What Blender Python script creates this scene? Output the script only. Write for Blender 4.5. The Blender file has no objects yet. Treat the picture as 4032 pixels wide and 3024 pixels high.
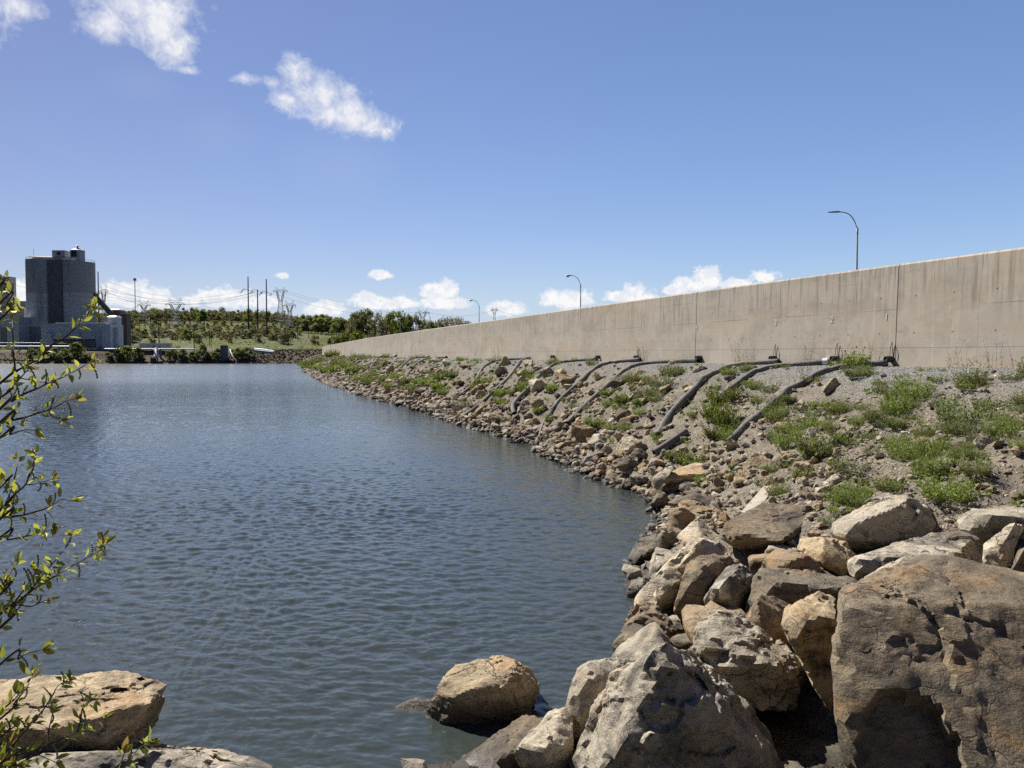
import bpy, bmesh, math, random
import numpy as np
from mathutils import Vector, Matrix

SC = bpy.context.scene
COL = SC.collection
rng = np.random.default_rng(7)
random.seed(7)

# ------------------------------------------------------------------ camera
F, H, CX, CY = 3103.0, 3.5, 2016.0, 1512.0
PITCH = math.atan((1512 - 1396) / F)
cp, sp = math.cos(PITCH), math.sin(PITCH)
CAM = np.array([0.0, 0.0, H])
cam = bpy.data.objects.new('camera', bpy.data.cameras.new('camera'))
COL.objects.link(cam)
cam.location = (0, 0, H)
cam.rotation_euler = (math.pi / 2 - PITCH, 0, 0)
cam.data.sensor_width = 36
cam.data.lens = 36 * F / 4032
cam.data.clip_start = 0.05
cam.data.clip_end = 9000
SC.camera = cam


def ray(X, Y):
    u = (CY - Y) / F
    return np.array([(X - CX) / F, cp + u * sp, -sp + u * cp])


def P(X, Y, d):
    """world point seen at photo pixel X, Y whose distance ahead is d metres"""
    r = ray(X, Y)
    return CAM + r * (d / r[1])


def proj(p):
    q = np.asarray(p, float) - CAM
    f = q[..., 1] * cp - q[..., 2] * sp
    up = q[..., 1] * sp + q[..., 2] * cp
    return CX + F * q[..., 0] / f, CY - F * up / f


CROPS = {'S2': (0, 2300, 1.8433), 'S3': (1600, 2200, 1.8433), 'S4': (2300, 1800, 1.8433), 'S5': (2900, 2000, 1.620),
         'S6': (2400, 1700, 1.3554), 'C3': (1200, 1050, 2.212), 'C4': (2000, 950, 1.8433), 'C5': (2900, 800, 1.8436),
         'C6': (2000, 1350, 2.212), 'C7': (2900, 1350, 1.9514), 'C1': (0, 900, 2.7657), 'C2': (600, 1000, 2.4578),
         'C8': (0, 1150, 2.0743), 'S1': (0, 1700, 2.0733), 'D1': (0, 950, 3.318), 'D2': (1300, 1150, 3.6867),
         'D3': (1050, 1350, 3.6867), 'D4': (2600, 1700, 3.3183), 'F': (0, 0, 1.0)}


def px(tag, x, y):
    ox, oy, s = CROPS[tag]
    return ox + x / s, oy + y / s


# ------------------------------------------------------------------ object helpers
def tag(o, label=None, cat=None, group=None, kind=None):
    if label: o['label'] = label
    if cat: o['category'] = cat
    if group: o['group'] = group
    if kind: o['kind'] = kind
    return o


def link(name, data, parent=None, loc=None):
    o = bpy.data.objects.new(name, data)
    COL.objects.link(o)
    if parent is not None: o.parent = parent
    if loc is not None: o.location = loc
    return o


def thing(name, label, cat, loc=(0, 0, 0), rz=0.0, group=None):
    o = link(name, None, None, loc)
    o.empty_display_size = 0.2
    o.rotation_euler = (0, 0, rz)
    return tag(o, label, cat, group)


def dup(o, loc=None, rot=None, scale=None, label=None, group=None):
    c = o.copy()
    COL.objects.link(c)
    if loc is not None: c.location = loc
    if rot is not None: c.rotation_euler = rot
    if scale is not None: c.scale = scale
    if label: c['label'] = label
    if group: c['group'] = group
    for ch in o.children:
        k = ch.copy(); COL.objects.link(k); k.parent = c
        for g in ch.children:
            h = g.copy(); COL.objects.link(h); h.parent = k
    return c


def npmesh(name, V, Fc, mats, smooth=False, mi=None, col=None, uv=None, colname='Col'):
    """mesh from numpy arrays; Fc is (n,3) or (n,4)"""
    me = bpy.data.meshes.new(name)
    V = np.asarray(V, np.float32); Fc = np.asarray(Fc, np.int32)
    n, k = Fc.shape
    me.vertices.add(len(V)); me.vertices.foreach_set('co', V.ravel())
    me.loops.add(n * k); me.loops.foreach_set('vertex_index', Fc.ravel())
    me.polygons.add(n)
    me.polygons.foreach_set('loop_start', np.arange(0, n * k, k, dtype=np.int32))
    me.polygons.foreach_set('loop_total', np.full(n, k, np.int32))
    for m in (mats if isinstance(mats, (list, tuple)) else [mats]): me.materials.append(m)
    if mi is not None: me.polygons.foreach_set('material_index', np.asarray(mi, np.int32))
    me.polygons.foreach_set('use_smooth', np.full(n, smooth, bool))
    if col is not None:
        a = me.color_attributes.new(colname, 'FLOAT_COLOR', 'POINT')
        c = np.ones((len(V), 4), np.float32); col = np.asarray(col, np.float32)
        if col.ndim == 1: c[:, :3] = col[:, None]
        else: c[:, :col.shape[1]] = col
        a.data.foreach_set('color', c.ravel())
    if uv is not None:
        l = me.uv_layers.new(name='UVMap')
        l.data.foreach_set('uv', np.asarray(uv, np.float32)[Fc.ravel()].ravel())
    me.update(calc_edges=True)
    me.validate()
    return me


class MB:
    """collects boxes, bars, tubes and sheets into ONE mesh"""
    def __init__(s): s.v, s.f, s.m = [], [], []

    def add(s, V, Fc, m=0):
        b = len(s.v); s.v += [tuple(map(float, p)) for p in V]
        s.f += [tuple(int(i) + b for i in q) for q in Fc]; s.m += [m] * len(Fc); return s

    def box(s, x0, x1, y0, y1, z0, z1, m=0):
        V = [(x0, y0, z0), (x1, y0, z0), (x1, y1, z0), (x0, y1, z0), (x0, y0, z1), (x1, y0, z1), (x1, y1, z1), (x0, y1, z1)]
        return s.add(V, [(3, 2, 1, 0), (4, 5, 6, 7), (0, 1, 5, 4), (1, 2, 6, 5), (2, 3, 7, 6), (3, 0, 4, 7)], m)

    def tube(s, pts, r, n=8, m=0, caps=True, wob=None):
        pts = [np.asarray(p, float) for p in pts]; k = len(pts)
        rr = [r] * k if np.isscalar(r) else list(r)
        V = []; up = None
        for i, p in enumerate(pts):
            t = pts[min(i + 1, k - 1)] - pts[max(i - 1, 0)]
            t = t / (np.linalg.norm(t) + 1e-12)
            if up is None:
                up = np.array([0, 0, 1.]) if abs(t[2]) < .9 else np.array([1., 0, 0])
            a = np.cross(t, up); a /= np.linalg.norm(a) + 1e-12
            b = np.cross(a, t); up = b
            for j in range(n):
                th = 2 * math.pi * j / n
                V.append(p + rr[i] * (math.cos(th) * a + math.sin(th) * b))
        Fc = [(i * n + j, i * n + (j + 1) % n, (i + 1) * n + (j + 1) % n, (i + 1) * n + j) for i in range(k - 1) for j in range(n)]
        if caps: Fc += [tuple(range(n))[::-1], tuple((k - 1) * n + j for j in range(n))]
        return s.add(V, Fc, m)

    def bar(s, a, b, r, n=4, m=0): return s.tube([a, b], r, n, m)

    def lathe(s, prof, n=24, c=(0, 0, 0), m=0):
        V = [(c[0] + r * math.cos(2 * math.pi * j / n), c[1] + r * math.sin(2 * math.pi * j / n), c[2] + z) for r, z in prof for j in range(n)]
        k = len(prof)
        Fc = [(i * n + j, i * n + (j + 1) % n, (i + 1) * n + (j + 1) % n, (i + 1) * n + j) for i in range(k - 1) for j in range(n)]
        Fc += [tuple(range(n))[::-1], tuple((k - 1) * n + j for j in range(n))]
        return s.add(V, Fc, m)

    def mesh(s, name, mats, smooth=False):
        me = bpy.data.meshes.new(name)
        me.from_pydata(s.v, [], s.f)
        for m in (mats if isinstance(mats, (list, tuple)) else [mats]): me.materials.append(m)
        me.polygons.foreach_set('material_index', s.m)
        me.polygons.foreach_set('use_smooth', [smooth] * len(s.f))
        me.update()
        if smooth: me.set_sharp_from_angle(angle=math.radians(40))
        return me

    def build(s, name, mats, parent=None, loc=None, smooth=False):
        return link(name, s.mesh(name, mats, smooth), parent, loc)


# ------------------------------------------------------------------ numpy noise
def _hash(ix, iy, iz, seed):
    h = (ix.astype(np.int64) * 374761393 + iy.astype(np.int64) * 668265263 + iz.astype(np.int64) * 2147483647 + seed * 974711) & 0xffffffff
    h = ((h ^ (h >> 13)) * 1274126177) & 0xffffffff
    h = ((h ^ (h >> 16)) * 2246822519) & 0xffffffff
    return (h ^ (h >> 15)) & 0xffffffff


_G = np.array([[1, 1, 0], [-1, 1, 0], [1, -1, 0], [-1, -1, 0], [1, 0, 1], [-1, 0, 1], [1, 0, -1], [-1, 0, -1], [0, 1, 1], [0, -1, 1], [0, 1, -1], [0, -1, -1]], float)


def noise3(Q, seed=0):
    Q = np.asarray(Q, float); I = np.floor(Q).astype(np.int64); f = Q - I
    w = f * f * f * (f * (f * 6 - 15) + 10); out = np.zeros(len(Q))
    for dx in (0, 1):
        for dy in (0, 1):
            for dz in (0, 1):
                g = _G[_hash(I[:, 0] + dx, I[:, 1] + dy, I[:, 2] + dz, seed) % 12]
                d = (g * (f - np.array([dx, dy, dz]))).sum(1)
                out += d * np.where(dx, w[:, 0], 1 - w[:, 0]) * np.where(dy, w[:, 1], 1 - w[:, 1]) * np.where(dz, w[:, 2], 1 - w[:, 2])
    return out


def fbm(Q, seed=0, octv=5, gain=.5, lac=2.03):
    o = 0; a = 1.0; Q = np.asarray(Q, float)
    for k in range(octv):
        o = o + a * noise3(Q, seed + 17 * k); a *= gain; Q = Q * lac + 3.7
    return o


def sstep(a, b, x):
    t = np.clip((x - a) / (b - a), 0, 1); return t * t * (3 - 2 * t)


# ------------------------------------------------------------------ node helper
class NT:
    def __init__(s, name, world=None):
        if world is None:
            s.mat = bpy.data.materials.new(name); s.mat.use_nodes = True; s.t = s.mat.node_tree
        else: s.t = world.node_tree
        s.t.nodes.clear()

    def n(s, typ, inp=None, **kw):
        nd = s.t.nodes.new(typ)
        for k, v in kw.items(): setattr(nd, k, v)
        for k, v in (inp or {}).items():
            sock = nd.inputs[k]
            if isinstance(v, bpy.types.NodeSocket): s.t.links.new(v, sock)
            elif isinstance(v, bpy.types.Node): s.t.links.new(v.outputs[0], sock)
            else: sock.default_value = v
        return nd

    def math(s, op, a, b=0.0, c=None, clamp=False):
        i = {0: a, 1: b}
        if c is not None: i[2] = c
        return s.n('ShaderNodeMath', i, operation=op, use_clamp=clamp).outputs[0]

    def vmath(s, op, a, b=(0, 0, 0)):
        return s.n('ShaderNodeVectorMath', {0: a, 1: b}, operation=op).outputs[0]

    def noise(s, vec, scale, detail=4, rough=.5, dist=0.0, col=False):
        nd = s.n('ShaderNodeTexNoise', {'Vector': vec, 'Scale': scale, 'Detail': detail, 'Roughness': rough, 'Distortion': dist})
        return nd.outputs[1 if col else 0]

    def ramp(s, fac, stops, interp='LINEAR'):
        nd = s.n('ShaderNodeValToRGB', {0: fac}); cr = nd.color_ramp; cr.interpolation = interp
        while len(cr.elements) < len(stops): cr.elements.new(.5)
        for e, (p_, c) in zip(cr.elements, stops):
            e.position = p_; e.color = (c, c, c, 1) if np.isscalar(c) else (*c, 1)
        return nd.outputs[0]

    def mix(s, fac, a, b, blend='MIX'):
        nd = s.n('ShaderNodeMix', data_type='RGBA', blend_type=blend)
        for k, v in ((0, fac), (6, a), (7, b)):
            if isinstance(v, bpy.types.NodeSocket): s.t.links.new(v, nd.inputs[k])
            elif k == 0: nd.inputs[0].default_value = v
            else: nd.inputs[k].default_value = (*v, 1) if len(v) == 3 else v
        return nd.outputs[2]

    def mapr(s, v, a, b, c=0., d=1., clamp=True):
        return s.n('ShaderNodeMapRange', {0: v, 1: a, 2: b, 3: c, 4: d}, clamp=clamp).outputs[0]

    def bump(s, h, strength=.5, dist=.02, nrm=None):
        i = {'Height': h, 'Strength': strength, 'Distance': dist}
        if nrm is not None: i['Normal'] = nrm
        return s.n('ShaderNodeBump', i).outputs[0]

    def out(s, surf):
        s.n('ShaderNodeOutputMaterial', {'Surface': surf}); return s.mat

    def pbr(s, col, rough=.8, nrm=None, metal=0.0, spec=.4, **kw):
        i = {'Roughness': rough, 'Metallic': metal, 'Specular IOR Level': spec}
        i['Base Color'] = col if isinstance(col, bpy.types.NodeSocket) else (*col, 1)
        if nrm is not None: i['Normal'] = nrm
        i.update(kw)
        return s.n('ShaderNodeBsdfPrincipled', i).outputs[0]


def simple(name, col, rough=.7, metal=0.0, var=.25, scale=3.0, spec=.4):
    t = NT(name)
    tc = t.n('ShaderNodeTexCoord').outputs['Object']
    n = t.noise(tc, scale, 5, .6)
    c = t.mix(t.mapr(n, .3, .7), tuple(x * (1 - var) for x in col), tuple(min(1, x * (1 + var)) for x in col))
    return t.out(t.pbr(c, rough, None, metal, spec))


# ------------------------------------------------------------------ rock and soil materials
def rockmat(name, a, b, c, dark=(.035, .032, .028), rust=None, rustamt=.0, dscale=1.0, scale=1.0, lich=.45):
    t = NT(name)
    tc = t.n('ShaderNodeTexCoord').outputs['Object']
    oi = t.n('ShaderNodeObjectInfo').outputs['Random']
    off = t.n('ShaderNodeCombineXYZ', {0: t.math('MULTIPLY', oi, 37.0), 1: t.math('MULTIPLY', oi, 91.0), 2: t.math('MULTIPLY', oi, 53.)}).outputs[0]
    v = t.vmath('ADD', tc, off)
    st = t.n('ShaderNodeMapping', {'Vector': v, 'Rotation': (.5, .35, .8), 'Scale': (1, 1, 3.2)}).outputs[0]
    n1 = t.noise(v, 1.4 * scale, 6, .6, .4)
    n2 = t.noise(st, 3.2 * scale, 8, .65, .3)
    n3 = t.noise(v, 9 * scale, 9, .7)
    n4 = t.noise(v, 70 * scale, 3, .6)
    c1 = t.mix(t.mapr(n1, .36, .62), a, b)
    c1 = t.mix(t.mapr(n2, .45, .68), c1, c)
    if rust:
        rm = t.math('MULTIPLY', t.mapr(t.noise(st, 1.5 * scale, 7, .62, .6), .62 - .3 * rustamt, .74 - .22 * rustamt), .9)
        c1 = t.mix(rm, c1, rust)
        c1 = t.mix(t.math('MULTIPLY', t.mapr(t.noise(st, 4.2 * scale, 5, .7, .4), .55, .72), .55 * min(1, rustamt + .3)), c1, tuple(x * .42 for x in rust))
    # dark lichen / weather crust
    lm = t.math('MULTIPLY', t.mapr(n3, .5, .66), t.mapr(t.noise(v, 2.2 * scale, 5, .6), .45, .62))
    c1 = t.mix(t.math('MULTIPLY', lm, lich * 1.7, clamp=True), c1, dark)
    # grain
    c1 = t.mix(t.mapr(n4, .42, .66, 0, .38), c1, tuple(min(1, x * 1.45) for x in b), 'MIX')
    c1 = t.mix(t.mapr(t.noise(v, 38 * scale, 4, .7), .58, .70, 0, .55), c1, dark)
    c1 = t.mix(t.math('MULTIPLY', t.mapr(t.noise(v, 1.1 * scale, 8, .68, .8), .50, .60), min(.75, lich * .75)), c1, tuple(x * 1.6 for x in dark))
    # fractures
    vor = t.n('ShaderNodeTexVoronoi', {'Vector': t.vmath('ADD', st, t.n('ShaderNodeVectorMath', {0: t.noise(v, 2.5, 4, .6, 0, True), 'Scale': .5}, operation='SCALE').outputs[0]), 'Scale': 1.5 * scale}, feature='DISTANCE_TO_EDGE').outputs[0]
    crack = t.mapr(vor, .0, .012, 1, 0)
    crack = t.math('MULTIPLY', crack, t.mapr(n1, .48, .6))
    c1 = t.mix(t.math('MULTIPLY', crack, .7), c1, dark)
    # wet band at the waterline
    z = t.n('ShaderNodeSeparateXYZ', {0: t.n('ShaderNodeNewGeometry').outputs['Position']}).outputs[2]
    wet = t.mapr(t.math('ADD', z, t.math('MULTIPLY', t.math('SUBTRACT', n2, .5), .25)), .10, .27, 1, 0)
    c1 = t.mix(t.math('MULTIPLY', wet, .8), c1, (.022, .018, .013))
    hgt = t.math('ADD', t.math('MULTIPLY', n3, .8), t.math('MULTIPLY', n4, .12))
    hgt = t.math('ADD', hgt, t.math('MULTIPLY', n2, .9))
    hgt = t.math('SUBTRACT', hgt, t.math('MULTIPLY', crack, .5))
    nb = t.bump(hgt, 1.0, .042 * dscale)
    return t.out(t.pbr(c1, t.mapr(wet, 0, 1, .86, .5), nb, 0, .35))


ROCK = {
    'grey': rockmat('rock_grey', (0.361, 0.315, 0.241), (0.470, 0.416, 0.320), (0.228, 0.198, 0.154), rust=(0.382, 0.259, 0.131), rustamt=.2, lich=.8),
    'pale': rockmat('rock_pale', (0.544, 0.467, 0.338), (0.646, 0.560, 0.416), (0.382, 0.315, 0.228), rust=(0.486, 0.337, 0.182), rustamt=.25, lich=.6),
    'tan': rockmat('rock_tan', (0.460, 0.355, 0.211), (0.542, 0.426, 0.268), (0.304, 0.230, 0.143), rust=(0.420, 0.249, 0.108), rustamt=.35, lich=.6),
    'rust': rockmat('rock_rust', (0.210, 0.165, 0.106), (0.283, 0.227, 0.154), (0.130, 0.099, 0.066), rust=(0.330, 0.194, 0.079), rustamt=.34, lich=.85),
    'mottled': rockmat('rock_mottled', (0.389, 0.345, 0.268), (0.499, 0.437, 0.338), (0.184, 0.159, 0.121), rust=(0.366, 0.244, 0.124), rustamt=.2, lich=1.25),
    'dark': rockmat('rock_dark', (0.175, 0.147, 0.108), (0.244, 0.207, 0.150), (0.108, 0.091, 0.068), rust=(0.257, 0.158, 0.075), rustamt=.25, lich=.7),
    'brown': rockmat('rock_brown', (0.297, 0.221, 0.134), (0.385, 0.295, 0.185), (0.183, 0.131, 0.083), rust=(0.365, 0.210, 0.091), rustamt=.4, lich=.8),
}


def stonemat(name, dull=1.0):
    """small stones: tint per stone from the vertex colour"""
    t = NT(name)
    tc = t.n('ShaderNodeTexCoord').outputs['Object']
    c = t.n('ShaderNodeVertexColor', layer_name='Col').outputs[0]
    n = t.noise(tc, 14, 6, .7)
    c = t.mix(t.mapr(n, .35, .7), t.mix(.6, c, (.05, .04, .03)), c)
    z = t.n('ShaderNodeSeparateXYZ', {0: t.n('ShaderNodeNewGeometry').outputs['Position']}).outputs[2]
    wet = t.mapr(t.math('ADD', z, t.math('MULTIPLY', t.noise(tc, 1.2, 3), .2)), .12, .24, 1, 0)
    c = t.mix(t.math('MULTIPLY', wet, .8), c, (.02, .016, .012))
    return t.out(t.pbr(c, t.mapr(wet, 0, 1, .88, .5), t.bump(t.noise(tc, 25, 6, .7), .7, .02), 0, .35))


M_STONE = stonemat('rubble_stone')
M_CONC = None


def leafmat(name, c1, c2, c3=None, trans=.35, rough=.55):
    t = NT(name)
    a = t.n('ShaderNodeVertexColor', layer_name='Col').outputs[0]
    oi = t.n('ShaderNodeObjectInfo').outputs['Random']
    sep = t.n('ShaderNodeSeparateColor', {0: a})
    c = t.mix(sep.outputs[0], c1, c2)
    if c3: c = t.mix(sep.outputs[1], c, c3)
    hs = t.n('ShaderNodeHueSaturation', {'Hue': t.mapr(oi, 0, 1, .485, .515), 'Saturation': t.mapr(oi, 0, 1, .85, 1.12), 'Value': t.mapr(oi, 0, 1, .8, 1.2), 'Color': c}).outputs[0]
    p = t.pbr(hs, rough, None, 0, .3)
    tr = t.n('ShaderNodeBsdfTranslucent', {'Color': t.mix(1.0, hs, (1.0, 1.05, .55), 'MULTIPLY')}).outputs[0]
    return t.out(t.n('ShaderNodeMixShader', {0: trans, 1: p, 2: tr}).outputs[0])


M_BARK = simple('bark', (.075, .055, .042), .9, var=.4, scale=9)
M_WEED = leafmat('weed_leaf', (.17, .215, .065), (.25, .30, .095), (.32, .29, .15))
M_WEEDG = leafmat('weed_greygreen', (.17, .205, .11), (.24, .275, .155), (.29, .265, .17))
M_YSHRUB = leafmat('shrub_leaf', (.12, .16, .03), (.24, .26, .05), (.07, .09, .02))
M_DRY = leafmat('dry_stalk', (.17, .13, .085), (.24, .19, .12), (.12, .10, .07), .15)
M_TREE1 = leafmat('tree_leaf_olive', (0.169, 0.182, 0.081), (0.257, 0.263, 0.115), (0.257, 0.216, 0.135), .5)
M_TREE2 = leafmat('tree_leaf_fresh', (0.149, 0.196, 0.052), (0.230, 0.276, 0.069), (0.184, 0.184, 0.069), .5)
M_TREE3 = leafmat('tree_twig_brown', (0.221, 0.189, 0.137), (0.286, 0.240, 0.176), (0.195, 0.195, 0.098), .4)
M_BUSHD = leafmat('bush_leaf_dark', (0.143, 0.163, 0.072), (0.221, 0.240, 0.104), (0.208, 0.182, 0.111), .45)
M_STEEL = simple('galvanised_steel', (.72, .74, .76), .5, .1, .1, 2)
M_PYLON = simple('pylon_steel', (.34, .36, .38), .6, .3, .15, .5)
M_WOOD = simple('weathered_pole_wood', (.055, .045, .04), .9, 0, .3, 2)
M_DARKMETAL = simple('dark_pole_steel', (.045, .040, .042), .6, .3, .2, 1)
M_WHITE = simple('white_painted_pipe', (.78, .79, .80), .35, 0, .08, .7)
M_WIRE = simple('wire', (.06, .06, .065), .5, .5, .1, 1)
M_BLACK = simple('black_plastic', (.03, .03, .031), .4, 0, .2, 8)
M_LENS = simple('lamp_lens', (.45, .45, .42), .25, 0, .1, 8)

# ------------------------------------------------------------------ sun, sky, clouds
SUN = np.array([-.47, .48, .74]); SUN /= np.linalg.norm(SUN)
sl = bpy.data.lights.new('sun', 'SUN'); sl.energy = 5.0; sl.angle = math.radians(.53); sl.color = (1.0, .95, .87)
so = link('sun', sl); so.rotation_euler = Vector(-SUN).to_track_quat('-Z', 'Y').to_euler()

W = bpy.data.worlds.new('World'); SC.world = W; W.use_nodes = True
t = NT('w', W)
gen = t.n('ShaderNodeTexCoord').outputs['Generated']
sky = t.n('ShaderNodeTexSky', sky_type='NISHITA')
sky.sun_disc = False; sky.sun_elevation = math.asin(SUN[2]); sky.sun_rotation = math.atan2(SUN[0], SUN[1]); sky.altitude = 200
sky.air_density = 1.0; sky.dust_density = .3; sky.ozone_density = 1.8
sx = t.n('ShaderNodeSeparateXYZ', {0: gen})
az = t.math('ARCTAN2', sx.outputs[0], sx.outputs[1])
el = t.math('ARCSINE', sx.outputs[2])
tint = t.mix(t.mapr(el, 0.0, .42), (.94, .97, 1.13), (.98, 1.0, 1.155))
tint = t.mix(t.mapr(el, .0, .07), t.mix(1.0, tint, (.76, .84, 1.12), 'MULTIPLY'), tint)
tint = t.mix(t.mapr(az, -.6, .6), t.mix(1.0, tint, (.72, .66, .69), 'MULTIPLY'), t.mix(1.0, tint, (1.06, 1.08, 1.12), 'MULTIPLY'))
# sky dimmed sideways, behind and overhead so less fill light reaches the shadows
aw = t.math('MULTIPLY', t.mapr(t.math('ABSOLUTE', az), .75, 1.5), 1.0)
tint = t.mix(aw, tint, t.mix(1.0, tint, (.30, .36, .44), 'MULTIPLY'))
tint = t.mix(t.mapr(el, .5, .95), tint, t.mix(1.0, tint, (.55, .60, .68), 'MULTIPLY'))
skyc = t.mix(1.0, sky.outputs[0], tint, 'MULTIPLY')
wob = t.noise(gen, 9, 3, .5, 0, True)


def clouds(lst, nscale, amp, lo, hi, rough, flat):
    m = None
    for (X, Y, rx, ry, *wt) in lst:
        r = ray(X, Y); r = r / np.linalg.norm(r)
        a, e = math.atan2(r[0], r[1]), math.asin(r[2])
        da = t.math('DIVIDE', t.math('SUBTRACT', az, a), rx / F)
        de = t.math('DIVIDE', t.math('SUBTRACT', el, e), ry / F)
        if flat:  # flat base: steeper below the centre
            de = t.math('MAXIMUM', de, t.math('MULTIPLY', de, -1.5))
        d = t.math('SUBTRACT', wt[0] if wt else 1.0, t.math('SQRT', t.math('ADD', t.math('MULTIPLY', da, da), t.math('MULTIPLY', de, de))))
        m = d if m is None else t.math('SMOOTH_MAX', m, d, .25)
    nz = t.math('ADD', t.math('MULTIPLY', t.noise(gen, nscale, 9, rough, .2), .66), t.math('MULTIPLY', t.noise(gen, nscale * 3.1, 7, .65, .9), .34))
    f = t.math('ADD', m, t.math('MULTIPLY', t.math('SUBTRACT', nz, .5), amp))
    return t.mapr(f, lo, hi), nz


cum = [(90, 1165, 60, 40), (20, 1200, 60, 25), (470, 1165, 75, 42), (560, 1180, 100, 45), (640, 1195, 50, 30), (830, 1175, 50, 32), (760, 1195, 40, 25), (900, 1185, 110, 40), (1040, 1198, 70, 25),
       (1115, 1091, 30, 14), (1280, 1225, 90, 28), (1450, 1185, 60, 25), (1480, 1200, 100, 30), (1590, 1198, 70, 24), (1710, 1160, 55, 32), (1770, 1150, 45, 45), (1745, 1200, 100, 28), (1500, 1090, 45, 18),
       (1990, 1225, 90, 32), (2170, 1185, 45, 28), (2230, 1190, 110, 36), (2430, 1175, 60, 22), (2500, 1165, 50, 36), (2540, 1190, 90, 26), (2660, 1150, 80, 24), (2785, 1110, 60, 45), (2720, 1130, 70, 30), (3010, 1098, 60, 22), (2900, 1125, 80, 20),
       (-60, 1180, 60, 30), (3300, 1180, 120, 40), (3700, 1190, 150, 45), (4300, 1150, 160, 50)]
c1, nz1 = clouds([(X, Y - 4, rx * 1.1, ry * 1.35) for X, Y, rx, ry in cum], 62, 2.7, .0, .34, .6, True)
hi_ = [(540, 20, 230, 95), (420, 90, 110, 70), (620, 110, 130, 90), (690, 190, 80, 70), (740, 275, 45, 18), (60, 20, 120, 45),
       (1165, 300, 75, 75), (1205, 300, 45, 60), (1260, 375, 130, 70), (1370, 430, 120, 65), (1470, 490, 100, 55), (1120, 385, 70, 35), (985, 310, 130, 40, .48), (1075, 325, 90, 40, .55), (1300, 450, 100, 50), (1260, 375, 180, 85), (1400, 470, 150, 65), (1510, 515, 60, 40),
       (-300, -260, 320, 260), (400, -200, 260, 160)]
c2, nz2 = clouds(hi_, 24, 3.1, -.06, .95, .64, False)
veil = [(850, 520, 170, 90), (1350, 640, 260, 160), (560, 330, 140, 70)]
c3, nz3 = clouds(veil, 8, .9, .0, 1.0, .5, False)
shade = t.noise(t.vmath('ADD', gen, (.003, 0, .005)), 75, 9, .58, .2)
ccol = t.mix(t.mapr(t.math('SUBTRACT', nz1, shade), -.05, .07), (1.0, 1.0, 1.0), (.83, .87, .95))
hcol = t.mix(t.mapr(nz2, .38, .62), (.74, .77, .87), (.97, .97, 1.0))
LUM = 9.2
sky1 = t.mix(t.math('MULTIPLY', c3, .05), skyc, t.vmath('SCALE', hcol))
sc = [n_ for n_ in t.t.nodes if n_.type == 'VECT_MATH' and n_.operation == 'SCALE']
for n_ in sc: n_.inputs['Scale'].default_value = LUM
sky2 = t.mix(t.math('MULTIPLY', c2, .96), sky1, t.n('ShaderNodeVectorMath', {0: hcol, 'Scale': LUM}, operation='SCALE').outputs[0])
sky3 = t.mix(c1, sky2, t.n('ShaderNodeVectorMath', {0: ccol, 'Scale': LUM}, operation='SCALE').outputs[0])
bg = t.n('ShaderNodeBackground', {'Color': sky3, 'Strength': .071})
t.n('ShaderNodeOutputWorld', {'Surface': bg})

SC.view_settings.view_transform = 'Standard'; SC.view_settings.look = 'None'
SC.view_settings.exposure = 0.55; SC.view_settings.gamma = 1.0
SC.render.engine = 'CYCLES'
SC.cycles.max_bounces = 6; SC.cycles.transparent_max_bounces = 12
SC.cycles.caustics_reflective = False; SC.cycles.caustics_refractive = False
SC.cycles.use_denoising = False; SC.cycles.sample_clamp_direct = 8; SC.cycles.sample_clamp_indirect = 5
# ================================================================== plan of the place
WALL = np.array([(31.9, -41), (25.2, -21), (18.45, -1), (11.95, 18.4), (10.6, 21.8), (7.5, 30.9), (4.3, 40.4), (1.1, 50), (-2.1, 59.7), (-10.9, 86), (-20.7, 115.8), (-36.5, 168.6), (-52, 221), (-64.5, 268), (-73.2, 305), (-78, 335), (-79, 365), (-74, 400)], float)
SHORE = np.array([(-70, 430), (-85, 400), (-90, 365), (-89, 335), (-84.5, 310), (-75, 280), (-62, 235), (-45, 172), (-30, 120.7), (-20.2, 89), (-12.9, 68.3), (-7, 53), (-2.3, 38.8), (.9, 30.5), (1.6, 25), (2.56, 21.6), (3.45, 19.7), (3.3, 16.8), (2.2, 13.85), (1.75, 11.4), (1.3, 9.4), (.6, 7.9), (-.4, 6.6), (-1.8, 5.9), (-3.2, 6.3), (-4.5, 7.2), (-8, 8.5), (-20, 9), (-60, 2), (-160, -10)], float)
CREST = 3.22


def dense(pl, step):
    out = []
    for a, b in zip(pl[:-1], pl[1:]):
        n = max(1, int(np.linalg.norm(b - a) / step))
        out += [a + (b - a) * k / n for k in range(n)]
    return np.array(out + [pl[-1]])


def smooth_line(pl, step, it=3):
    q = dense(pl, step)
    for _ in range(it):
        q[1:-1] = .25 * q[:-2] + .5 * q[1:-1] + .25 * q[2:]
    return q


WL = smooth_line(WALL, 2.0, 6)
WS = np.concatenate([[0], np.cumsum(np.linalg.norm(np.diff(WL, axis=0), axis=1))])

WLC = np.vstack([WL[:-1:5], WL[-1:]])


def seg_dist(Q, pl):
    """distance to a polyline, side (+ left of travel), arc position"""
    best = np.full(len(Q), 1e18); side = np.zeros(len(Q)); arc = np.zeros(len(Q)); s0 = 0.
    for a, b in zip(pl[:-1], pl[1:]):
        d = b - a; L = np.linalg.norm(d)
        u = np.clip(((Q - a) @ d) / (L * L), 0, 1)
        r = Q - (a + u[:, None] * d); q = (r * r).sum(1)
        m = q < best - 1e-9
        best = np.where(m, q, best); arc = np.where(m, s0 + u * L, arc)
        side = np.where(m, np.sign(d[0] * (Q[:, 1] - a[1]) - d[1] * (Q[:, 0] - a[0])), side)
        s0 += L
    return np.sqrt(best), side, arc


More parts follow.
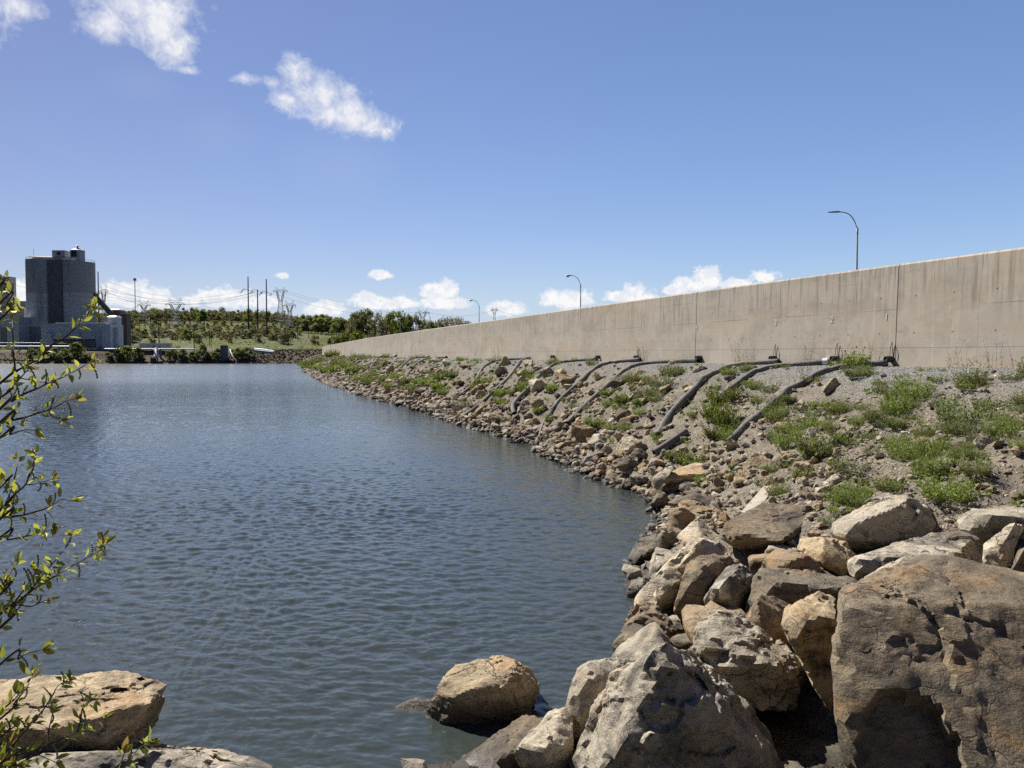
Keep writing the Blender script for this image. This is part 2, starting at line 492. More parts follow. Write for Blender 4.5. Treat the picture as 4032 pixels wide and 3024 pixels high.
def bank_coords(Q):
    Q = np.asarray(Q, float)
    dw, sw, s = seg_dist(Q, WLC)          # wall runs away from us, lake on its left
    ds, ss, _ = seg_dist(Q, SHORE)       # shore runs towards us, land on its left
    return dw * sw, s, ds * ss


def bank_z(Q, rough=True):
    Q = np.asarray(Q, float)
    tw, s, d = bank_coords(Q)
    t2 = .5 * ((tw - 1.75) + np.sqrt((tw - 1.75) ** 2 + .8))
    dl = np.maximum(d, 0)
    f = dl / (dl + t2 + 1e-6)
    z = CREST * np.clip(f, 0, 1) ** .95 + sstep(150, 330, s) * .25 * f
    z = np.where(tw < .0, CREST, z)
    z = np.where(d < 0, np.maximum(d * .42, -2.6), z)
    z = np.where(z > 0, z * (1 - .85 * sstep(12.5, 9.0, Q[:, 1]) * sstep(9.5, 5.5, Q[:, 0])), z)
    if rough:
        q3 = np.c_[Q, np.zeros(len(Q))]
        a = sstep(.0, .25, 1 - f) * sstep(-1, .5, d)
        z = z + a * (.16 * fbm(q3 * .55, 3, 3) + .09 * fbm(q3 * 1.9, 5, 3)) + .025 * fbm(q3 * 4.3, 9, 2)
    return z


def march(X, Y, fn, d0, d1, step):
    """first meeting of the sight line through photo pixel X, Y with the ground z = fn(xy)"""
    r = ray(X, Y); r = r / r[1]
    D = np.concatenate([np.arange(d0, 40, .35), np.arange(40, d1, 1.2)]) if d1 < 400 else np.arange(d0, d1, step)
    Q = CAM + D[:, None] * r
    h = Q[:, 2] - fn(Q[:, :2])
    k = np.argmax(h < 0)
    if not (h < 0).any(): return None
    if k == 0: return Q[0]
    D = np.linspace(D[k - 1], D[k], 12); Q = CAM + D[:, None] * r; h = Q[:, 2] - fn(Q[:, :2])
    k = max(1, int(np.argmax(h < 0)))
    u = np.clip(h[k - 1] / (h[k - 1] - h[k] + 1e-9), 0, 1)
    return Q[k - 1] + (Q[k] - Q[k - 1]) * u


# ------------------------------------------------------------------ ground of the bank
ss_ = np.concatenate([np.arange(-0.0, 44, .45), np.arange(44, 75, .22), np.arange(75, 120, .4), np.arange(120, 200, .8), np.arange(200, WS[-1], 1.6)])
tt_ = np.concatenate([np.arange(-.6, 11, .16), np.arange(11, 30, .3), np.arange(30, 60, 2.0)])
wx = np.interp(ss_, WS, WL[:, 0]); wy = np.interp(ss_, WS, WL[:, 1])
tx = np.gradient(wx); ty = np.gradient(wy); ln = np.hypot(tx, ty); tx /= ln; ty /= ln
k_ = np.ones(9) / 9
tx = np.convolve(np.pad(tx, 4, 'edge'), k_, 'valid'); ty = np.convolve(np.pad(ty, 4, 'edge'), k_, 'valid')
GX = wx[:, None] - ty[:, None] * tt_[None, :]; GY = wy[:, None] + tx[:, None] * tt_[None, :]
Q = np.c_[GX.ravel(), GY.ravel()]
Z = bank_z(Q)
na, nb = len(ss_), len(tt_)
idx = np.arange(na * nb).reshape(na, nb)
FQ = np.stack([idx[:-1, :-1], idx[1:, :-1], idx[1:, 1:], idx[:-1, 1:]], -1).reshape(-1, 4)
tw, s_, d_ = bank_coords(Q)
gravel = np.clip(sstep(3.6, 1.2, tw + .9 * fbm(np.c_[Q, np.zeros(len(Q))] * .35, 2, 3)), 0, 1)

t = NT('bank_soil')
tc = t.n('ShaderNodeTexCoord').outputs['Object']
g = t.n('ShaderNodeSeparateColor', {0: t.n('ShaderNodeVertexColor', layer_name='Col').outputs[0]}).outputs[0]
n1 = t.noise(tc, .5, 5, .6); n2 = t.noise(tc, 2.2, 7, .65); n3 = t.noise(tc, 11, 6, .7)
soil = t.mix(t.mapr(n1, .36, .62), (.222, .194, .15), (.155, .138, .11))
soil = t.mix(t.mapr(n2, .5, .7), soil, (.31, .258, .185))
soil = t.mix(t.mapr(n3, .55, .75), soil, (.10, .08, .06))
tcd = t.vmath('ADD', tc, t.n('ShaderNodeVectorMath', {0: t.noise(tc, 9, 3, .6, 0, True), 'Scale': .13}, operation='SCALE').outputs[0])
vo = t.n('ShaderNodeTexVoronoi', {'Vector': tcd, 'Scale': 17.0, 'Randomness': 1.0})
vr = t.n('ShaderNodeSeparateColor', {0: vo.outputs['Color']}).outputs
peb = t.ramp(vr[0], [(0, (.10, .085, .07)), (.35, (.26, .21, .15)), (.65, (.38, .32, .24)), (.85, (.50, .44, .36)), (1, (.28, .25, .22))])
pm = t.math('MULTIPLY', t.mapr(vo.outputs['Distance'], .42, .55, 1, 0), t.mapr(t.math('ADD', vr[1], t.math('MULTIPLY', n2, .8)), .72, .86))
soil = t.mix(pm, soil, peb)
vg = t.n('ShaderNodeTexVoronoi', {'Vector': tc, 'Scale': 26.0})
vgr = t.n('ShaderNodeSeparateColor', {0: vg.outputs['Color']}).outputs
grav = t.ramp(vgr[0], [(0, (.10, .10, .105)), (.5, (.22, .215, .215)), (.85, (.31, .30, .29)), (1, (.40, .37, .33))])
colr = t.mix(g, soil, grav)
z = t.n('ShaderNodeSeparateXYZ', {0: t.n('ShaderNodeNewGeometry').outputs['Position']}).outputs[2]
wet = t.mapr(t.math('ADD', z, t.math('MULTIPLY', n2, .3)), .22, .42, 1, 0)
colr = t.mix(t.math('MULTIPLY', wet, .85), colr, (.03, .024, .014))
deep = t.mapr(z, -1.3, -.1, 1, 0)
colr = t.mix(deep, colr, (.012, .014, .008))
hh = t.math('ADD', t.math('MULTIPLY', t.math('SUBTRACT', 1.0, vo.outputs['Distance']), pm), t.math('MULTIPLY', n3, .5))
hh = t.math('ADD', hh, t.math('MULTIPLY', t.math('MULTIPLY', t.math('SUBTRACT', 1.0, vg.outputs['Distance']), g), .6))
M_SOIL = t.out(t.pbr(colr, t.mapr(wet, 0, 1, .95, .4), t.bump(hh, 1.0, .05), 0, .25))
me = npmesh('shore_ground', np.c_[Q, Z], FQ, M_SOIL, True, None, gravel)
tag(link('ground', me), 'gravelly earth bank between the wall and the lake', 'ground', None, 'structure')

# level ground behind the wall: road and verge, reaching the horizon
t = NT('road_asphalt'); tc = t.n('ShaderNodeTexCoord').outputs['Object']
M_ROAD = t.out(t.pbr(t.mix(t.noise(tc, 3, 6, .7), (.035, .035, .036), (.07, .07, .07)), .9, t.bump(t.noise(tc, 60, 3), .3, .01)))
t = NT('verge_grass'); tc = t.n('ShaderNodeTexCoord').outputs['Object']
M_VERGE = t.out(t.pbr(t.mix(t.mapr(t.noise(tc, .35, 6, .65), .35, .65), (.045, .062, .02), (.10, .11, .04)), .95, t.bump(t.noise(tc, 8, 5), .6, .05)))


def strip(name, t0, t1, z, mat, lab):
    V, Fc = [], []
    for i in range(0, len(WL), 2):
        a = WL[max(i - 1, 0)]; b = WL[min(i + 1, len(WL) - 1)]; d = (b - a) / np.linalg.norm(b - a)
        n = np.array([-d[1], d[0]])
        V += [(*(WL[i] - n * t0), z), (*(WL[i] - n * t1), z)]
    Fc = [(2 * k, 2 * k + 1, 2 * k + 3, 2 * k + 2) for k in range(len(V) // 2 - 1)]
    me = bpy.data.meshes.new(name); me.from_pydata(V, [], Fc); me.materials.append(mat)
    return tag(link(name, me), lab, 'ground', None, 'structure')


strip('verge', .45, 6, 3.25, M_VERGE, 'grass verge behind the concrete wall')
strip('road', 6, 17, 3.3, M_ROAD, 'asphalt road behind the concrete wall')
strip('field', 17, 60, 3.25, M_VERGE, 'grass field beyond the road')

# lake bed reaching far beyond everything
bed = simple('lake_bed_mud', (.014, .016, .010), .95, 0, .3, .2)
mb = MB(); mb.box(-4000, 4000, -600, 6000, -6, -2.7)
tag(mb.build('lake_bed', bed), 'dark muddy bed of the lake', 'lake bed', None, 'structure')

# ------------------------------------------------------------------ water
th = np.radians(np.concatenate([np.linspace(-75, -36.5, 50)[:-1], np.linspace(-36.5, 36.5, 1050), np.linspace(36.5, 75, 50)[1:]]))
nth = len(th)
rr = np.concatenate([np.linspace(1.5, 3, 8)[:-1], np.geomspace(3.5, 70, 1080)[:-1], np.geomspace(70, 430, 190)])
nr = len(rr)
R, T = np.meshgrid(rr, th, indexing='ij')
X_, Y_ = R * np.sin(T), R * np.cos(T)
cell = np.maximum(np.gradient(rr)[:, None] * np.ones_like(T), R * .00121)
z = np.zeros_like(X_)
wr = np.random.default_rng(11)
# gusts: patches of livelier and calmer water
q3 = np.c_[X_.ravel(), Y_.ravel(), np.zeros(X_.size)]
gust = (1 + .55 * fbm(q3 * np.array([.05, .09, 1]), 31, 3)).reshape(X_.shape)
sd = seg_dist(q3[:, :2], SHORE)[0].reshape(X_.shape)
lee = sstep(0, 6, sd) * .55 + .45
base = math.radians(-104)     # travel direction of the wavelets: towards us and a little to the left
wx_ = X_ + .25 * fbm(q3 * .5, 41, 2).reshape(X_.shape); wy_ = Y_ + .25 * fbm(q3 * .5, 43, 2).reshape(X_.shape)
for k in range(90):
    lam = float(np.exp(wr.uniform(math.log(.075), math.log(.75))))
    a = base + wr.normal(0, .46 + .3 * (lam < .45))
    amp = .0060 * lam ** .93 * (.92 if lam < .42 else .42)
    kx, ky = 2 * math.pi / lam * math.cos(a), 2 * math.pi / lam * math.sin(a)
    w = sstep(1.8, 3.6, lam / cell)
    ph = kx * wx_ + ky * wy_ + wr.uniform(0, 6.28)
    s = np.sin(ph)
    z += w * amp * (s + .35 * (np.abs(s) * -2 + 1) * .6)
z *= gust * lee * (1 - .42 * sstep(9, 28, R))
idx = np.arange(nr * nth).reshape(nr, nth)
FW = np.stack([idx[:-1, :-1], idx[:-1, 1:], idx[1:, 1:], idx[1:, :-1]], -1).reshape(-1, 4)
t = NT('lake_water')
tc = t.n('ShaderNodeTexCoord').outputs['Object']
rot = t.n('ShaderNodeMapping', {'Vector': tc, 'Rotation': (0, 0, math.radians(-14)), 'Scale': (.42, 1, 1)}).outputs[0]
h1 = t.noise(rot, 1.5, 3, .55, .3)
h2 = t.noise(rot, 5.5, 4, .6, .4)
pos = t.n('ShaderNodeNewGeometry').outputs['Position']
dist = t.n('ShaderNodeVectorMath', {0: pos}, operation='LENGTH').outputs['Value']
far = t.mapr(dist, 25, 120)
gst = t.noise(t.n('ShaderNodeMapping', {'Vector': tc, 'Scale': (.035, .09, 1)}).outputs[0], 1, 4, .6)
hsum = t.math('ADD', t.math('MULTIPLY', h1, t.mapr(dist, 25, 90, 0, .95)), t.math('MULTIPLY', h2, t.mapr(dist, 6, 40, .12, .10)))
hsum = t.math('MULTIPLY', hsum, t.mapr(gst, .3, .7, .55, 1.25))
nb = t.bump(hsum, .9, .16)
fres = t.n('ShaderNodeFresnel', {'IOR': 1.40, 'Normal': nb}).outputs[0]
gl = t.n('ShaderNodeBsdfGlossy', {'Color': (.98, 1.0, 1.0, 1), 'Roughness': t.mapr(dist, 10, 120, .015, .15), 'Normal': nb}).outputs[0]
murk = t.n('ShaderNodeBsdfDiffuse', {'Color': (.056, .069, .062, 1)}).outputs[0]
clear = t.n('ShaderNodeBsdfTransparent', {'Color': (.62, .56, .38, 1)}).outputs[0]
body = t.n('ShaderNodeMixShader', {0: .72, 1: clear, 2: murk}).outputs[0]
M_WATER = t.out(t.n('ShaderNodeMixShader', {0: fres, 1: body, 2: gl}).outputs[0])
me = npmesh('lake_surface', np.c_[X_.ravel(), Y_.ravel(), z.ravel()], FW, M_WATER, True)
tag(link('water', me), 'wind-rippled blue lake', 'lake', None, 'structure')

# ------------------------------------------------------------------ concrete wall
t = NT('board_concrete')
uv = t.n('ShaderNodeUVMap', uv_map='UVMap').outputs[0]
su = t.n('ShaderNodeSeparateXYZ', {0: uv}); S, Hh = su.outputs[0], su.outputs[1]


def uvn(scx, scy, sc_, det, ro, off=0.):
    return t.noise(t.n('ShaderNodeMapping', {'Vector': uv, 'Location': (off, off * 1.7, off), 'Scale': (scx, scy, 1)}).outputs[0], sc_, det, ro)


big = uvn(.28, .5, 1, 5, .6); blot = uvn(1, 1, 2.1, 7, .65, 3); strk = uvn(5.2, .28, 1, 6, .62, 9); strk2 = uvn(13, .55, 1, 5, .6, 21); fine = uvn(1, 1, 26, 6, .7, 5)
c = t.mix(t.mapr(big, .38, .62), (0.493, 0.435, 0.351), (0.452, 0.414, 0.357))
band = uvn(.09, 1.5, 1.0, 5, .55, 14)
c = t.mix(t.mapr(band, .48, .68, 0, .65), c, (0.473, 0.379, 0.275))
c = t.mix(t.mapr(blot, .5, .72, 0, .55), c, (0.575, 0.524, 0.448))
top = t.mapr(Hh, .7, 2.6)
up = t.mapr(t.math('ADD', t.math('MULTIPLY', top, .6), t.math('MULTIPLY', big, .8)), .55, .95)
c = t.mix(t.math('MULTIPLY', t.mapr(strk, .50, .66), t.math('MULTIPLY', up, 1.0)), c, (0.233, 0.207, 0.180))
c = t.mix(t.math('MULTIPLY', t.mapr(strk2, .54, .68), t.math('MULTIPLY', up, .95)), c, (0.137, 0.124, 0.110))
c = t.mix(t.mapr(uvn(7, .35, 1, 4, .6, 33), .58, .72, 0, .5), c, (0.684, 0.593, 0.484))
c = t.mix(t.mapr(uvn(1, 1.4, 1.6, 8, .7, 51), .56, .66, 0, .5), c, (0.302, 0.276, 0.236))
c = t.mix(t.mapr(fine, .52, .75, 0, .45), c, (0.302, 0.263, 0.221))
c = t.mix(t.mapr(uvn(.45, .8, 1.1, 7, .66, 121), .50, .66, 0, .42), c, (0.247, 0.225, 0.190))
c = t.mix(t.mapr(uvn(.3, .6, 1.3, 6, .6, 141), .52, .68, 0, .35), c, (0.577, 0.520, 0.437))


def line(v, at, w, wobble):
    return t.mapr(t.math('ABSOLUTE', t.math('SUBTRACT', t.math('ADD', v, t.math('MULTIPLY', wobble, .05)), at)), w * .5, w, 1, 0)


wb = t.math('SUBTRACT', uvn(.7, .1, 1, 3, .5, 61), .5)
brk = t.mapr(uvn(.35, .1, 1, 3, .5, 70), .42, .55)
hl = t.math('MAXIMUM', line(Hh, .44, .012, wb), t.math('MULTIPLY', line(Hh, 1.50, .016, wb), brk))
hl = t.math('MAXIMUM', hl, t.math('MULTIPLY', line(Hh, 2.32, .012, wb), t.mapr(uvn(.4, .1, 1, 2, .5, 90), .52, .6)))
hl = t.math('MAXIMUM', hl, t.math('MULTIPLY', line(t.math('FRACT', t.math('DIVIDE', S, 5.05)), .5, .002, t.math('MULTIPLY', wb, .02)), .7))
c = t.mix(t.math('MULTIPLY', hl, .45), c, (.15, .13, .11))
# form-tie holes
fx = t.math('SUBTRACT', t.math('FRACT', t.math('DIVIDE', S, 1.2)), .5)
r1 = t.math('MINIMUM', t.math('ABSOLUTE', t.math('SUBTRACT', Hh, .84)), t.math('ABSOLUTE', t.math('SUBTRACT', Hh, 1.84)))
dd = t.math('SQRT', t.math('ADD', t.math('POWER', t.math('MULTIPLY', fx, 1.2), 2.0), t.math('POWER', r1, 2.0)))
hole = t.mapr(dd, .022, .034, 1, 0)
c = t.mix(t.math('MULTIPLY', hole, .6), c, (.06, .05, .045))
hb = t.math('SUBTRACT', t.math('MULTIPLY', fine, .25), t.math('ADD', t.math('MULTIPLY', hole, 1.0), t.math('MULTIPLY', hl, .6)))
hb = t.math('ADD', hb, t.math('MULTIPLY', blot, .4))
M_CONC = t.out(t.pbr(c, .9, t.bump(hb, .3, .012), 0, .25))
M_JOINT = simple('joint_filler', (.05, .045, .04), .9)

HT = 6.0    # wall top: 2.5 m above the eye


def wall_at(s):
    x = np.interp(s, WS, WL[:, 0]); y = np.interp(s, WS, WL[:, 1])
    e = .6
    x2 = np.interp(s + e, WS, WL[:, 0]); y2 = np.interp(s + e, WS, WL[:, 1])
    x1 = np.interp(s - e, WS, WL[:, 0]); y1 = np.interp(s - e, WS, WL[:, 1])
    d = np.array([x2 - x1, y2 - y1]); d /= np.linalg.norm(d)
    return np.array([x, y]), d, np.array([-d[1], d[0]])   # point, along, towards the lake


_, _, sj = seg_dist(np.array([[10.6, 21.8]]), WL)
S1 = float(sj[0])
PANEL = 10.1
wall = tag(thing('concrete_wall', 'long weathered concrete flood wall curving along the top of the rocky bank', 'wall'), kind='thing')
prof = [(.09, 2.95), (.0, HT - .05), (-.045, HT), (-.31, HT), (-.355, HT - .05), (-.36, 2.95)]   # (towards lake, z)
k0 = -int(S1 // PANEL); k1 = int((WS[-1] - S1) // PANEL)
for k in range(k0, k1):
    a, b = S1 + k * PANEL, S1 + (k + 1) * PANEL
    if a < 0: continue
    V, Fc, UV = [], [], []
    jit = rng.normal(0, .004)
    n = 6
    for i in range(n + 1):
        s = a + .012 + (b - a - .024) * i / n
        p, d, nn = wall_at(s)
        for (o, zz) in prof:
            q = p + nn * (o + jit); V.append((q[0], q[1], zz)); UV.append((s - S1 + (40 if o < -.1 else 0), zz - 3.25))
    m = len(prof)
    Fc = [(i * m + j, (i + 1) * m + j, (i + 1) * m + j + 1, i * m + j + 1) for i in range(n) for j in range(m - 1)]
    me = bpy.data.meshes.new('wall_panel'); me.from_pydata(V, [], Fc + [tuple(range(m)), tuple(n * m + j for j in range(m))[::-1]])
    me.materials.append(M_CONC)
    uvl = me.uv_layers.new(name='UVMap')
    for l in me.loops: uvl.data[l.index].uv = UV[l.vertex_index]
    me.update(); link('wall_panel', me, wall)
    p, d, nn = wall_at(a)
    jm = MB()
    w = .05
    for (o, zz) in ((.08, 2.95), (-.012, HT - .05), (-.06, HT - .012), (-.30, HT - .012), (-.345, HT - .05), (-.34, 2.95)):
        pass
    V = []
    for e in (-w, w):
        for (o, zz) in ((.078, 2.95), (-.012, HT - .06), (-.06, HT - .014), (-.30, HT - .014), (-.30, 2.95)):
            q = p + d * e + nn * o; V.append((q[0], q[1], zz))
    jm.add(V, [(i, i + 1, i + 6, i + 5) for i in range(4)] + [(0, 1, 2, 3, 4), (9, 8, 7, 6, 5)])
    jm.build('expansion_joint', M_JOINT, wall)

# painted numbers 1-5
M_PAINT = simple('white_number_paint', (.72, .71, .68), .8, 0, .2, 30)


def wall_point(X, Y):
    """where the sight line meets the lake face of the wall"""
    r = ray(X, Y)
    best = None
    for s in np.arange(S1 - 40, WS[-1] - 1, .05):
        p, d, nn = wall_at(s)
        k = p[1] / r[1]
        e = k * r[0] - p[0]
        if best is None or abs(e) < best[0]: best = (abs(e), s, H + k * r[2])
        elif abs(e) > best[0] + 1 and best[0] < .1: break
    return best[1], best[2]


for ch, X, Y in (('1', 3497, 1249), ('2', 3279, 1260), ('3', 3061, 1271), ('4', 2748, 1291), ('5', 2518, 1305)):
    s, zz = wall_point(X, Y)
    p, d, nn = wall_at(s)
    cu = bpy.data.curves.new('digit', 'FONT'); cu.body = ch; cu.size = .27; cu.align_x = 'CENTER'; cu.align_y = 'CENTER'; cu.extrude = .0015
    if ch == '1': cu.body = 'I'
    tmp = bpy.data.objects.new('digit', cu); COL.objects.link(tmp)
    bpy.context.view_layer.update()
    me = bpy.data.meshes.new_from_object(tmp.evaluated_get(bpy.context.evaluated_depsgraph_get()))
    bpy.data.objects.remove(tmp); me.materials.clear(); me.materials.append(M_PAINT)
    o = link('painted_number', me, wall)
    off = .09 * (HT - .05 - zz) / (HT - .05 - 2.95) + .012
    q = p + nn * off
    ex = Vector((d[0], d[1], 0)) * -1; ey = Vector((0, 0, 1)); ez = Vector((nn[0], nn[1], 0))
    ex = ey.cross(ez)
    o.matrix_world = Matrix(((ex.x, ey.x, ez.x, q[0]), (ex.y, ey.y, ez.y, q[1]), (ex.z, ey.z, ez.z, zz), (0, 0, 0, 1)))
    o['label'] = 'white painted numeral ' + ch
# ================================================================== boulders
_ico = {}


def ico(n):
    if n not in _ico:
        bm = bmesh.new(); bmesh.ops.create_icosphere(bm, subdivisions=n, radius=1)
        V = np.array([v.co[:] for v in bm.verts]); bm.verts.index_update()
        Fc = np.array([[v.index for v in f.verts] for f in bm.faces]); bm.free()
        V /= np.linalg.norm(V, axis=1)[:, None]
        _ico[n] = (V, Fc)
    return _ico[n]


def hull_planes(pts, ang=24):
    """the few big faces of the solid through the given corners"""
    bm = bmesh.new()
    for p in pts: bm.verts.new(p)
    bmesh.ops.convex_hull(bm, input=bm.verts)
    bm.normal_update()
    vs = np.array([v.co[:] for v in bm.verts if v.link_faces])
    c = vs.mean(0)
    fs = sorted(((f.calc_area(), np.array(f.normal[:]), np.array(f.verts[0].co[:])) for f in bm.faces), key=lambda q: -q[0])
    bm.free()
    # gather coplanar triangles first, so that a big face made of slivers counts as big
    acc = []
    for A, n, o in fs:
        if np.linalg.norm(n) < .5: continue
        if n @ (o - c) < 0: n = -n
        for q in acc:
            if q[1] @ n > math.cos(math.radians(9)): q[0] += A; break
        else: acc.append([A, n])
    acc.sort(key=lambda q: -q[0])
    N, D = [], []
    for A, n in acc:
        if any(n @ m > math.cos(math.radians(ang)) for m in N): continue
        N.append(n); D.append(max(((vs - c) @ n).max() * .985, .01))
    return c, np.array(N), np.array(D), vs


def plates(S_, r_, n, amp, warp, seed):
    """broken plates: piecewise tilted flats with small steps between them"""
    q = r_.normal(size=(n, 3)); q /= np.linalg.norm(q, axis=1)[:, None]; q *= r_.uniform(.3, .62, (n, 1))
    tl = r_.normal(size=(n, 3)); off = r_.normal(size=n)
    Wp = S_ + warp * np.c_[fbm(S_ * 3 + 5, seed, 3), fbm(S_ * 3 + 15, seed + 1, 3), fbm(S_ * 3 + 25, seed + 2, 3)]
    d2 = ((Wp[:, None, :] - q[None]) ** 2).sum(2); k = d2.argmin(1)
    return amp * (off[k] * .6 + 2.2 * ((Wp - q[k]) * tl[k]).sum(1))


def rock_shape(pts, sub, seed, rough=.06, chips=5, p=100, freq=2.2, strata=.02, chip=(.80, .95), facets=6, ang=24):
    """an angular, chipped, weathered block through the given corner points; returns centre, local verts, faces"""
    r_ = np.random.default_rng(seed)
    c, N, D, vs = hull_planes(pts, ang)
    size = float(np.cbrt(np.prod(vs.max(0) - vs.min(0) + .05)))
    N, D = list(N), list(D)
    for lo, hi, cnt in ((chip[0], chip[1], chips), (.93, .985, facets)):
        for _ in range(cnt):
            m = r_.normal(size=3); m /= np.linalg.norm(m)
            Nb, Db = np.array(N), np.array(D)
            q = ico(3)[0]; q = q / (np.maximum(q @ Nb.T, 0) / Db).max(1)[:, None]
            N.append(m); D.append((q @ m).max() * r_.uniform(lo, hi))
    N, D = np.array(N), np.array(D)
    U, Fc = ico(sub)
    q = np.maximum(U @ N.T, 0) / D
    mq = q.max(1)
    r = 1 / (mq * ((q / mq[:, None]) ** p).sum(1) ** (1. / p))
    B = U * r[:, None]
    o = r_.uniform(-50, 50, 3)
    S_ = B / size
    st = r_.normal(size=3); st /= np.linalg.norm(st)
    n1 = fbm(S_ * freq + o, seed, 6, .55)
    n2 = fbm(S_ * freq * 4 + o, seed + 5, 4, .6)
    dr = rough * (.20 * n1 + .42 * n2)
    if sub >= 4:
        dr = dr + plates(S_, r_, 30, rough * .36, .16, seed) + plates(S_, r_, 170, rough * .10, .12, seed + 3)
        rid = 1 - np.abs(fbm(S_ * freq * 1.3 + o + 9, seed + 9, 4, .5)) * 2
        lay = (S_ @ st) * 7 + 1.0 * fbm(S_ * 1.2 + o, seed + 3, 3)
        led = (lay - np.floor(lay)); led = np.where(led < .85, led / .85, (1 - led) / .15)
        dr = dr + strata * (led - .5) * (.4 + np.clip(n1, -.4, .8)) - .04 * np.clip(rid - .86, 0, 1) * 3.0
    B = U * (r + dr * size * .75)[:, None]
    return c, B, Fc, size


def view_dents(c, B, dents):
    """push parts of the near side back along the sight line: hollows and broken-off ledges"""
    Wp = B + c
    for (X, Y, ax, ay, depth, sd) in dents:
        U, V = proj(Wp)
        rel = Wp - CAM; L = np.linalg.norm(rel, axis=1)
        near = L < np.linalg.norm(c - CAM) + .15
        w = .30 * fbm(Wp * 3.2, sd, 5, .55)
        k = 1 - np.sqrt(((U - X) / ax) ** 2 + ((V - Y) / ay) ** 2) + w
        m = sstep(0.0, .16, k) * near
        Wp = Wp + rel / L[:, None] * (m * depth)[:, None]
    return Wp - c


BOULDERS = []
os_dents = True


def boulder(label, mat, crop, D, pts, thick=.8, sub=5, seed=0, rough=.06, chips=4, dents=(), shrink=.78, drop=.0, name='boulder', cat='boulder', group='boulders of the riprap at the water', strata=.02, p=100, chip=(.86, .97)):
    W_ = []
    cx = np.mean([q[0] for q in pts]); cy = np.mean([q[1] for q in pts])
    for (x, y, dd) in pts:
        W_.append(P(*px(crop, x, y), D + dd))
    front = np.array(W_)
    back = []
    for (x, y, dd) in pts:
        X, Y = px(crop, cx + (x - cx) * shrink, cy + (y - cy) * shrink)
        q = P(X, Y, D + dd + thick); q[2] -= drop; back.append(q)
    allp = np.vstack([front, back])
    c, B, Fc, size = rock_shape(allp, sub, seed or (len(BOULDERS) * 31 + 5), rough, chips, p, strata=strata, chip=chip)
    # fit the weathered shape back to the traced extent
    fu, fv = proj(front); bu, bv = proj(B + c)
    k = (np.ptp(fu) / np.ptp(bu), np.ptp(fv) / np.ptp(bv))
    B = B * np.array([k[0], (k[0] + k[1]) / 2, k[1]])
    bu, bv = proj(B + c); dist = c[1]
    c = c + np.array([((fu.max() + fu.min()) - (bu.max() + bu.min())) / 2 * dist / F, 0, -((fv.max() + fv.min()) - (bv.max() + bv.min())) / 2 * dist / F])
    if dents and os_dents:
        dd_ = []
        for i, (x, y, a, b, dep) in enumerate(dents):
            X, Y = px(crop, x, y); s = CROPS[crop][2]
            dd_.append((X, Y, a / s, b / s, dep, 71 + i))
        B = view_dents(c, B, dd_)
    me = npmesh(name, B, Fc, ROCK[mat], True)
    me.set_sharp_from_angle(angle=math.radians(24))
    o = link(name, me, None, c)
    tag(o, label, cat, group)
    BOULDERS.append((o, c, size))
    return o


# --- the nearest row, right
boulder('largest boulder, broad rust-brown block filling the lower right corner', 'rust', 'S5', 4.9,
        [(602, 620, .38), (655, 520, .75), (900, 440, 1.05), (1130, 345, 1.35), (1210, 283, 1.5), (1290, 295, 1.5), (1400, 352, 1.42), (1650, 398, 1.3), (1834, 435, 1.25), (2200, 480, 1.15),
         (600, 800, .25), (622, 1100, .1), (645, 1450, .02), (665, 1750, -.03), (850, 730, .38), (880, 1050, .08), (900, 1400, -.2), (1300, 700, .62), (1550, 900, .42), (1420, 1300, -.05), (1700, 1100, .22), (2200, 1000, .32), (900, 1850, -.42), (1500, 1850, -.5), (2200, 1850, -.35)],
        1.0, 6, 101, .025, 3, [(1080, 1560, 320, 430, .20)], strata=.02, chip=(.9, .98))
boulder('mottled grey pointed boulder at the bottom edge of the view', 'mottled', 'S3', 5.9,
        [(1840, 612, .25), (1740, 675, .3), (1600, 755, .38), (1480, 890, .42), (1370, 1060, .42), (1285, 1200, .42), (1215, 1400, .4), (1150, 1560, .3), (1960, 640, .35), (2060, 705, .4), (2125, 800, .45), (2260, 950, .5), (2400, 1080, .55), (2520, 1160, .55), (2620, 1260, .5), (2710, 1400, .4), (2745, 1560, .35),
         (1850, 680, .0), (1740, 880, -.15), (1640, 1100, -.22), (1560, 1350, -.28), (2100, 1250, .1), (2350, 1450, 0), (1300, 1700, -.1), (2000, 1750, -.15), (2700, 1700, .1)],
        .9, 6, 102, .07, 3, [(1960, 930, 210, 130, .12), (1850, 1120, 150, 110, .06), (2150, 1350, 220, 90, .08), (2000, 720, 110, 60, .05)], chip=(.9, .98))
boulder('fractured grey boulder with white flecks behind the mottled pointed one', 'grey', 'S4', 7.0,
        [(985, 1105, .5), (900, 1140, .45), (830, 1210, .35), (780, 1420, .1), (1060, 1120, .55), (1130, 1180, .5), (1240, 1210, .5), (1340, 1300, .48), (1470, 1400, .42), (1570, 1470, .4), (1645, 1530, .35), (1620, 1640, .3), (1560, 1760, .25), (900, 1360, 0), (1000, 1450, -.12), (1300, 1520, -.05), (1480, 1560, .05), (1000, 1800, -.1), (1500, 1850, .1)],
        1.1, 6, 103, .10, 4, [(960, 1450, 120, 60, .10), (1010, 1570, 100, 50, .10), (1210, 1560, 90, 40, .06), (1150, 1480, 130, 26, .05)], strata=.05, chip=(.88, .97))
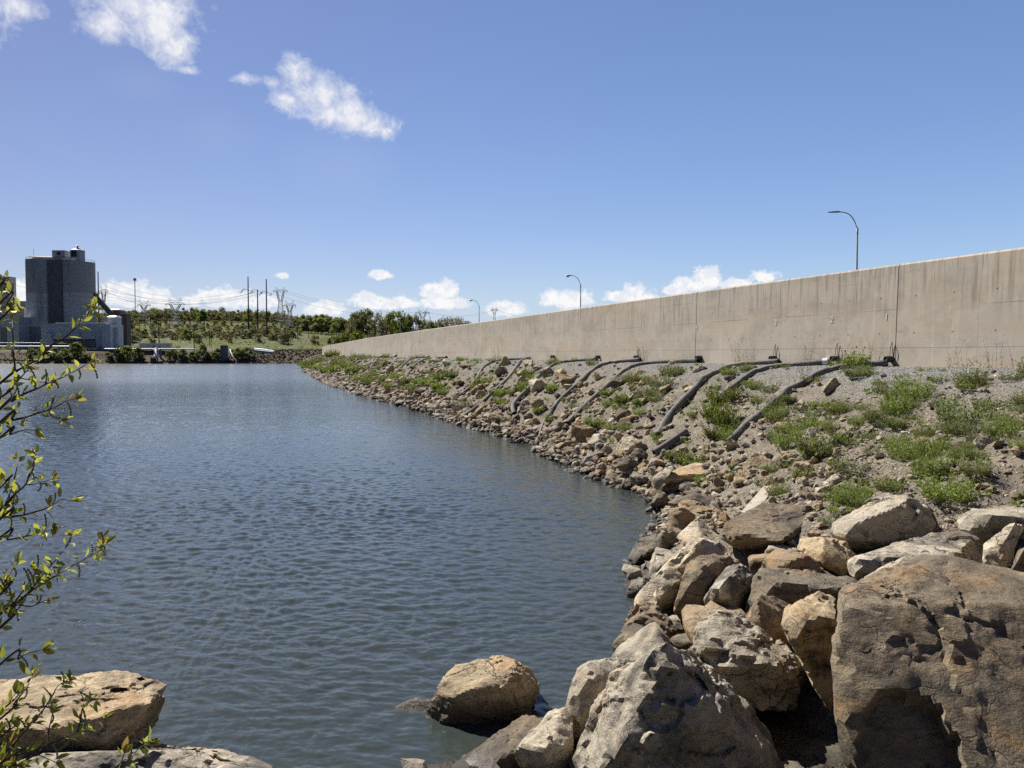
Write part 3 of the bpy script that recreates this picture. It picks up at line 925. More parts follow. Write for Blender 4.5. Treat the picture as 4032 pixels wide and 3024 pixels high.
boulder('orange-stained knobbly boulder with its left end in the water', 'rust', 'S4', 8.7,
        [(455, 1050, .55), (390, 1075, .5), (355, 1130, .4), (340, 1210, .25), (290, 1280, .15), (215, 1340, .1), (198, 1400, .05), (215, 1460, .05), (560, 1090, .6), (660, 1140, .65), (770, 1190, .6), (810, 1250, .5), (800, 1330, .4), (780, 1440, .3), (420, 1230, -.05), (520, 1260, -.05), (560, 1380, -.1), (380, 1420, -.12), (640, 1250, .1), (400, 1530, .1), (700, 1500, .2)],
        .9, 5, 104, .12, 4, [(700, 1310, 110, 60, .15), (430, 1270, 60, 40, -.07), (300, 1390, 70, 60, -.05)], chip=(.88, .97))
boulder('tan granular boulder wedged against the left side of the largest boulder', 'tan', 'S5', 6.4,
        [(615, 525, .8), (480, 570, .6), (380, 605, .45), (305, 650, .3), (285, 710, .2), (290, 760, .15), (400, 950, .1), (470, 1050, .15), (640, 540, .8), (640, 900, .2), (640, 1180, .2), (380, 680, .02), (500, 720, 0), (620, 700, .1), (560, 1130, .25), (600, 1300, .35)],
        .9, 5, 105, .06, 4, [(560, 900, 150, 170, .12)])
boulder('brown triangular boulder between the dark slab and the tan granular one', 'brown', 'S4', 7.6,
        [(1285, 992, .35), (1340, 1010, .4), (1420, 1035, .45), (1490, 1060, .5), (1195, 1100, .2), (1170, 1185, .2), (1190, 1220, .1), (1280, 1080, .0), (1300, 1180, -.1), (1430, 1150, .05), (1480, 1250, .1), (1500, 1400, .1), (1350, 1400, -.05), (1230, 1330, .1)],
        .6, 5, 106, .05, 4)
boulder('dark flat-topped slab with a deep shadow below, behind the tan granular boulder', 'dark', 'S4', 8.2,
        [(1300, 785, .75), (1400, 780, .8), (1550, 795, .8), (1690, 820, .78), (1843, 850, .75), (1930, 900, .6), (1880, 970, .35), (1800, 1000, .25), (1215, 830, .6), (1190, 900, .45), (1185, 980, .35), (1290, 900, .05), (1420, 905, -.05), (1600, 945, -.05), (1780, 960, .05), (1180, 1180, .5), (1350, 1040, .45), (1500, 1055, .35), (1690, 1020, .3)],
        .8, 5, 107, .055, 3)
boulder('rounded dark boulder with a pale flecked top, left of the dark flat slab', 'mottled', 'S4', 8.6,
        [(1090, 775, .55), (1150, 770, .6), (1215, 785, .55), (1020, 820, .5), (960, 880, .4), (900, 970, .25), (865, 1030, .2), (870, 1140, .2), (1225, 870, .4), (1180, 1000, .35), (1170, 1180, .35), (1040, 880, .05), (960, 980, -.02), (1100, 950, .0), (1000, 1100, .1), (1100, 1200, .2)],
        .8, 5, 108, .08, 4)
boulder('upright orange-streaked slab standing between two grey boulders', 'rust', 'S4', 9.2,
        [(790, 745, .3), (850, 705, .45), (940, 705, .55), (1040, 700, .6), (1100, 760, .6), (720, 860, .15), (680, 1000, .08), (650, 1090, .05), (660, 1130, .05), (840, 800, .0), (845, 900, -.03), (860, 1000, -.03), (870, 1100, .0), (950, 950, .1), (1000, 900, .25), (930, 1180, .15), (800, 1200, .0)],
        .7, 5, 109, .06, 3, strata=.05)
boulder('long pale slanting slab running from the waterline up behind the orange-streaked slab', 'pale', 'S4', 9.9,
        [(880, 580, .7), (820, 590, .65), (770, 650, .5), (700, 750, .35), (600, 830, .2), (520, 910, .05), (400, 1010, -.15), (360, 1070, -.25), (370, 1110, -.2), (960, 620, .75), (1030, 670, .8), (1000, 760, .6), (780, 800, .25), (690, 920, .05), (600, 1000, -.1), (650, 1090, .1), (480, 1100, -.2)],
        .7, 5, 110, .05, 4, strata=.04)
boulder('small round grey boulder at the waterline', 'grey', 'S4', 11.2,
        [(400, 868, .3), (450, 865, .35), (480, 885, .35), (515, 940, .3), (340, 890, .2), (310, 950, .1), (302, 1000, .05), (350, 1050, .05), (420, 1060, .05), (500, 1000, .2), (400, 940, -.05), (450, 970, .0)], .45, 5, 111, .05, 2)
boulder('grey cube-like boulder behind the small round one at the waterline', 'grey', 'S4', 11.5,
        [(520, 655, .6), (600, 660, .7), (700, 680, .75), (725, 700, .7), (480, 720, .4), (465, 830, .2), (465, 910, .15), (500, 940, .1), (570, 730, .0), (690, 720, .25), (640, 760, .1), (580, 900, .1), (680, 820, .3)], .7, 5, 112, .05, 3)
boulder('wet dark slab sloping into the water', 'dark', 'S4', 12.9,
        [(670, 535, .7), (560, 560, .65), (440, 590, .6), (390, 620, .5), (350, 680, .3), (320, 720, .2), (330, 760, .1), (690, 600, .6), (530, 640, .1), (440, 720, .0), (380, 790, .0), (720, 640, .6), (700, 680, .5), (520, 760, .25)], .7, 5, 113, .07, 3)
boulder('pale granite boulder with a flat triangular face', 'pale', 'S4', 12.2,
        [(810, 448, .7), (840, 450, .72), (880, 480, .7), (950, 540, .6), (1000, 610, .5), (670, 565, .35), (700, 620, .15), (740, 645, .05), (750, 500, .6), (850, 640, -.02), (960, 650, .15), (1010, 690, .35), (840, 740, .1)], .7, 5, 114, .04, 2)
boulder('rounded brown and tan block at the corner of the waterline', 'brown', 'S4', 14.2,
        [(620, 360, .4), (680, 358, .5), (740, 370, .5), (800, 410, .5), (810, 440, .45), (600, 450, .2), (597, 540, .15), (690, 400, .05), (780, 450, .15), (650, 540, .0), (720, 560, .1), (640, 640, .2)], .7, 5, 115, .05, 3)
boulder('pitted brown boulder with ledges, behind the brown and tan block', 'brown', 'S4', 14.6,
        [(700, 315, .8), (760, 302, .9), (830, 330, .9), (900, 370, .85), (960, 400, .8), (1020, 440, .75), (1035, 490, .6), (680, 350, .6), (800, 400, .3), (880, 420, .15), (960, 470, .15), (1010, 540, .2), (980, 575, .2), (870, 480, .0), (900, 540, .05), (820, 450, .1)], .8, 5, 116, .10, 4, [(880, 410, 60, 14, .12), (930, 480, 50, 40, .12)], strata=.07)
boulder('broad flat-topped boulder with an orange-stained face and a shadowed underside', 'rust', 'S4', 11.3,
        [(1370, 335, 1.5), (1300, 340, 1.4), (1180, 420, 1.1), (1090, 490, .7), (1020, 540, .2), (1000, 570, .05), (1500, 340, 1.5), (1620, 350, 1.5), (1670, 390, 1.3), (1700, 420, 1.2), (1480, 610, .05), (1300, 625, -.05), (1140, 610, -.05), (1000, 660, .25), (1080, 690, .4), (1300, 690, .35), (1430, 690, .3), (1720, 560, 1.1), (1690, 580, 1.0), (1560, 560, .5)],
        .6, 6, 117, .03, 2, [(1170, 590, 110, 12, .05)], strata=.02, shrink=.85, chip=(.93, .99))
boulder('jagged narrow grey boulder standing just right of the orange flat-topped one', 'mottled', 'S4', 12.2,
        [(1640, 310, .7), (1700, 350, .6), (1740, 440, .5), (1790, 540, .4), (1795, 580, .3), (1700, 580, .25), (1690, 440, .2), (1600, 320, .9), (1760, 600, .3)], .6, 5, 118, .10, 3)
boulder('big rounded grey boulder with a shadowed right side, top of the pile', 'grey', 'S6', 10.6,
        [(1480, 325, 1.3), (1420, 340, 1.25), (1350, 385, 1.1), (1260, 440, .8), (1190, 480, .4), (1185, 560, .2), (1540, 330, 1.3), (1620, 380, 1.2), (1700, 420, 1.1), (1790, 480, .95), (1785, 525, .75), (1700, 540, .5), (1560, 570, .35), (1430, 600, .25), (1320, 635, .15), (1260, 610, .1), (1400, 440, .15), (1500, 415, .25), (1620, 420, .45), (1310, 520, -.05), (1400, 560, -.02)],
        1.0, 6, 119, .05, 3)
boulder('long low grey boulder with dark weathered patches, in front of the big rounded one', 'mottled', 'S6', 9.1,
        [(1750, 530, .9), (1850, 532, .95), (1920, 560, .9), (1975, 610, .8), (2000, 720, .6), (1640, 570, .75), (1520, 600, .65), (1400, 640, .5), (1300, 680, .3), (1272, 730, .15), (1275, 780, .1), (1330, 795, .1), (1420, 740, .15), (1600, 690, .3), (1750, 640, .05), (1880, 640, .1), (1560, 640, .15), (1900, 740, .3)],
        .8, 5, 120, .08, 3)
boulder('tan grainy rounded boulder between the orange flat-topped and the long low grey boulders', 'tan', 'S6', 9.6,
        [(1030, 570, .6), (1100, 560, .7), (1200, 575, .7), (1280, 610, .65), (1315, 650, .55), (1000, 620, .4), (1260, 740, .1), (1280, 790, .1), (1150, 640, .1), (1200, 720, -.02), (1080, 650, .15), (1290, 700, .25)], .8, 5, 121, .07, 3)
boulder('smooth rounded brown boulder lying on the back of the dark flat slab', 'brown', 'S6', 8.9,
        [(930, 628, .6), (980, 626, .65), (1060, 645, .65), (1120, 690, .6), (1148, 735, .5), (870, 660, .4), (840, 700, .2), (790, 750, .1), (960, 680, .1), (1060, 720, .1), (880, 730, .0)], .6, 5, 122, .05, 3)
boulder('pale pinkish boulder tucked behind the top of the largest boulder', 'pale', 'S6', 7.4,
        [(1530, 665, .7), (1590, 675, .7), (1640, 700, .7), (1440, 715, .4), (1360, 775, .15), (1500, 740, .1), (1650, 760, .4), (1400, 830, .2)], .6, 5, 123, .05, 2)
boulder('rounded brown boulder with a dark spotted face, right of the big rounded grey one', 'brown', 'S6', 12.2,
        [(1650, 385, .5), (1750, 370, .6), (1830, 372, .6), (1880, 410, .55), (1900, 450, .4), (1790, 520, .05), (1850, 520, .1), (1740, 430, .1), (1820, 440, .05), (1880, 500, .2)], .8, 5, 124, .06, 3)
boulder('small pale boulder peeping above the big rounded grey one', 'pale', 'S6', 13.0,
        [(1600, 325, .5), (1640, 317, .55), (1690, 340, .5), (1705, 375, .4), (1580, 350, .3), (1620, 390, .1), (1680, 390, .15)], .5, 4, 125, .06, 2)
boulder('dark flat-topped boulder with a black shadowed front near the right edge', 'grey', 'S6', 10.0,
        [(1970, 410, 1.3), (2080, 380, 1.5), (2250, 370, 1.5), (1900, 430, .7), (1850, 460, .3), (1850, 490, .15), (2000, 435, .15), (2130, 460, .1), (2260, 480, .1), (1870, 530, .35), (1960, 580, .4), (2080, 600, .4), (2260, 560, .4)], .8, 5, 126, .04, 3)
boulder('pale slanting slab standing in front of the dark flat-topped boulder at the right edge', 'pale', 'S6', 8.6,
        [(2150, 487, .7), (2212, 485, .7), (2215, 540, .6), (2160, 620, .35), (2140, 720, .2), (2120, 755, .15), (2040, 560, .4), (1990, 640, .2), (1988, 690, .15), (2020, 740, .05), (2080, 640, .05), (2130, 560, .25)], .5, 5, 127, .07, 3)
boulder('large tilted boulder with tan and black patches at the right edge of the weeds', 'brown', 'S6', 12.8,
        [(2160, 112, 1.1), (2110, 125, 1.0), (2060, 160, .8), (2025, 210, .5), (2005, 260, .3), (2010, 310, .2), (2040, 355, .15), (2090, 365, .1), (2260, 100, 1.1), (2300, 200, .6), (2300, 360, .3), (2120, 220, .25), (2180, 330, .05)], .9, 5, 128, .06, 3)
boulder('rusty grey block at the right edge behind the largest boulder', 'rust', 'S6', 7.8,
        [(2180, 640, .5), (2260, 600, .6), (2150, 700, .3), (2138, 760, .2), (2260, 760, .2), (2200, 700, .05)], .6, 5, 129, .05, 3)
boulder('small tan boulder below the large tilted one at the right edge', 'tan', 'S6', 12.2,
        [(2160, 285, .4), (2212, 272, .5), (2260, 280, .5), (2130, 310, .2), (2140, 355, .1), (2260, 360, .2), (2200, 320, .0)], .5, 4, 130, .06, 2)
boulder('flat grey piece between the orange flat-topped and the big rounded boulder', 'grey', 'S6', 12.4,
        [(1200, 400, .6), (1255, 393, .6), (1275, 410, .5), (1150, 440, .2), (1145, 470, .1), (1210, 450, .1), (1260, 440, .3)], .5, 4, 131, .06, 2)
boulder('low pale boulder behind the white plank', 'pale', 'S6', 13.6,
        [(1080, 345, .5), (1130, 325, .55), (1175, 340, .5), (1060, 380, .2), (1100, 400, .05), (1170, 400, .1)], .5, 4, 132, .06, 2)
boulder('split light slab with dark cracks leaning on the bank above the shore stones', 'pale', 'S6', 17.2,
        [(740, 88, 1.6), (780, 86, 1.65), (795, 100, 1.6), (710, 130, 1.3), (690, 200, .9), (665, 260, .4), (668, 300, .2), (680, 312, .15), (838, 160, 1.3), (835, 190, 1.1), (800, 235, .6), (745, 290, .25), (680, 322, .35), (760, 280, .5)],
        .5, 5, 133, .05, 2, [(740, 170, 8, 50, .08), (765, 175, 6, 40, .06)], strata=.05)
boulder('brown boulder under the mouth of the nearest pipe', 'brown', 'S6', 19.5,
        [(690, 28, .7), (730, 25, .75), (795, 45, .7), (795, 75, .5), (655, 80, .3), (655, 150, .15), (670, 155, .1), (700, 90, .05), (750, 80, .15)], .6, 5, 134, .06, 3)
boulder('long flat tan boulder low on the shore left of the split slab', 'tan', 'S6', 18.3,
        [(510, 166, 1.2), (550, 175, 1.2), (572, 205, 1.0), (420, 200, .9), (330, 210, .6), (285, 245, .3), (275, 260, .2), (330, 235, .2), (420, 235, .15), (520, 215, .3), (350, 280, .2), (450, 265, .2), (310, 275, .15)], .5, 5, 135, .05, 3)
boulder('slanting grey boulder at the left end of the long flat tan one', 'grey', 'S6', 18.0,
        [(300, 195, .6), (340, 190, .7), (330, 215, .5), (240, 240, .25), (222, 280, .1), (235, 300, .05), (265, 310, .1), (290, 260, .1)], .5, 4, 136, .06, 3)
boulder('squarish grey boulder beside the white plank', 'grey', 'S6', 15.2,
        [(700, 325, .6), (745, 330, .65), (760, 355, .55), (650, 350, .4), (622, 400, .15), (625, 425, .1), (660, 375, .1), (700, 385, .05), (690, 425, .1), (745, 400, .3)], .5, 4, 137, .05, 3)
boulder('small dark boulder at the foot of the white plank', 'dark', 'S6', 15.0,
        [(715, 372, .3), (740, 375, .3), (755, 400, .25), (695, 400, .1), (700, 425, .05), (745, 425, .1), (718, 400, .0)], .3, 4, 138, .05, 2)
boulder('dark wet boulder at the waterline left of the white plank', 'dark', 'S6', 17.2,
        [(260, 315, .4), (300, 325, .4), (312, 350, .35), (235, 350, .15), (218, 390, .1), (225, 410, .05), (300, 400, .2), (265, 365, .0)], .5, 4, 139, .06, 3)
boulder('dark ledge of rock behind the brown and tan block', 'dark', 'S6', 15.6,
        [(460, 330, .5), (540, 340, .5), (570, 370, .4), (560, 405, .2), (430, 350, .3), (480, 370, .05), (540, 395, .1), (380, 370, .4), (310, 400, .3)], .5, 4, 140, .08, 3)
# --- in the water
boulder('sunlit tan boulder standing alone in the water', 'tan', 'S3', 7.35,
        [(680, 700, .45), (720, 705, .45), (800, 750, .5), (900, 810, .5), (945, 850, .5), (970, 920, .4), (965, 1000, .3), (930, 1080, .2), (520, 735, .45), (430, 770, .4), (320, 840, .3), (260, 920, .2), (230, 960, .1), (300, 1120, .05), (320, 1170, .05), (800, 810, .12), (740, 890, .03), (600, 900, .0), (460, 990, -.05), (350, 1100, -.03), (700, 1150, .2), (900, 1150, .25), (500, 1190, .15), (120, 1200, .15), (300, 1260, .0), (900, 1260, .1)],
        .5, 6, 141, .045, 2, chip=(.93, .99))
boulder('small wet boulder behind the lone boulder in the water', 'brown', 'S3', 8.1,
        [(985, 880, .25), (1030, 880, .3), (1090, 930, .3), (1160, 985, .3), (965, 960, .1), (945, 1040, .05), (980, 1100, .05), (1060, 1010, .0), (1120, 1060, .1), (1050, 1130, .1)], .4, 5, 142, .06, 2)
boulder('orange and tan boulder sloping down to the water at the bottom edge', 'rust', 'S3', 6.45,
        [(930, 1140, .5), (1000, 1150, .5), (1050, 1165, .5), (800, 1200, .4), (680, 1270, .3), (600, 1340, .2), (520, 1430, .1), (360, 1519, -.05), (300, 1570, -.1), (900, 1260, .15), (800, 1400, -.05), (700, 1519, -.2), (1000, 1400, .1), (600, 1650, -.2), (1000, 1650, 0)], .6, 5, 143, .06, 3)
boulder('smooth grey-tan boulder between the orange sloping one and the mottled pointed one', 'pale', 'S3', 6.2,
        [(1150, 1080, .4), (1200, 1100, .45), (1120, 1090, .4), (1000, 1180, .3), (900, 1280, .15), (800, 1400, .0), (785, 1480, -.05), (800, 1560, .0), (1200, 1380, .2), (1150, 1330, .02), (1000, 1400, -.12), (1230, 1519, .2), (1000, 1650, .0), (1200, 1650, .1)], .6, 5, 144, .05, 3)
boulder('speckled grey boulder with a flat top behind the left shoulder of the mottled one', 'grey', 'S3', 6.7,
        [(1240, 775, .5), (1350, 740, .6), (1560, 712, .75), (1620, 740, .75), (1225, 810, .3), (1215, 900, .2), (1190, 1000, .15), (1130, 1050, .1), (1140, 1200, .1), (1330, 880, .0), (1400, 930, .05), (1480, 860, .3), (1250, 1200, .0), (1230, 1400, .1), (1330, 1100, .1)], .6, 5, 145, .05, 3)
# --- left foreground
boulder('broad flat tan boulder holding a puddle, at the lower left', 'tan', 'S2', 6.0,
        [(660, 637, .85), (760, 640, .88), (900, 650, .9), (1060, 695, .85), (1200, 705, .9), (1243, 735, .88), (1240, 790, .85), (560, 662, .8), (300, 675, .78), (0, 735, .6), (-250, 770, .5), (1060, 752, .62), (970, 800, .40), (915, 850, .26), (935, 960, .0), (970, 1060, .12), (1000, 1140, .3), (1090, 1080, .62), (1160, 980, .78), (950, 1200, .1), (700, 1160, -.3), (300, 1160, -.32), (0, 1180, -.35), (-250, 1190, -.35), (-250, 1420, -.2), (300, 1420, -.15), (900, 1350, .25)],
        .3, 6, 146, .055, 0, [(860, 775, 75, 28, .10), (1020, 690, 30, 12, .06), (480, 890, 120, 90, .03)], strata=.03, shrink=.9, drop=.5, chip=(.95, .99))
boulder('rough dark grey boulder along the bottom left edge', 'mottled', 'S2', 5.5,
        [(380, 1190, .35), (480, 1185, .4), (700, 1200, .45), (870, 1235, .45), (960, 1240, .45), (1100, 1190, .5), (1250, 1168, .55), (1400, 1180, .55), (1560, 1175, .55), (1620, 1160, .55), (1720, 1185, .5), (1900, 1255, .35), (1990, 1335, .25), (100, 1190, .3), (700, 1290, .05), (1100, 1280, .1), (1500, 1290, .05), (1800, 1340, .1), (0, 1450, .0), (1000, 1500, -.1), (1900, 1500, .1)],
        .5, 6, 147, .09, 3, [(1500, 1215, 60, 40, .1), (1560, 1290, 70, 50, .1)], chip=(.92, .98))

# boulders wedged deep in the gaps of the pile, mostly in shadow
q_ = np.random.default_rng(4)
fill = 0
for i in range(400):
    if fill >= 34: break
    x, y = q_.uniform(.9, 7.5), q_.uniform(4.6, 14.5)
    if bank_coords(np.array([[x, y]]))[2][0] < .55: continue
    low = y < 6.9 and 1.2 < x < 2.9
    if y < 6.9 and not low: continue
    near = sorted(BOULDERS, key=lambda b: (b[1][0] - x) ** 2 + (b[1][1] - y) ** 2)[:3]
    if min(math.hypot(b[1][0] - x, b[1][1] - y) for b in near) > .9 + .5 * near[0][2]: continue
    if any(math.hypot(b[1][0] - x, b[1][1] - y) < .35 for b in near): continue
    zt = np.mean([b[1][2] for b in near]) - .28
    sz = q_.uniform(.55, .95)
    if low: zt = .12
    pts = q_.uniform(-1, 1, (10, 3)) * np.array([1, .85, .7]) * .5 * sz
    c, B, Fc, size = rock_shape(pts, 4, 400 + i, .06, 4)
    B = B * sz / np.ptp(B, axis=0).max() * 1.05
    o = link('gap_boulder', npmesh('gap_boulder', B, Fc, ROCK[('dark', 'brown', 'grey')[i % 3]], True), None, (x, y, zt - .12))
    tag(o, 'shadowed rock wedged deep in the gaps between the big shore boulders', 'boulder', 'shadowed rocks in the gaps of the boulder pile'); fill += 1

c, B, Fc, size = rock_shape(np.array([(-.55, -.2, 0), (.6, -.25, 0), (.5, .3, 0), (-.4, .3, 0), (-.3, 0, .16), (.45, .05, .2), (-.9, .1, -.1), (0, 0, -.3)]), 4, 555, .06, 1)
tag(link('sunken_rock', npmesh('sunken_rock', B, Fc, ROCK['brown'], True), None, (-.86, 7.75, -.13)), 'brown rock just under the water beside the lone sunlit boulder', 'boulder')

# puddle in the hollow of the flat boulder
c_ = P(*px('S2', 480, 893), 6.2)
t = NT('puddle_water')
tcx = t.n('ShaderNodeTexCoord').outputs['Object']
M_PUD = t.out(t.pbr((.10, .085, .07), .06, t.bump(t.noise(tcx, 30, 2), .1, .01), 0, .5))
me = None
pv = np.array([[math.cos(a) * .19 * (1 + .15 * math.sin(3 * a)), math.sin(a) * .15 * (1 + .12 * math.cos(2 * a + 1)), 0] for a in np.linspace(0, 2 * math.pi, 28, endpoint=False)])


def surf_z(o, x, y):
    """height of a boulder's top under x, y"""
    v = np.array([q.co[:] for q in o.data.vertices]) + np.array(o.location[:])
    d = (v[:, 0] - x) ** 2 + (v[:, 1] - y) ** 2
    k = np.argsort(d)[:60]; k = k[v[k, 2] > np.median(v[:, 2])]
    return float(np.median(v[k, 2])) if len(k) else float(o.location[2])


flat = BOULDERS[-2][0]
fv_ = np.array([q.co[:] for q in flat.data.vertices]) + np.array(flat.location[:])
fd_ = np.hypot((fv_[:, 0] - c_[0]) / .20, (fv_[:, 1] - c_[1]) / .15)
ft_ = fv_[(fd_ < 1) & (fv_[:, 2] > np.median(fv_[fd_ < 1, 2]) - .05)]
pz = float(np.quantile(ft_[:, 2], .42))
me = bpy.data.meshes.new('puddle'); me.from_pydata([tuple(p) for p in pv] + [(0, 0, 0)], [], [(i, (i + 1) % 28, 28) for i in range(28)]); me.materials.append(M_PUD)
tag(link('puddle', me, None, (c_[0], c_[1], pz)), 'small grey puddle lying in the hollow of the flat tan boulder', 'puddle')

# ================================================================== pipes and drain outlets
def tw_at(X, Y, tw_):
    """point on the sight line at distance tw_ from the wall"""
    r = ray(X, Y); r = r / r[1]
    D = np.arange(8, 340, .1); Q = CAM + D[:, None] * r
    dd, ss, _ = seg_dist(Q[:, :2], WL)
    k = np.argmax((dd * ss) < tw_)
    return Q[k]


t = NT('corrugated_pipe')
uvp = t.n('ShaderNodeUVMap', uv_map='UVMap').outputs[0]
lp = t.n('ShaderNodeSeparateXYZ', {0: uvp}).outputs[0]
tcp = t.n('ShaderNodeTexCoord').outputs['Object']
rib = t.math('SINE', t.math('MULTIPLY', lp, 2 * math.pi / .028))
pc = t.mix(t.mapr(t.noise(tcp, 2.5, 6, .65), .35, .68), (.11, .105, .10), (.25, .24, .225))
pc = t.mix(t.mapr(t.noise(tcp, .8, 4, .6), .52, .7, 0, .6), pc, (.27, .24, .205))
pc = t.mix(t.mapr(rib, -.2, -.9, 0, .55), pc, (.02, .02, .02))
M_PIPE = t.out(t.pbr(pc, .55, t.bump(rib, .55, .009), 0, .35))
M_PIPEIN = simple('pipe_inside', (.008, .008, .008), .9)


def smooth_path(pts, n=8):
    pts = np.array(pts); pad = np.vstack([2 * pts[0] - pts[1], pts, 2 * pts[-1] - pts[-2]]); out = []
    for i in range(1, len(pad) - 2):
        for k in range(n):
            u = k / n; a, b, c, d = pad[i - 1:i + 3]
            out.append(.5 * ((2 * b) + (-a + c) * u + (2 * a - 5 * b + 4 * c - d) * u * u + (-a + 3 * b - 3 * c + d) * u ** 3))
    return np.array(out + [pts[-1]])


def hose_mesh(path, r, n=14, open_end=True):
    L = np.concatenate([[0], np.cumsum(np.linalg.norm(np.diff(path, axis=0), axis=1))])
    V, UV = [], []; up = np.array([0, 0, 1.]); m = len(path)
    for i, p in enumerate(path):
        tn = path[min(i + 1, m - 1)] - path[max(i - 1, 0)]; tn /= np.linalg.norm(tn)
        a = np.cross(tn, up); a /= np.linalg.norm(a); b = np.cross(a, tn)
        k = 1 + .05 * math.sin(L[i] * 3.1) * math.sin(L[i] * 1.3)
        for j in range(n):
            th_ = 2 * math.pi * j / n
            V.append(p + r * k * (math.cos(th_) * a + math.sin(th_) * b)); UV.append((L[i], j / n))
    Fc = [(i * n + j, i * n + (j + 1) % n, (i + 1) * n + (j + 1) % n, (i + 1) * n + j) for i in range(m - 1) for j in range(n)]
    mi = [0] * len(Fc)
    # wall thickness and dark bore at both ends
    for e, sgn in ((0, 1), (m - 1, -1)):
        tn = (path[min(e + 1, m - 1)] - path[max(e - 1, 0)]); tn /= np.linalg.norm(tn)
        b0 = len(V)
        for j in range(n): V.append(path[e] + (V[e * n + j] - path[e]) * .84); UV.append((L[e], 0))
        for j in range(n): V.append(path[e] + (V[e * n + j] - path[e]) * .82 + tn * sgn * .25); UV.append((L[e], 0))
        for j in range(n):
            k = (j + 1) % n
            q1 = (e * n + j, e * n + k, b0 + k, b0 + j); q2 = (b0 + j, b0 + k, b0 + n + k, b0 + n + j)
            Fc += [q1[::-1] if sgn > 0 else q1, q2[::-1] if sgn > 0 else q2]; mi += [0, 1]
        Fc.append(tuple(b0 + n + j for j in range(n))); mi.append(1)
    return V, Fc, mi, UV


RP = .108
PIPE_S = []
ORD = ['nearest', 'second', 'third', 'fourth', 'fifth', 'sixth', 'seventh', 'eighth', 'ninth', 'tenth', 'eleventh', 'twelfth']
PIPE_PTS = [
    ('grey-black corrugated pipe nearest the boulders, running down to a brown boulder', [(3495, 1415), (3442, 1415), (3388, 1418), (3356, 1418), (3301, 1423), (3247, 1443), (3171, 1491), (3111, 1540), (3063, 1581), (3030, 1611), (2987, 1646), (2943, 1681), (2905, 1716), (2866, 1757)]),
    ('corrugated pipe with a white collar at its wall end, vanishing in the yellow shrub', [(3252, 1412), (3193, 1413), (3133, 1416), (3074, 1416), (3030, 1429), (2970, 1464), (2900, 1521), (2868, 1549), (2810, 1600)]),
    ('third corrugated pipe from the boulders, long and straight with its mouth in weeds', [(3068, 1413), (3000, 1411), (2950, 1408), (2912, 1405), (2874, 1411), (2846, 1433), (2814, 1471), (2760, 1520), (2716, 1560), (2678, 1601), (2640, 1639), (2608, 1682), (2591, 1726)]),
    ('fourth corrugated pipe from the boulders, passing under a dark square block', [(2751, 1410), (2678, 1408), (2597, 1408), (2543, 1417), (2499, 1433), (2467, 1455), (2442, 1476), (2408, 1512), (2374, 1547), (2336, 1577), (2293, 1612), (2266, 1650), (2236, 1677)]),
    ('fifth corrugated pipe from the boulders, curving down to a thin pale stick', [(2521, 1408), (2472, 1411), (2423, 1411), (2385, 1418), (2347, 1441), (2320, 1471), (2298, 1503), (2271, 1531), (2233, 1558), (2201, 1579), (2176, 1609), (2160, 1645), (2154, 1661)]),
    ('sixth corrugated pipe from the boulders, its lower end bent back in a hook', [(2347, 1411), (2293, 1412), (2239, 1411), (2206, 1422), (2163, 1446), (2125, 1479), (2098, 1520), (2071, 1552), (2043, 1579), (2011, 1599), (1993, 1616), (2003, 1631), (2025, 1637)]),
    ('corrugated pipe folded over into an upside-down V below the gravel crest', [(2084, 1452), (2072, 1434), (2057, 1425), (2043, 1437), (2027, 1461), (2009, 1489), (1987, 1509), (1946, 1547), (1914, 1579), (1878, 1611), (1860, 1635), (1842, 1638)]),
    ('eighth corrugated pipe from the boulders, arching over and disappearing into green weeds', [(2081, 1408), (2036, 1409), (1991, 1410), (1959, 1414), (1932, 1425), (1905, 1446), (1892, 1466), (1878, 1498), (1860, 1525), (1837, 1547), (1810, 1565)]),
    ('far corrugated pipe interrupted by a tan stone lying on it', [(1758, 1405), (1720, 1405), (1688, 1407), (1661, 1421), (1634, 1439), (1620, 1457), (1598, 1484), (1571, 1507), (1535, 1536)]),
    ('far corrugated pipe running close beside the one with a tan stone on it', [(1688, 1404), (1661, 1404), (1638, 1405), (1616, 1414), (1598, 1430), (1580, 1448), (1562, 1466), (1535, 1489), (1516, 1513)]),
    ('second most distant corrugated pipe, short dark curve above the far rubble', [(1557, 1400), (1525, 1400), (1503, 1401), (1480, 1412), (1462, 1427), (1446, 1443)]),
    ('most distant corrugated pipe, thin curve near the far end of the wall', [(1458, 1399), (1426, 1399), (1403, 1401), (1385, 1412), (1374, 1423), (1349, 1448)]),
]


def lay(pts, r, t0=.2, free=False):
    out, hit = [], None
    q = [march(X, Y, bank_z, 9, 330, .06) for X, Y in pts]
    tws = []
    for (X, Y), p in zip(pts, q):
        tws.append(None if p is None else float(bank_coords(p[None, :2])[0][0]))
    n = len(pts)
    good = [i for i in range(n) if tws[i] is not None and tws[i] > 1.9 and (i >= n // 3)]
    i0 = 0 if free else good[0]
    for i, (X, Y) in enumerate(pts):
        if i < i0:
            u = i / i0
            p = tw_at(X, Y, t0 + (min(tws[i0], 2.6) - t0) * u ** 1.5)
            p[2] = bank_z(p[None, :2])[0] + r * .95
        else:
            p = q[i].copy() if q[i] is not None else tw_at(X, Y, 2.5)
            p[2] = bank_z(p[None, :2])[0] + r * .8
        out.append(p)
    return np.array(out)


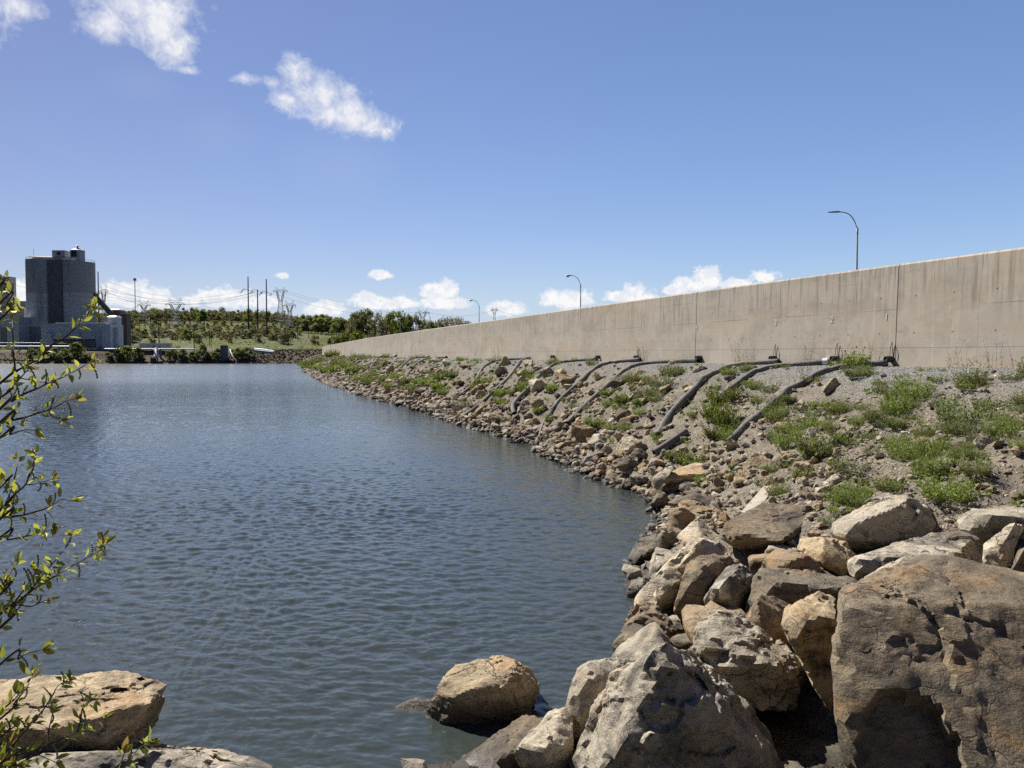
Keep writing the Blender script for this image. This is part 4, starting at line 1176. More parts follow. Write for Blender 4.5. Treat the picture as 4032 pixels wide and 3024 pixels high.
def pipe(label, pts, r=RP, free=False):
    path = smooth_path(lay(pts, r, free=free), 8)
    L_ = np.concatenate([[0], np.cumsum(np.linalg.norm(np.diff(path, axis=0), axis=1))])
    u_ = np.linspace(0, L_[-1], max(24, int(L_[-1] / .14)))
    path = np.stack([np.interp(u_, L_, path[:, j]) for j in range(3)], 1)
    for _ in range(110): path[1:-1] = .25 * path[:-2] + .5 * path[1:-1] + .25 * path[2:]
    bz = bank_z(path[:, :2])
    path[:, 2] = np.maximum(path[:, 2], bz + r * .6)
    z2 = path[:, 2].copy()
    for _ in range(160): z2[1:-1] = .25 * z2[:-2] + .5 * z2[1:-1] + .25 * z2[2:]
    path[:, 2] = np.maximum(z2, bz + r * .25)
    V, Fc, mi, UV = hose_mesh(path, r)
    c = path[0].copy()
    me = bpy.data.meshes.new('drain_pipe'); me.from_pydata([tuple(np.array(v) - c) for v in V], [], Fc)
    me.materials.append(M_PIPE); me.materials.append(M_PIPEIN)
    me.polygons.foreach_set('material_index', mi); me.polygons.foreach_set('use_smooth', [True] * len(Fc))
    l = me.uv_layers.new(name='UVMap')
    for k in me.loops: l.data[k.index].uv = UV[k.vertex_index]
    me.update()
    return tag(link('drain_pipe', me, None, c), label, 'pipe', 'corrugated drain pipes down the bank'), path


PIPES = []
for i, (lab, pts) in enumerate(PIPE_PTS):
    o, path = pipe(lab, pts)
    PIPES.append((o, path))
    if i == 1:   # white collar at the wall end
        d = path[1] - path[0]; d /= np.linalg.norm(d)
        cm = MB(); cm.tube([-d * .06, d * .09], RP * 1.12, 16)
        cm.build('collar', M_WHITE, o, None, True)
pipe('short broken length of corrugated pipe lying low on the bank among stones', [(2705, 1710), (2667, 1737), (2624, 1769), (2575, 1796)], free=True)

# the s coordinate of each pipe along the wall, to tell zones of the bank apart
PS = [float(np.median(bank_coords(p[:, :2])[1])) for o, p in PIPES]


M_WIRER = simple('rusty_wire', (.10, .07, .05), .8)
outs = [(3523, 'black drain stub with a bent wire at the wall joint beside numeral one'), (2187, 'black drain stub with a pale lid at the foot of the wall'),
        (2367, 'round black drain mouth between the sixth and fifth pipes'), (2521, 'small black drain stub with a wire at the end of the fifth pipe'),
        (2768, 'round black drain mouth at the wall joint beside numeral four'), (1566, 'far round black drain mouth at the foot of the wall'),
        (3304, 'black drain stub with a wire behind the second pipe'), (3063, 'black drain stub with a wire at the end of the third pipe')]
for i, (X, lab) in enumerate(outs):
    s, zz = wall_point(X, 1405)
    p, d, nn = wall_at(s)
    z0 = 3.22 + .15
    o = thing('drain_outlet', lab, 'drain outlet', (p[0], p[1], z0), math.atan2(nn[1], nn[0]), 'drain outlets at the foot of the wall')
    path = np.array([[x, 0, 0] for x in np.linspace(.06, .30, 6)])
    V, Fc, mi, UV = hose_mesh(path, .09, 16)
    me = bpy.data.meshes.new('stub'); me.from_pydata([tuple(v) for v in V], [], Fc)
    me.materials.append(M_BLACK); me.materials.append(M_PIPEIN); me.polygons.foreach_set('material_index', mi); me.polygons.foreach_set('use_smooth', [True] * len(Fc)); me.update()
    link('stub', me, o)
    if i in (0, 3, 5, 6, 7):
        wm = MB(); wm.tube([(.12, -.05, .10), (.11, -.03, .35), (.10, .02, .48), (.14, .06, .33), (.13, .08, .10)], .009, 5)
        wm.build('wire_loop', M_WIRER, o)
    if i == 1:
        lm = MB(); lm.box(.10, .33, -.12, .12, .075, .10); lm.build('lid', M_WHITE, o)

# ================================================================== traced stones on the bank
def gpt(crop, x, y):
    p = march(*px(crop, x, y), bank_z, 6, 330, .05)
    return p


def stone(label, mat, crop, pts, base=None, sub=4, seed=1, group='stones on the riprap bank', thick=None, name='stone', cat='stone', rough=.06):
    """traced stone: pts are outline corners with relative depth; it sits on the ground under its lowest corner"""
    x, y = max(pts, key=lambda q: q[1])[:2]
    g = gpt(crop, x, y)
    D = g[1]
    w = (max(q[0] for q in pts) - min(q[0] for q in pts)) / CROPS[crop][2] / F * D
    k = w
    return boulder(label, mat, crop, D, [(a, b, c * k) for a, b, c in pts], thick or w * .5, sub, seed, rough, 3, name=name, cat=cat, group=group)


stone('big flat boulder at the waterline under the fifth pipe mouth', 'tan', 'C6', [(400, 825, .6), (500, 822, .7), (570, 825, .7), (590, 870, .5), (560, 885, .2), (450, 905, .05), (350, 935, .0), (312, 950, 0), (320, 895, .3), (350, 860, .5), (470, 860, .25)], None, 5, 201)
stone('tall dark-sided block just right of the fourth pipe mouth', 'brown', 'C6', [(570, 695, .5), (620, 688, .6), (690, 720, .6), (770, 755, .5), (740, 810, .3), (690, 880, .1), (590, 880, .05), (555, 760, .2), (552, 700, .35), (690, 750, .1), (620, 760, .0)], None, 5, 202)
stone('light striped boulder right of the dark-sided block', 'pale', 'C6', [(790, 790, .6), (850, 785, .6), (895, 850, .4), (870, 910, .1), (790, 915, .05), (690, 905, .1), (740, 830, .4), (800, 850, .1)], None, 4, 203)
stone('large pale striped boulder below the mouth of the third pipe', 'pale', 'C6', [(1040, 820, .6), (1100, 812, .65), (1210, 870, .6), (1200, 900, .4), (1100, 920, .2), (1030, 960, .1), (960, 1000, .0), (945, 960, .1), (940, 900, .3), (990, 840, .5), (1080, 880, .1)], None, 5, 204)
stone('round dark boulder below the large pale striped one', 'dark', 'C6', [(1010, 985, .5), (1060, 978, .55), (1110, 1010, .5), (1130, 1080, .3), (1090, 1135, .1), (990, 1130, .05), (945, 1080, .15), (945, 1020, .35), (1040, 1050, .05)], None, 4, 205)
stone('dark boulder with a black face beside the pale striped one', 'dark', 'C6', [(1110, 920, .5), (1170, 920, .55), (1225, 970, .4), (1220, 1010, .1), (1130, 990, .05), (1065, 975, .2), (1140, 960, .1)], None, 4, 206)
stone('slanting dark grey stone at the waterline below the pale striped boulder', 'grey', 'C6', [(760, 990, .6), (800, 1000, .6), (790, 1050, .4), (700, 1115, .05), (650, 1120, .0), (650, 1095, .1), (720, 1030, .4)], None, 4, 207)
stone('dark square block lying over the fourth pipe', 'dark', 'C6', [(900, 290, .5), (1000, 280, .6), (1065, 290, .6), (1060, 330, .4), (1030, 400, .2), (920, 425, .05), (900, 390, .1), (885, 320, .2), (1000, 330, .0)], None, 5, 208)
stone('tan stone right of the dark square block', 'tan', 'C6', [(1060, 280, .5), (1140, 230, .6), (1180, 240, .6), (1160, 280, .3), (1080, 310, .0), (1060, 300, .1), (1120, 270, .1)], None, 4, 209)
stone('wide brown block between the sixth and fifth pipes', 'brown', 'C6', [(440, 280, .5), (520, 270, .6), (600, 280, .6), (600, 320, .4), (560, 350, .2), (480, 370, .05), (440, 330, .1), (520, 310, .0)], None, 4, 210)
stone('pale angular stone near the crest between the fourth and third pipes', 'pale', 'C6', [(1650, 195, .5), (1695, 200, .5), (1690, 225, .3), (1650, 255, .05), (1615, 240, .1), (1630, 215, .3), (1660, 225, .1)], None, 4, 211)
stone('flat tan stone on the gravel at the crest near the fourth pipe', 'tan', 'C6', [(1420, 148, .5), (1470, 150, .5), (1450, 175, .2), (1395, 190, .0), (1395, 170, .2), (1430, 165, .1)], None, 4, 212)
stone('tan block below the third pipe halfway down', 'tan', 'C6', [(1540, 390, .5), (1600, 370, .6), (1650, 375, .6), (1620, 410, .3), (1570, 430, .05), (1530, 420, .1), (1590, 400, .1)], None, 4, 213)
stone('dark stone above the second pipe near the crest', 'dark', 'C6', [(1890, 280, .5), (1970, 280, .5), (1985, 295, .4), (1950, 330, .1), (1890, 330, .05), (1885, 300, .2)], None, 4, 214)
stone('grey slab leaning by the sixth pipe above the water', 'grey', 'C6', [(130, 500, .6), (160, 495, .6), (170, 530, .5), (230, 580, .4), (150, 605, .1), (90, 630, .0), (80, 600, .1), (110, 540, .4)], None, 4, 215)
stone('angular tan block on the gravel slope right of the nearest pipe', 'tan', 'C7', [(725, 290, .5), (760, 265, .6), (790, 320, .4), (740, 370, .1), (690, 392, .0), (655, 375, .05), (652, 355, .2), (700, 330, .15)], None, 5, 216)
stone('white angular stone among weeds below the nearest pipe', 'pale', 'C7', [(680, 745, .6), (740, 732, .6), (800, 795, .4), (770, 835, .15), (715, 850, .05), (660, 830, .05), (640, 790, .2), (720, 800, .05)], None, 5, 217)
stone('long pale flat stone in front of the big rounded grey boulder', 'pale', 'C7', [(790, 995, .6), (870, 988, .6), (885, 1005, .5), (840, 1050, .2), (760, 1095, .0), (700, 1085, .05), (692, 1055, .2), (770, 1045, .1)], None, 4, 218)
stone('grey stone half hidden in the feathery weeds upslope', 'grey', 'C7', [(1500, 445, .5), (1560, 440, .5), (1580, 470, .3), (1540, 500, .05), (1460, 490, .1), (1480, 460, .3)], None, 4, 219)
stone('small pale stone near the crest at the right edge', 'pale', 'C7', [(1985, 232, .5), (2040, 230, .5), (2100, 240, .4), (2060, 268, .05), (1985, 270, .05), (1975, 250, .2)], None, 4, 220)
stone('white rounded stone in yellowish weeds near the tilted boulder', 'pale', 'C7', [(1850, 725, .5), (1920, 718, .5), (1960, 770, .3), (1920, 800, .05), (1830, 790, .05), (1815, 760, .2)], None, 4, 221)
stone('small dark grey stone left of the white rounded one', 'grey', 'C7', [(1700, 760, .5), (1745, 755, .5), (1750, 785, .2), (1700, 795, .05), (1678, 780, .2)], None, 4, 222)
stone('brown knobbly stone pile left of the nearest pipe end', 'tan', 'C7', [(300, 610, .5), (380, 605, .5), (440, 640, .4), (400, 690, .1), (300, 690, .05), (275, 650, .2), (360, 640, .1)], None, 4, 223)
stone('grey stone beside the patch of weeds above the split slab', 'grey', 'C7', [(480, 870, .5), (530, 865, .5), (540, 885, .3), (480, 925, .05), (450, 920, .1)], None, 4, 224)
stone('tan stone pinning down the far pipe', 'tan', 'C3', [(810, 945, .5), (860, 930, .6), (880, 945, .5), (850, 980, .1), (800, 990, .05), (798, 965, .2)], None, 4, 225)
stone('square tan stone above the pinned far pipe', 'brown', 'C3', [(915, 865, .5), (960, 868, .5), (965, 890, .3), (930, 905, .05), (912, 890, .1)], None, 4, 226)
stone('small pale flat stone in front of the long flat tan boulder', 'pale', 'C6', [(1530, 1205, .5), (1600, 1200, .5), (1612, 1225, .3), (1590, 1245, .05), (1535, 1240, .05)], None, 4, 227)

# white plank and thin sticks
pa = gpt('D4', 1395, 765); pb = gpt('D4', 1190, 1010)
pa = CAM + (pa - CAM) * .985; pb = CAM + (pb - CAM) * .96
d = (pb - pa); L = np.linalg.norm(d); d /= L
sd_ = np.cross(d, [0, 0, 1.]); sd_ /= np.linalg.norm(sd_); u_ = np.cross(sd_, d)
mb = MB(); wv = []
for e in (-.3, L + .35):
    for a, b in ((-.11, -.02), (.11, -.02), (.11, .02), (-.11, .02)): wv.append(d * e + sd_ * a + u_ * b)
mb.add(wv, [(0, 1, 2, 3), (7, 6, 5, 4), (0, 4, 5, 1), (1, 5, 6, 2), (2, 6, 7, 3), (3, 7, 4, 0)])
tag(mb.build('plank', simple('bleached_wood', (.46, .41, .33), .85, 0, .2, 7), None, pa), 'white sun-bleached plank leaning between the boulders and the bank', 'plank')
for lab, pp in (('thin pale driftwood stick standing at the mouth of the fifth pipe', [('C6', 325, 705), ('C6', 285, 790), ('C6', 248, 895)]),):
    q = [gpt(*a) for a in pp]
    c = q[0] + np.array([0, 0, .25])
    mb = MB(); mb.tube([c - q[0], q[1] + np.array([0, 0, .18]) - q[0], q[2] - q[0]], [.03, .028, .02], 6)
    tag(mb.build('stick', simple('driftwood', (.42, .36, .29), .9), None, q[0]), lab, 'stick')

# ================================================================== individual stones and rubble over the bank
PROTO = []
for k in range(16):
    r_ = np.random.default_rng(900 + k)
    ex = np.array([1, r_.uniform(.6, .95), r_.uniform(.35, .75)])
    pts = r_.uniform(-1, 1, (9, 3)); pts /= np.maximum(np.abs(pts).max(1), .01)[:, None] ** .7
    c, B, Fc, size = rock_shape(pts * ex * .5, 4 if k < 6 else 3, 950 + k, .07, 2, facets=3, chip=(.8, .95))
    PROTO.append((B, Fc))
MATN = ['tan', 'pale', 'grey', 'brown', 'dark']
PM = {}
for k, (B, Fc) in enumerate(PROTO):
    for m in MATN:
        PM[k, m] = npmesh('bank_stone', B, Fc, ROCK[m], False)


def visible_px(p):
    X, Y = proj(p); return X, Y


def zone(s):
    k = sum(1 for q in PS if q < s)      # pipes nearer than s along the wall
    if k == 0: return 'right of the nearest pipe'
    if k >= 12: return 'beyond the most distant pipe'
    return 'between the %s and %s pipes' % (ORD[k - 1], ORD[k])


def band(p, tw_, d_):
    if p[2] < .35: return 'at the waterline'
    f = d_ / (d_ + max(tw_ - 1.7, 0) + .01)
    return 'low on the bank' if f < .4 else 'halfway up the bank' if f < .78 else 'near the gravel crest'


r_ = np.random.default_rng(33)
cand = []
tries = 0
occupied = [(c[0], c[1], s) for o, c, s in BOULDERS]
path_pts = np.vstack([p[::3, :2] for o, p in PIPES])
while len(cand) < 262 and tries < 60000:
    tries += 1
    X = r_.uniform(1190, 3300); Yb = r_.uniform(1425, 2080)
    lo = np.interp(X, [1190, 1430, 1833, 2384, 2600, 3300], [1455, 1555, 1676, 1899, 2060, 2080])
    if Yb > lo + 4: continue
    # riprap is thickest along the water; bare earth and gravel above
    f = (Yb - 1400) / (lo - 1400)
    if X > 2650 and f < .55 and r_.random() < .85: continue
    if r_.random() > .18 + .9 * f ** 1.6: continue
    p = march(X, Yb, bank_z, 8, 320, .1)
    if p is None: continue
    tw_, s_, d_ = [float(v[0]) for v in bank_coords(p[None, :2])]
    if tw_ < 1.8: continue
    pxw = r_.choice([32, 45, 62, 85, 115], p=[.2, .3, .27, .16, .07]) * (1.0 if X > 1700 else .75)
    sz = min(max(pxw / F * p[1], .26), 1.25)
    if p[1] > 60: sz = r_.uniform(.6, 1.4)
    if any((p[0] - a) ** 2 + (p[1] - b) ** 2 < (.45 * (sz + c)) ** 2 for a, b, c in occupied): continue
    if ((path_pts - p[:2]) ** 2).sum(1).min() < (.5 * sz + .08) ** 2: continue
    occupied.append((p[0], p[1], sz * .8))
    cand.append((p, sz, zone(s_), band(p, tw_, d_), d_))
LABS = {}
for i, (p, sz, zn, bd, d_) in enumerate(cand):
    m = r_.choice(MATN, p=[.36, .22, .16, .18, .08])
    if p[2] < .2: m = r_.choice(['dark', 'brown', 'grey'])
    cand[i] = (p, sz, zn, bd, m); LABS.setdefault((zn, bd, m), []).append(i)
LBL = {}
for (zn, bd, m), ids in LABS.items():
    ids = sorted(ids, key=lambda i: -cand[i][1])
    col = {'tan': 'tan', 'pale': 'pale', 'grey': 'grey', 'brown': 'brown', 'dark': 'dark'}[m]
    for r, i in enumerate(ids):
        if len(ids) == 1: w = 'only big %s stone %s %s'
        elif r < 2: w = ('largest', 'second largest')[r] + ' %s stone %s %s'
        else: w = 'one of the lesser %s stones %s %s'
        LBL[i] = (w % (col, bd, zn), '%s stones %s %s' % (col, bd, zn) if r >= 2 else 'stones on the riprap bank')
for i, (p, sz, zn, bd, m) in enumerate(cand):
    k = int(r_.integers(16))
    o = link('bank_stone', PM[k, m], None, (p[0], p[1], p[2] + sz * .14))
    o.rotation_euler = (r_.normal(0, .35) - .1, r_.normal(0, .35) - .35, r_.uniform(0, 6.28)); o.scale = (sz, sz, sz)
    tag(o, LBL[i][0], 'stone', LBL[i][1])

# countless small stones: one heap of rubble
pr = []
for k in range(8):
    q_ = np.random.default_rng(700 + k)
    pts = q_.uniform(-1, 1, (9, 3)) * np.array([1, .8, .55]) * .5
    c, B, Fc, size = rock_shape(pts, 2, 720 + k, .03, 1, facets=1, chip=(.8, .95))
    pr.append((B, Fc))
TINT = np.array([(.50, .41, .29), (.58, .51, .40), (.42, .33, .225), (.36, .32, .28), (.64, .57, .47), (.29, .22, .155), (.47, .345, .215)])


def rubble(n, pick, smin, smax, label, name='rubble', tint=TINT, ex=-1.6):
    VV, FF, CC = [], [], []; base = 0
    q_ = np.random.default_rng(n)
    P_, S_ = pick(q_, n)
    for p, s in zip(P_, S_):
        B, Fc = pr[int(q_.integers(8))]
        a = q_.uniform(0, 6.28); b = q_.normal(0, .4); ca, sa, cb, sb = math.cos(a), math.sin(a), math.cos(b), math.sin(b)
        Rm = np.array([[ca, -sa, 0], [sa, ca, 0], [0, 0, 1]]) @ np.array([[1, 0, 0], [0, cb, -sb], [0, sb, cb]])
        VV.append((B * s) @ Rm.T + p + np.array([0, 0, s * .12])); FF.append(Fc + base); base += len(B)
        t_ = tint[int(q_.integers(len(tint)))] * q_.uniform(.7, 1.15)
        CC.append(np.repeat(t_[None], len(B), 0))
    me = npmesh(name, np.vstack(VV), np.vstack(FF), M_STONE, False, None, np.vstack(CC))
    return tag(link(name, me), label, 'rubble', None, 'stuff')


def pick_bank(q_, n):
    s0, s1 = S1 - 16, S1 + 292
    # denser where the picture shows it larger
    out, sz = [], []
    while len(out) < n:
        m = n
        u = q_.random(m); s = S1 - 16 + 308 * u ** 2.6
        tq = 1.2 + q_.random(m) ** .75 * 8.8
        x = np.interp(s, WS, WL[:, 0]); y = np.interp(s, WS, WL[:, 1])
        dx = np.interp(s + 1, WS, WL[:, 0]) - x; dy = np.interp(s + 1, WS, WL[:, 1]) - y; l = np.hypot(dx, dy)
        Q = np.c_[x - dy / l * tq, y + dx / l * tq]
        tw_, s_, d_ = bank_coords(Q)
        z = bank_z(Q)
        f = np.clip(d_ / (d_ + np.maximum(tw_ - 1.7, 0) + .01), 0, 1)
        dist = np.hypot(Q[:, 0], Q[:, 1])
        patch = sstep(-.25, .35, fbm(np.c_[Q * .5, np.zeros(m)], 77, 3))
        keep = (d_ > -.5) & (q_.random(m) < (.30 + .70 * (1 - f) ** 1.0) * (.35 + .65 * patch))
        for i in np.nonzero(keep)[0]:
            k = .06 + .29 * q_.random() ** 2.2
            k *= np.interp(dist[i], [8, 25, 60, 150, 300], [.8, 1.2, 2.4, 4.0, 5.0]) * (1.25 - .6 * f[i])
            out.append(np.array([Q[i, 0], Q[i, 1], z[i]])); sz.append(k)
            if len(out) >= n: break
    return out, sz


rubble(13000, pick_bank, 0, 0, 'loose tan and grey rubble covering the bank')


def pick_near(q_, n):
    Q = np.c_[q_.uniform(1.0, 9.5, n), q_.uniform(8.5, 18, n)]
    z = bank_z(Q); d_ = bank_coords(Q)[2]
    k = d_ > .1
    return [np.array([a[0], a[1], b]) for a, b in zip(Q[k], z[k])], list((.03 + .10 * q_.random(n) ** 3)[k])


rubble(3200, pick_near, 0, 0, 'small pale gravel and chips between the boulders and the weeds', 'gravel_chips')


def pick_edge(q_, n):
    """stones along the waterline"""
    SL = smooth_line(SHORE[4:24], .5, 2); L = np.concatenate([[0], np.cumsum(np.linalg.norm(np.diff(SL, axis=0), axis=1))])
    y_ = SL[:, 1]; w = 1 / np.maximum(y_, 8) ** .9; cw = np.cumsum(w); cw /= cw[-1]
    k = np.searchsorted(cw, q_.random(n)); k = np.clip(k, 0, len(SL) - 1)
    Q = SL[k] + q_.normal(0, .45, (n, 2)) + np.array([.25, .05])
    z = bank_z(Q)
    dist = np.hypot(Q[:, 0], Q[:, 1])
    s = (.13 + .60 * q_.random(n) ** 2) * np.interp(dist, [8, 25, 60, 150, 300], [.8, 1.0, 1.5, 2.4, 3.2])
    k = (z > -.10) & ((Q[:, 1] > 16.5) | (q_.random(n) < .10))
    return [np.array([a[0], a[1], b]) for a, b in zip(Q[k], z[k])], list(s[k])


rubble(3400, pick_edge, 0, 0, 'dark wet stones lining the water edge', 'waterline_rubble', TINT * .85)
# ================================================================== weeds
def blade_mesh(name, stems, mat, seed, height=.45, spread=.25, leaf=.035, per=16, width=.007, lean=.5, twig=False, round_leaf=False):
    """a clump of thin stems carrying many small leaves"""
    q = np.random.default_rng(seed); V, Fc, C = [], [], []

    def quad(a, b, w, col):
        d = b - a; s = np.cross(d, q.normal(size=3)); s /= np.linalg.norm(s) + 1e-9
        i = len(V); m = a + d * .45
        V.extend([a, m + s * w, b, m - s * w]); Fc.append((i, i + 1, i + 2, i + 3)); C.extend([col] * 4)
    for k in range(stems):
        a = q.uniform(0, 6.28); rr_ = spread * math.sqrt(q.random())
        base = np.array([math.cos(a) * rr_, math.sin(a) * rr_, -.03])
        h = height * q.uniform(.35, 1.1) * (1 - .35 * rr_ / spread)
        dirn = np.array([math.cos(a), math.sin(a), 0]) * lean * (.25 + rr_ / spread) * q.uniform(.5, 1.3) + q.normal(0, .12, 3)
        prev = base; col0 = q.random()
        n = max(3, per // 2)
        for i in range(1, n + 1):
            u = i / n
            p = base + np.array([0, 0, h * u]) + dirn * h * u * (.4 + .6 * u)
            quad(prev, p, width * (1.2 - .8 * u), (col0 * .6, .8, 0))
            if u > .12:
                for _ in range(2):
                    v = q.normal(size=3); v[2] = abs(v[2]) * .7 + .15; v /= np.linalg.norm(v)
                    l = leaf * q.uniform(.5, 1.3) * (1.1 - .45 * u)
                    quad(p, p + v * l, l * (.42 if round_leaf else .13), (np.clip(col0 + q.normal(0, .25), 0, 1), 0 if q.random() < .85 else .9, 0))
            prev = p
    return npmesh(name, np.array(V), np.array(Fc), mat, False, None, np.array(C))


WEEDS = {
    'feathery': [blade_mesh('feathery_weed', 95, M_WEED, 40 + k, .46, .30, .085, 16, .0045, .55) for k in range(4)],
    'leafy': [blade_mesh('leafy_weed', 85, M_WEED, 50 + k, .40, .30, .085, 12, .005, .6, round_leaf=True) for k in range(3)],
    'greygreen': [blade_mesh('greygreen_weed', 75, M_WEEDG, 60 + k, .40, .34, .05, 14, .004, .6, round_leaf=True) for k in range(3)],
    'mat': [blade_mesh('low_weed', 120, M_WEED, 70 + k, .24, .42, .06, 8, .004, .9, round_leaf=True) for k in range(3)],
    'shrub': [blade_mesh('yellowish_shrub', 70, M_YSHRUB, 80 + k, .95, .28, .085, 20, .008, .75, round_leaf=True) for k in range(3)],
    'stalk': [blade_mesh('dry_stalk', 9, M_DRY, 90 + k, 1.0, .16, .05, 14, .006, .18) for k in range(3)],
}
BASEW = {'feathery': .95, 'leafy': .95, 'greygreen': 1.0, 'mat': 1.2, 'shrub': 1.5, 'stalk': .5}
WORD = {'feathery': 'feathery green weed clump', 'leafy': 'leafy bright green weed clump', 'greygreen': 'grey-green bushy weed clump', 'mat': 'low spreading green weed clump', 'shrub': 'yellow-green twiggy shrub', 'stalk': 'tall dry weed stalks'}
wl = []


def weed(kind, crop, x, y, w, label=None):
    """w: width in crop pixels; (x, y) is the middle of the clump in the photo"""
    X, Y = px(crop, x, y); s = CROPS[crop][2]
    p = march(X, Y + w * .22 / s, bank_z, 6, 330, .05)
    if p is None: p = tw_at(X, 1408, .7); p[2] = bank_z(p[None, :2])[0]
    size = w / s / F * p[1] * 1.45
    wl.append([kind, p, size, label])


for x, y, w, k in [(940, 215, 190, 'f'), (1800, 260, 230, 'f'), (1170, 360, 150, 'g'), (1380, 370, 230, 'f'), (1230, 490, 210, 'f'), (820, 500, 130, 'f'), (620, 590, 200, 'm'), (920, 600, 120, 'f'), (1440, 680, 150, 'f'), (400, 760, 210, 'f'), (580, 800, 200, 'f'), (790, 730, 120, 'l'), (1000, 700, 150, 'g'), (1230, 790, 160, 'f'), (1470, 820, 240, 'f'), (380, 900, 160, 'm'), (870, 940, 260, 'g'), (520, 1020, 150, 'l'), (230, 1060, 160, 'g'), (320, 1130, 170, 'f'), (1180, 1080, 210, 'f'), (1500, 950, 260, 'f'), (1620, 1120, 330, 'f'), (1830, 960, 210, 'f'), (1700, 520, 330, 'g'), (1950, 470, 210, 'g'), (2130, 620, 190, 'f'), (2100, 250, 150, 'g'), (780, 1180, 180, 'f'), (930, 1215, 130, 'f'), (1830, 850, 150, 'f'), (310, 460, 140, 'f'), (400, 430, 90, 'l'), (1850, 150, 110, 'f'), (1560, 270, 120, 'g'), (1060, 560, 160, 'f'), (1330, 470, 150, 'g'), (980, 480, 140, 'g'), (1620, 640, 160, 'g'), (1850, 640, 180, 'g'), (2000, 560, 160, 'g'), (720, 640, 120, 'f'), (660, 860, 110, 'f'), (250, 960, 120, 'f'), (1560, 780, 140, 'f'), (1050, 830, 120, 'g'), (470, 690, 110, 'f'), (1230, 620, 130, 'f'), (1720, 860, 150, 'f'), (1300, 300, 120, 'g'), (2180, 780, 150, 'f')]:
    weed({'f': 'feathery', 'g': 'greygreen', 'l': 'leafy', 'm': 'mat'}[k], 'C7', x, y, w)
for x, y, w, k in [(850, 430, 110, 'l'), (1000, 490, 140, 'l'), (880, 520, 130, 'f'), (1200, 420, 200, 'g'), (1330, 330, 220, 'g'), (1420, 250, 180, 'g'), (1280, 430, 160, 'g'), (1150, 600, 120, 'f'), (400, 370, 80, 'f'), (150, 390, 130, 'f'), (280, 590, 80, 'f'), (370, 650, 70, 'l'), (760, 690, 150, 'l'), (490, 495, 50, 'l'), (580, 540, 100, 'g'), (1830, 480, 200, 's'), (1950, 470, 160, 's'), (1760, 620, 200, 's'), (1880, 680, 240, 's'), (1800, 800, 200, 's'), (1930, 800, 160, 'f'), (1540, 990, 150, 'l'), (1610, 1040, 180, 'l'), (1430, 980, 120, 'l'), (1680, 335, 70, 'f'), (1820, 390, 60, 'f'), (1930, 250, 150, 'f'), (2080, 220, 120, 'f'), (1300, 830, 100, 'f'), (1420, 720, 70, 'g'), (1700, 1200, 130, 'l'), (1600, 620, 90, 'f'), (30, 430, 80, 'f'), (180, 300, 70, 'f'), (1040, 640, 90, 'g'), (1480, 560, 90, 'g'), (690, 560, 90, 'g'), (1950, 1080, 60, 'l'), (2080, 950, 60, 'f')]:
    weed({'f': 'feathery', 'g': 'greygreen', 'l': 'leafy', 's': 'shrub', 'm': 'mat'}[k], 'C6', x, y, w)
for x, y, w in [(240, 762, 80), (100, 810, 160), (60, 840, 130), (20, 830, 110), (230, 870, 130), (200, 910, 80), (370, 860, 80), (450, 960, 100), (530, 930, 150), (620, 970, 150), (700, 950, 120), (820, 930, 120), (770, 1010, 120), (930, 1040, 110), (1000, 1020, 170), (1080, 960, 190), (1120, 900, 100), (1160, 1040, 90), (1210, 1090, 80), (1280, 940, 80), (1400, 1170, 120), (1510, 1050, 90), (1600, 970, 150), (1690, 1060, 110), (1720, 1100, 90), (1890, 1060, 80), (1950, 930, 80), (1940, 1000, 110), (1880, 920, 60), (1690, 1170, 60), (2040, 1250, 70), (2150, 1060, 70), (2140, 1330, 60), (1990, 775, 60), (700, 785, 40), (1150, 800, 35), (140, 850, 120), (310, 830, 90), (280, 890, 90), (410, 900, 90), (560, 1000, 90), (480, 900, 90), (150, 800, 100), (900, 1000, 90), (1180, 960, 80)]:
    weed('mat' if w > 95 else 'leafy', 'C3', x, y, w * 1.35)
for x, y, w in [(50, 1060, 60), (110, 1060, 60), (540, 1030, 70), (770, 1050, 60), (995, 1010, 60), (930, 1080, 60), (1575, 1100, 60), (1880, 1100, 60)]:
    X, Y = px('C5', x, y)
    p = tw_at(X, 1415, .35); p[2] = bank_z(p[None, :2])[0]
    wl.append(['stalk', p, .5, None])

q_ = np.random.default_rng(21); ex = 0
while ex < 130:   # ragged patches between the traced clumps
    s = S1 - 14 + 200 * q_.random() ** 1.7; tq = .6 + 7 * q_.random()
    x, d, nn = wall_at(s); p = x + nn * tq
    tw_, s_, d_ = [float(v[0]) for v in bank_coords(p[None])]
    if d_ < 1.3 or fbm(np.array([[p[0] * .3, p[1] * .3, 0]]), 191, 3)[0] < .0: continue
    kind = str(q_.choice(['feathery', 'greygreen', 'mat', 'leafy', 'stalk'], p=[.25, .25, .32, .06, .12]))
    wl.append([kind, np.array([p[0], p[1], bank_z(p[None])[0]]), float(q_.uniform(.35, .95) * np.interp(p[1], [10, 40, 150], [.9, 1.2, 2.2])), None]); ex += 1
ex = 0
while ex < 46:
    s = S1 - 17 + 20 * q_.random(); tq = 1.5 + 8.5 * q_.random()
    x, d, nn = wall_at(s); p = x + nn * tq
    if float(bank_coords(p[None])[2][0]) < 2.6 or p[1] < 11.5 or fbm(np.array([[p[0] * .4, p[1] * .4, 7]]), 291, 3)[0] < -.15: continue
    wl.append([str(q_.choice(['feathery', 'greygreen', 'mat'], p=[.35, .45, .2])), np.array([p[0], p[1], bank_z(p[None])[0]]), float(q_.uniform(.35, .8)), None]); ex += 1
groups = {}
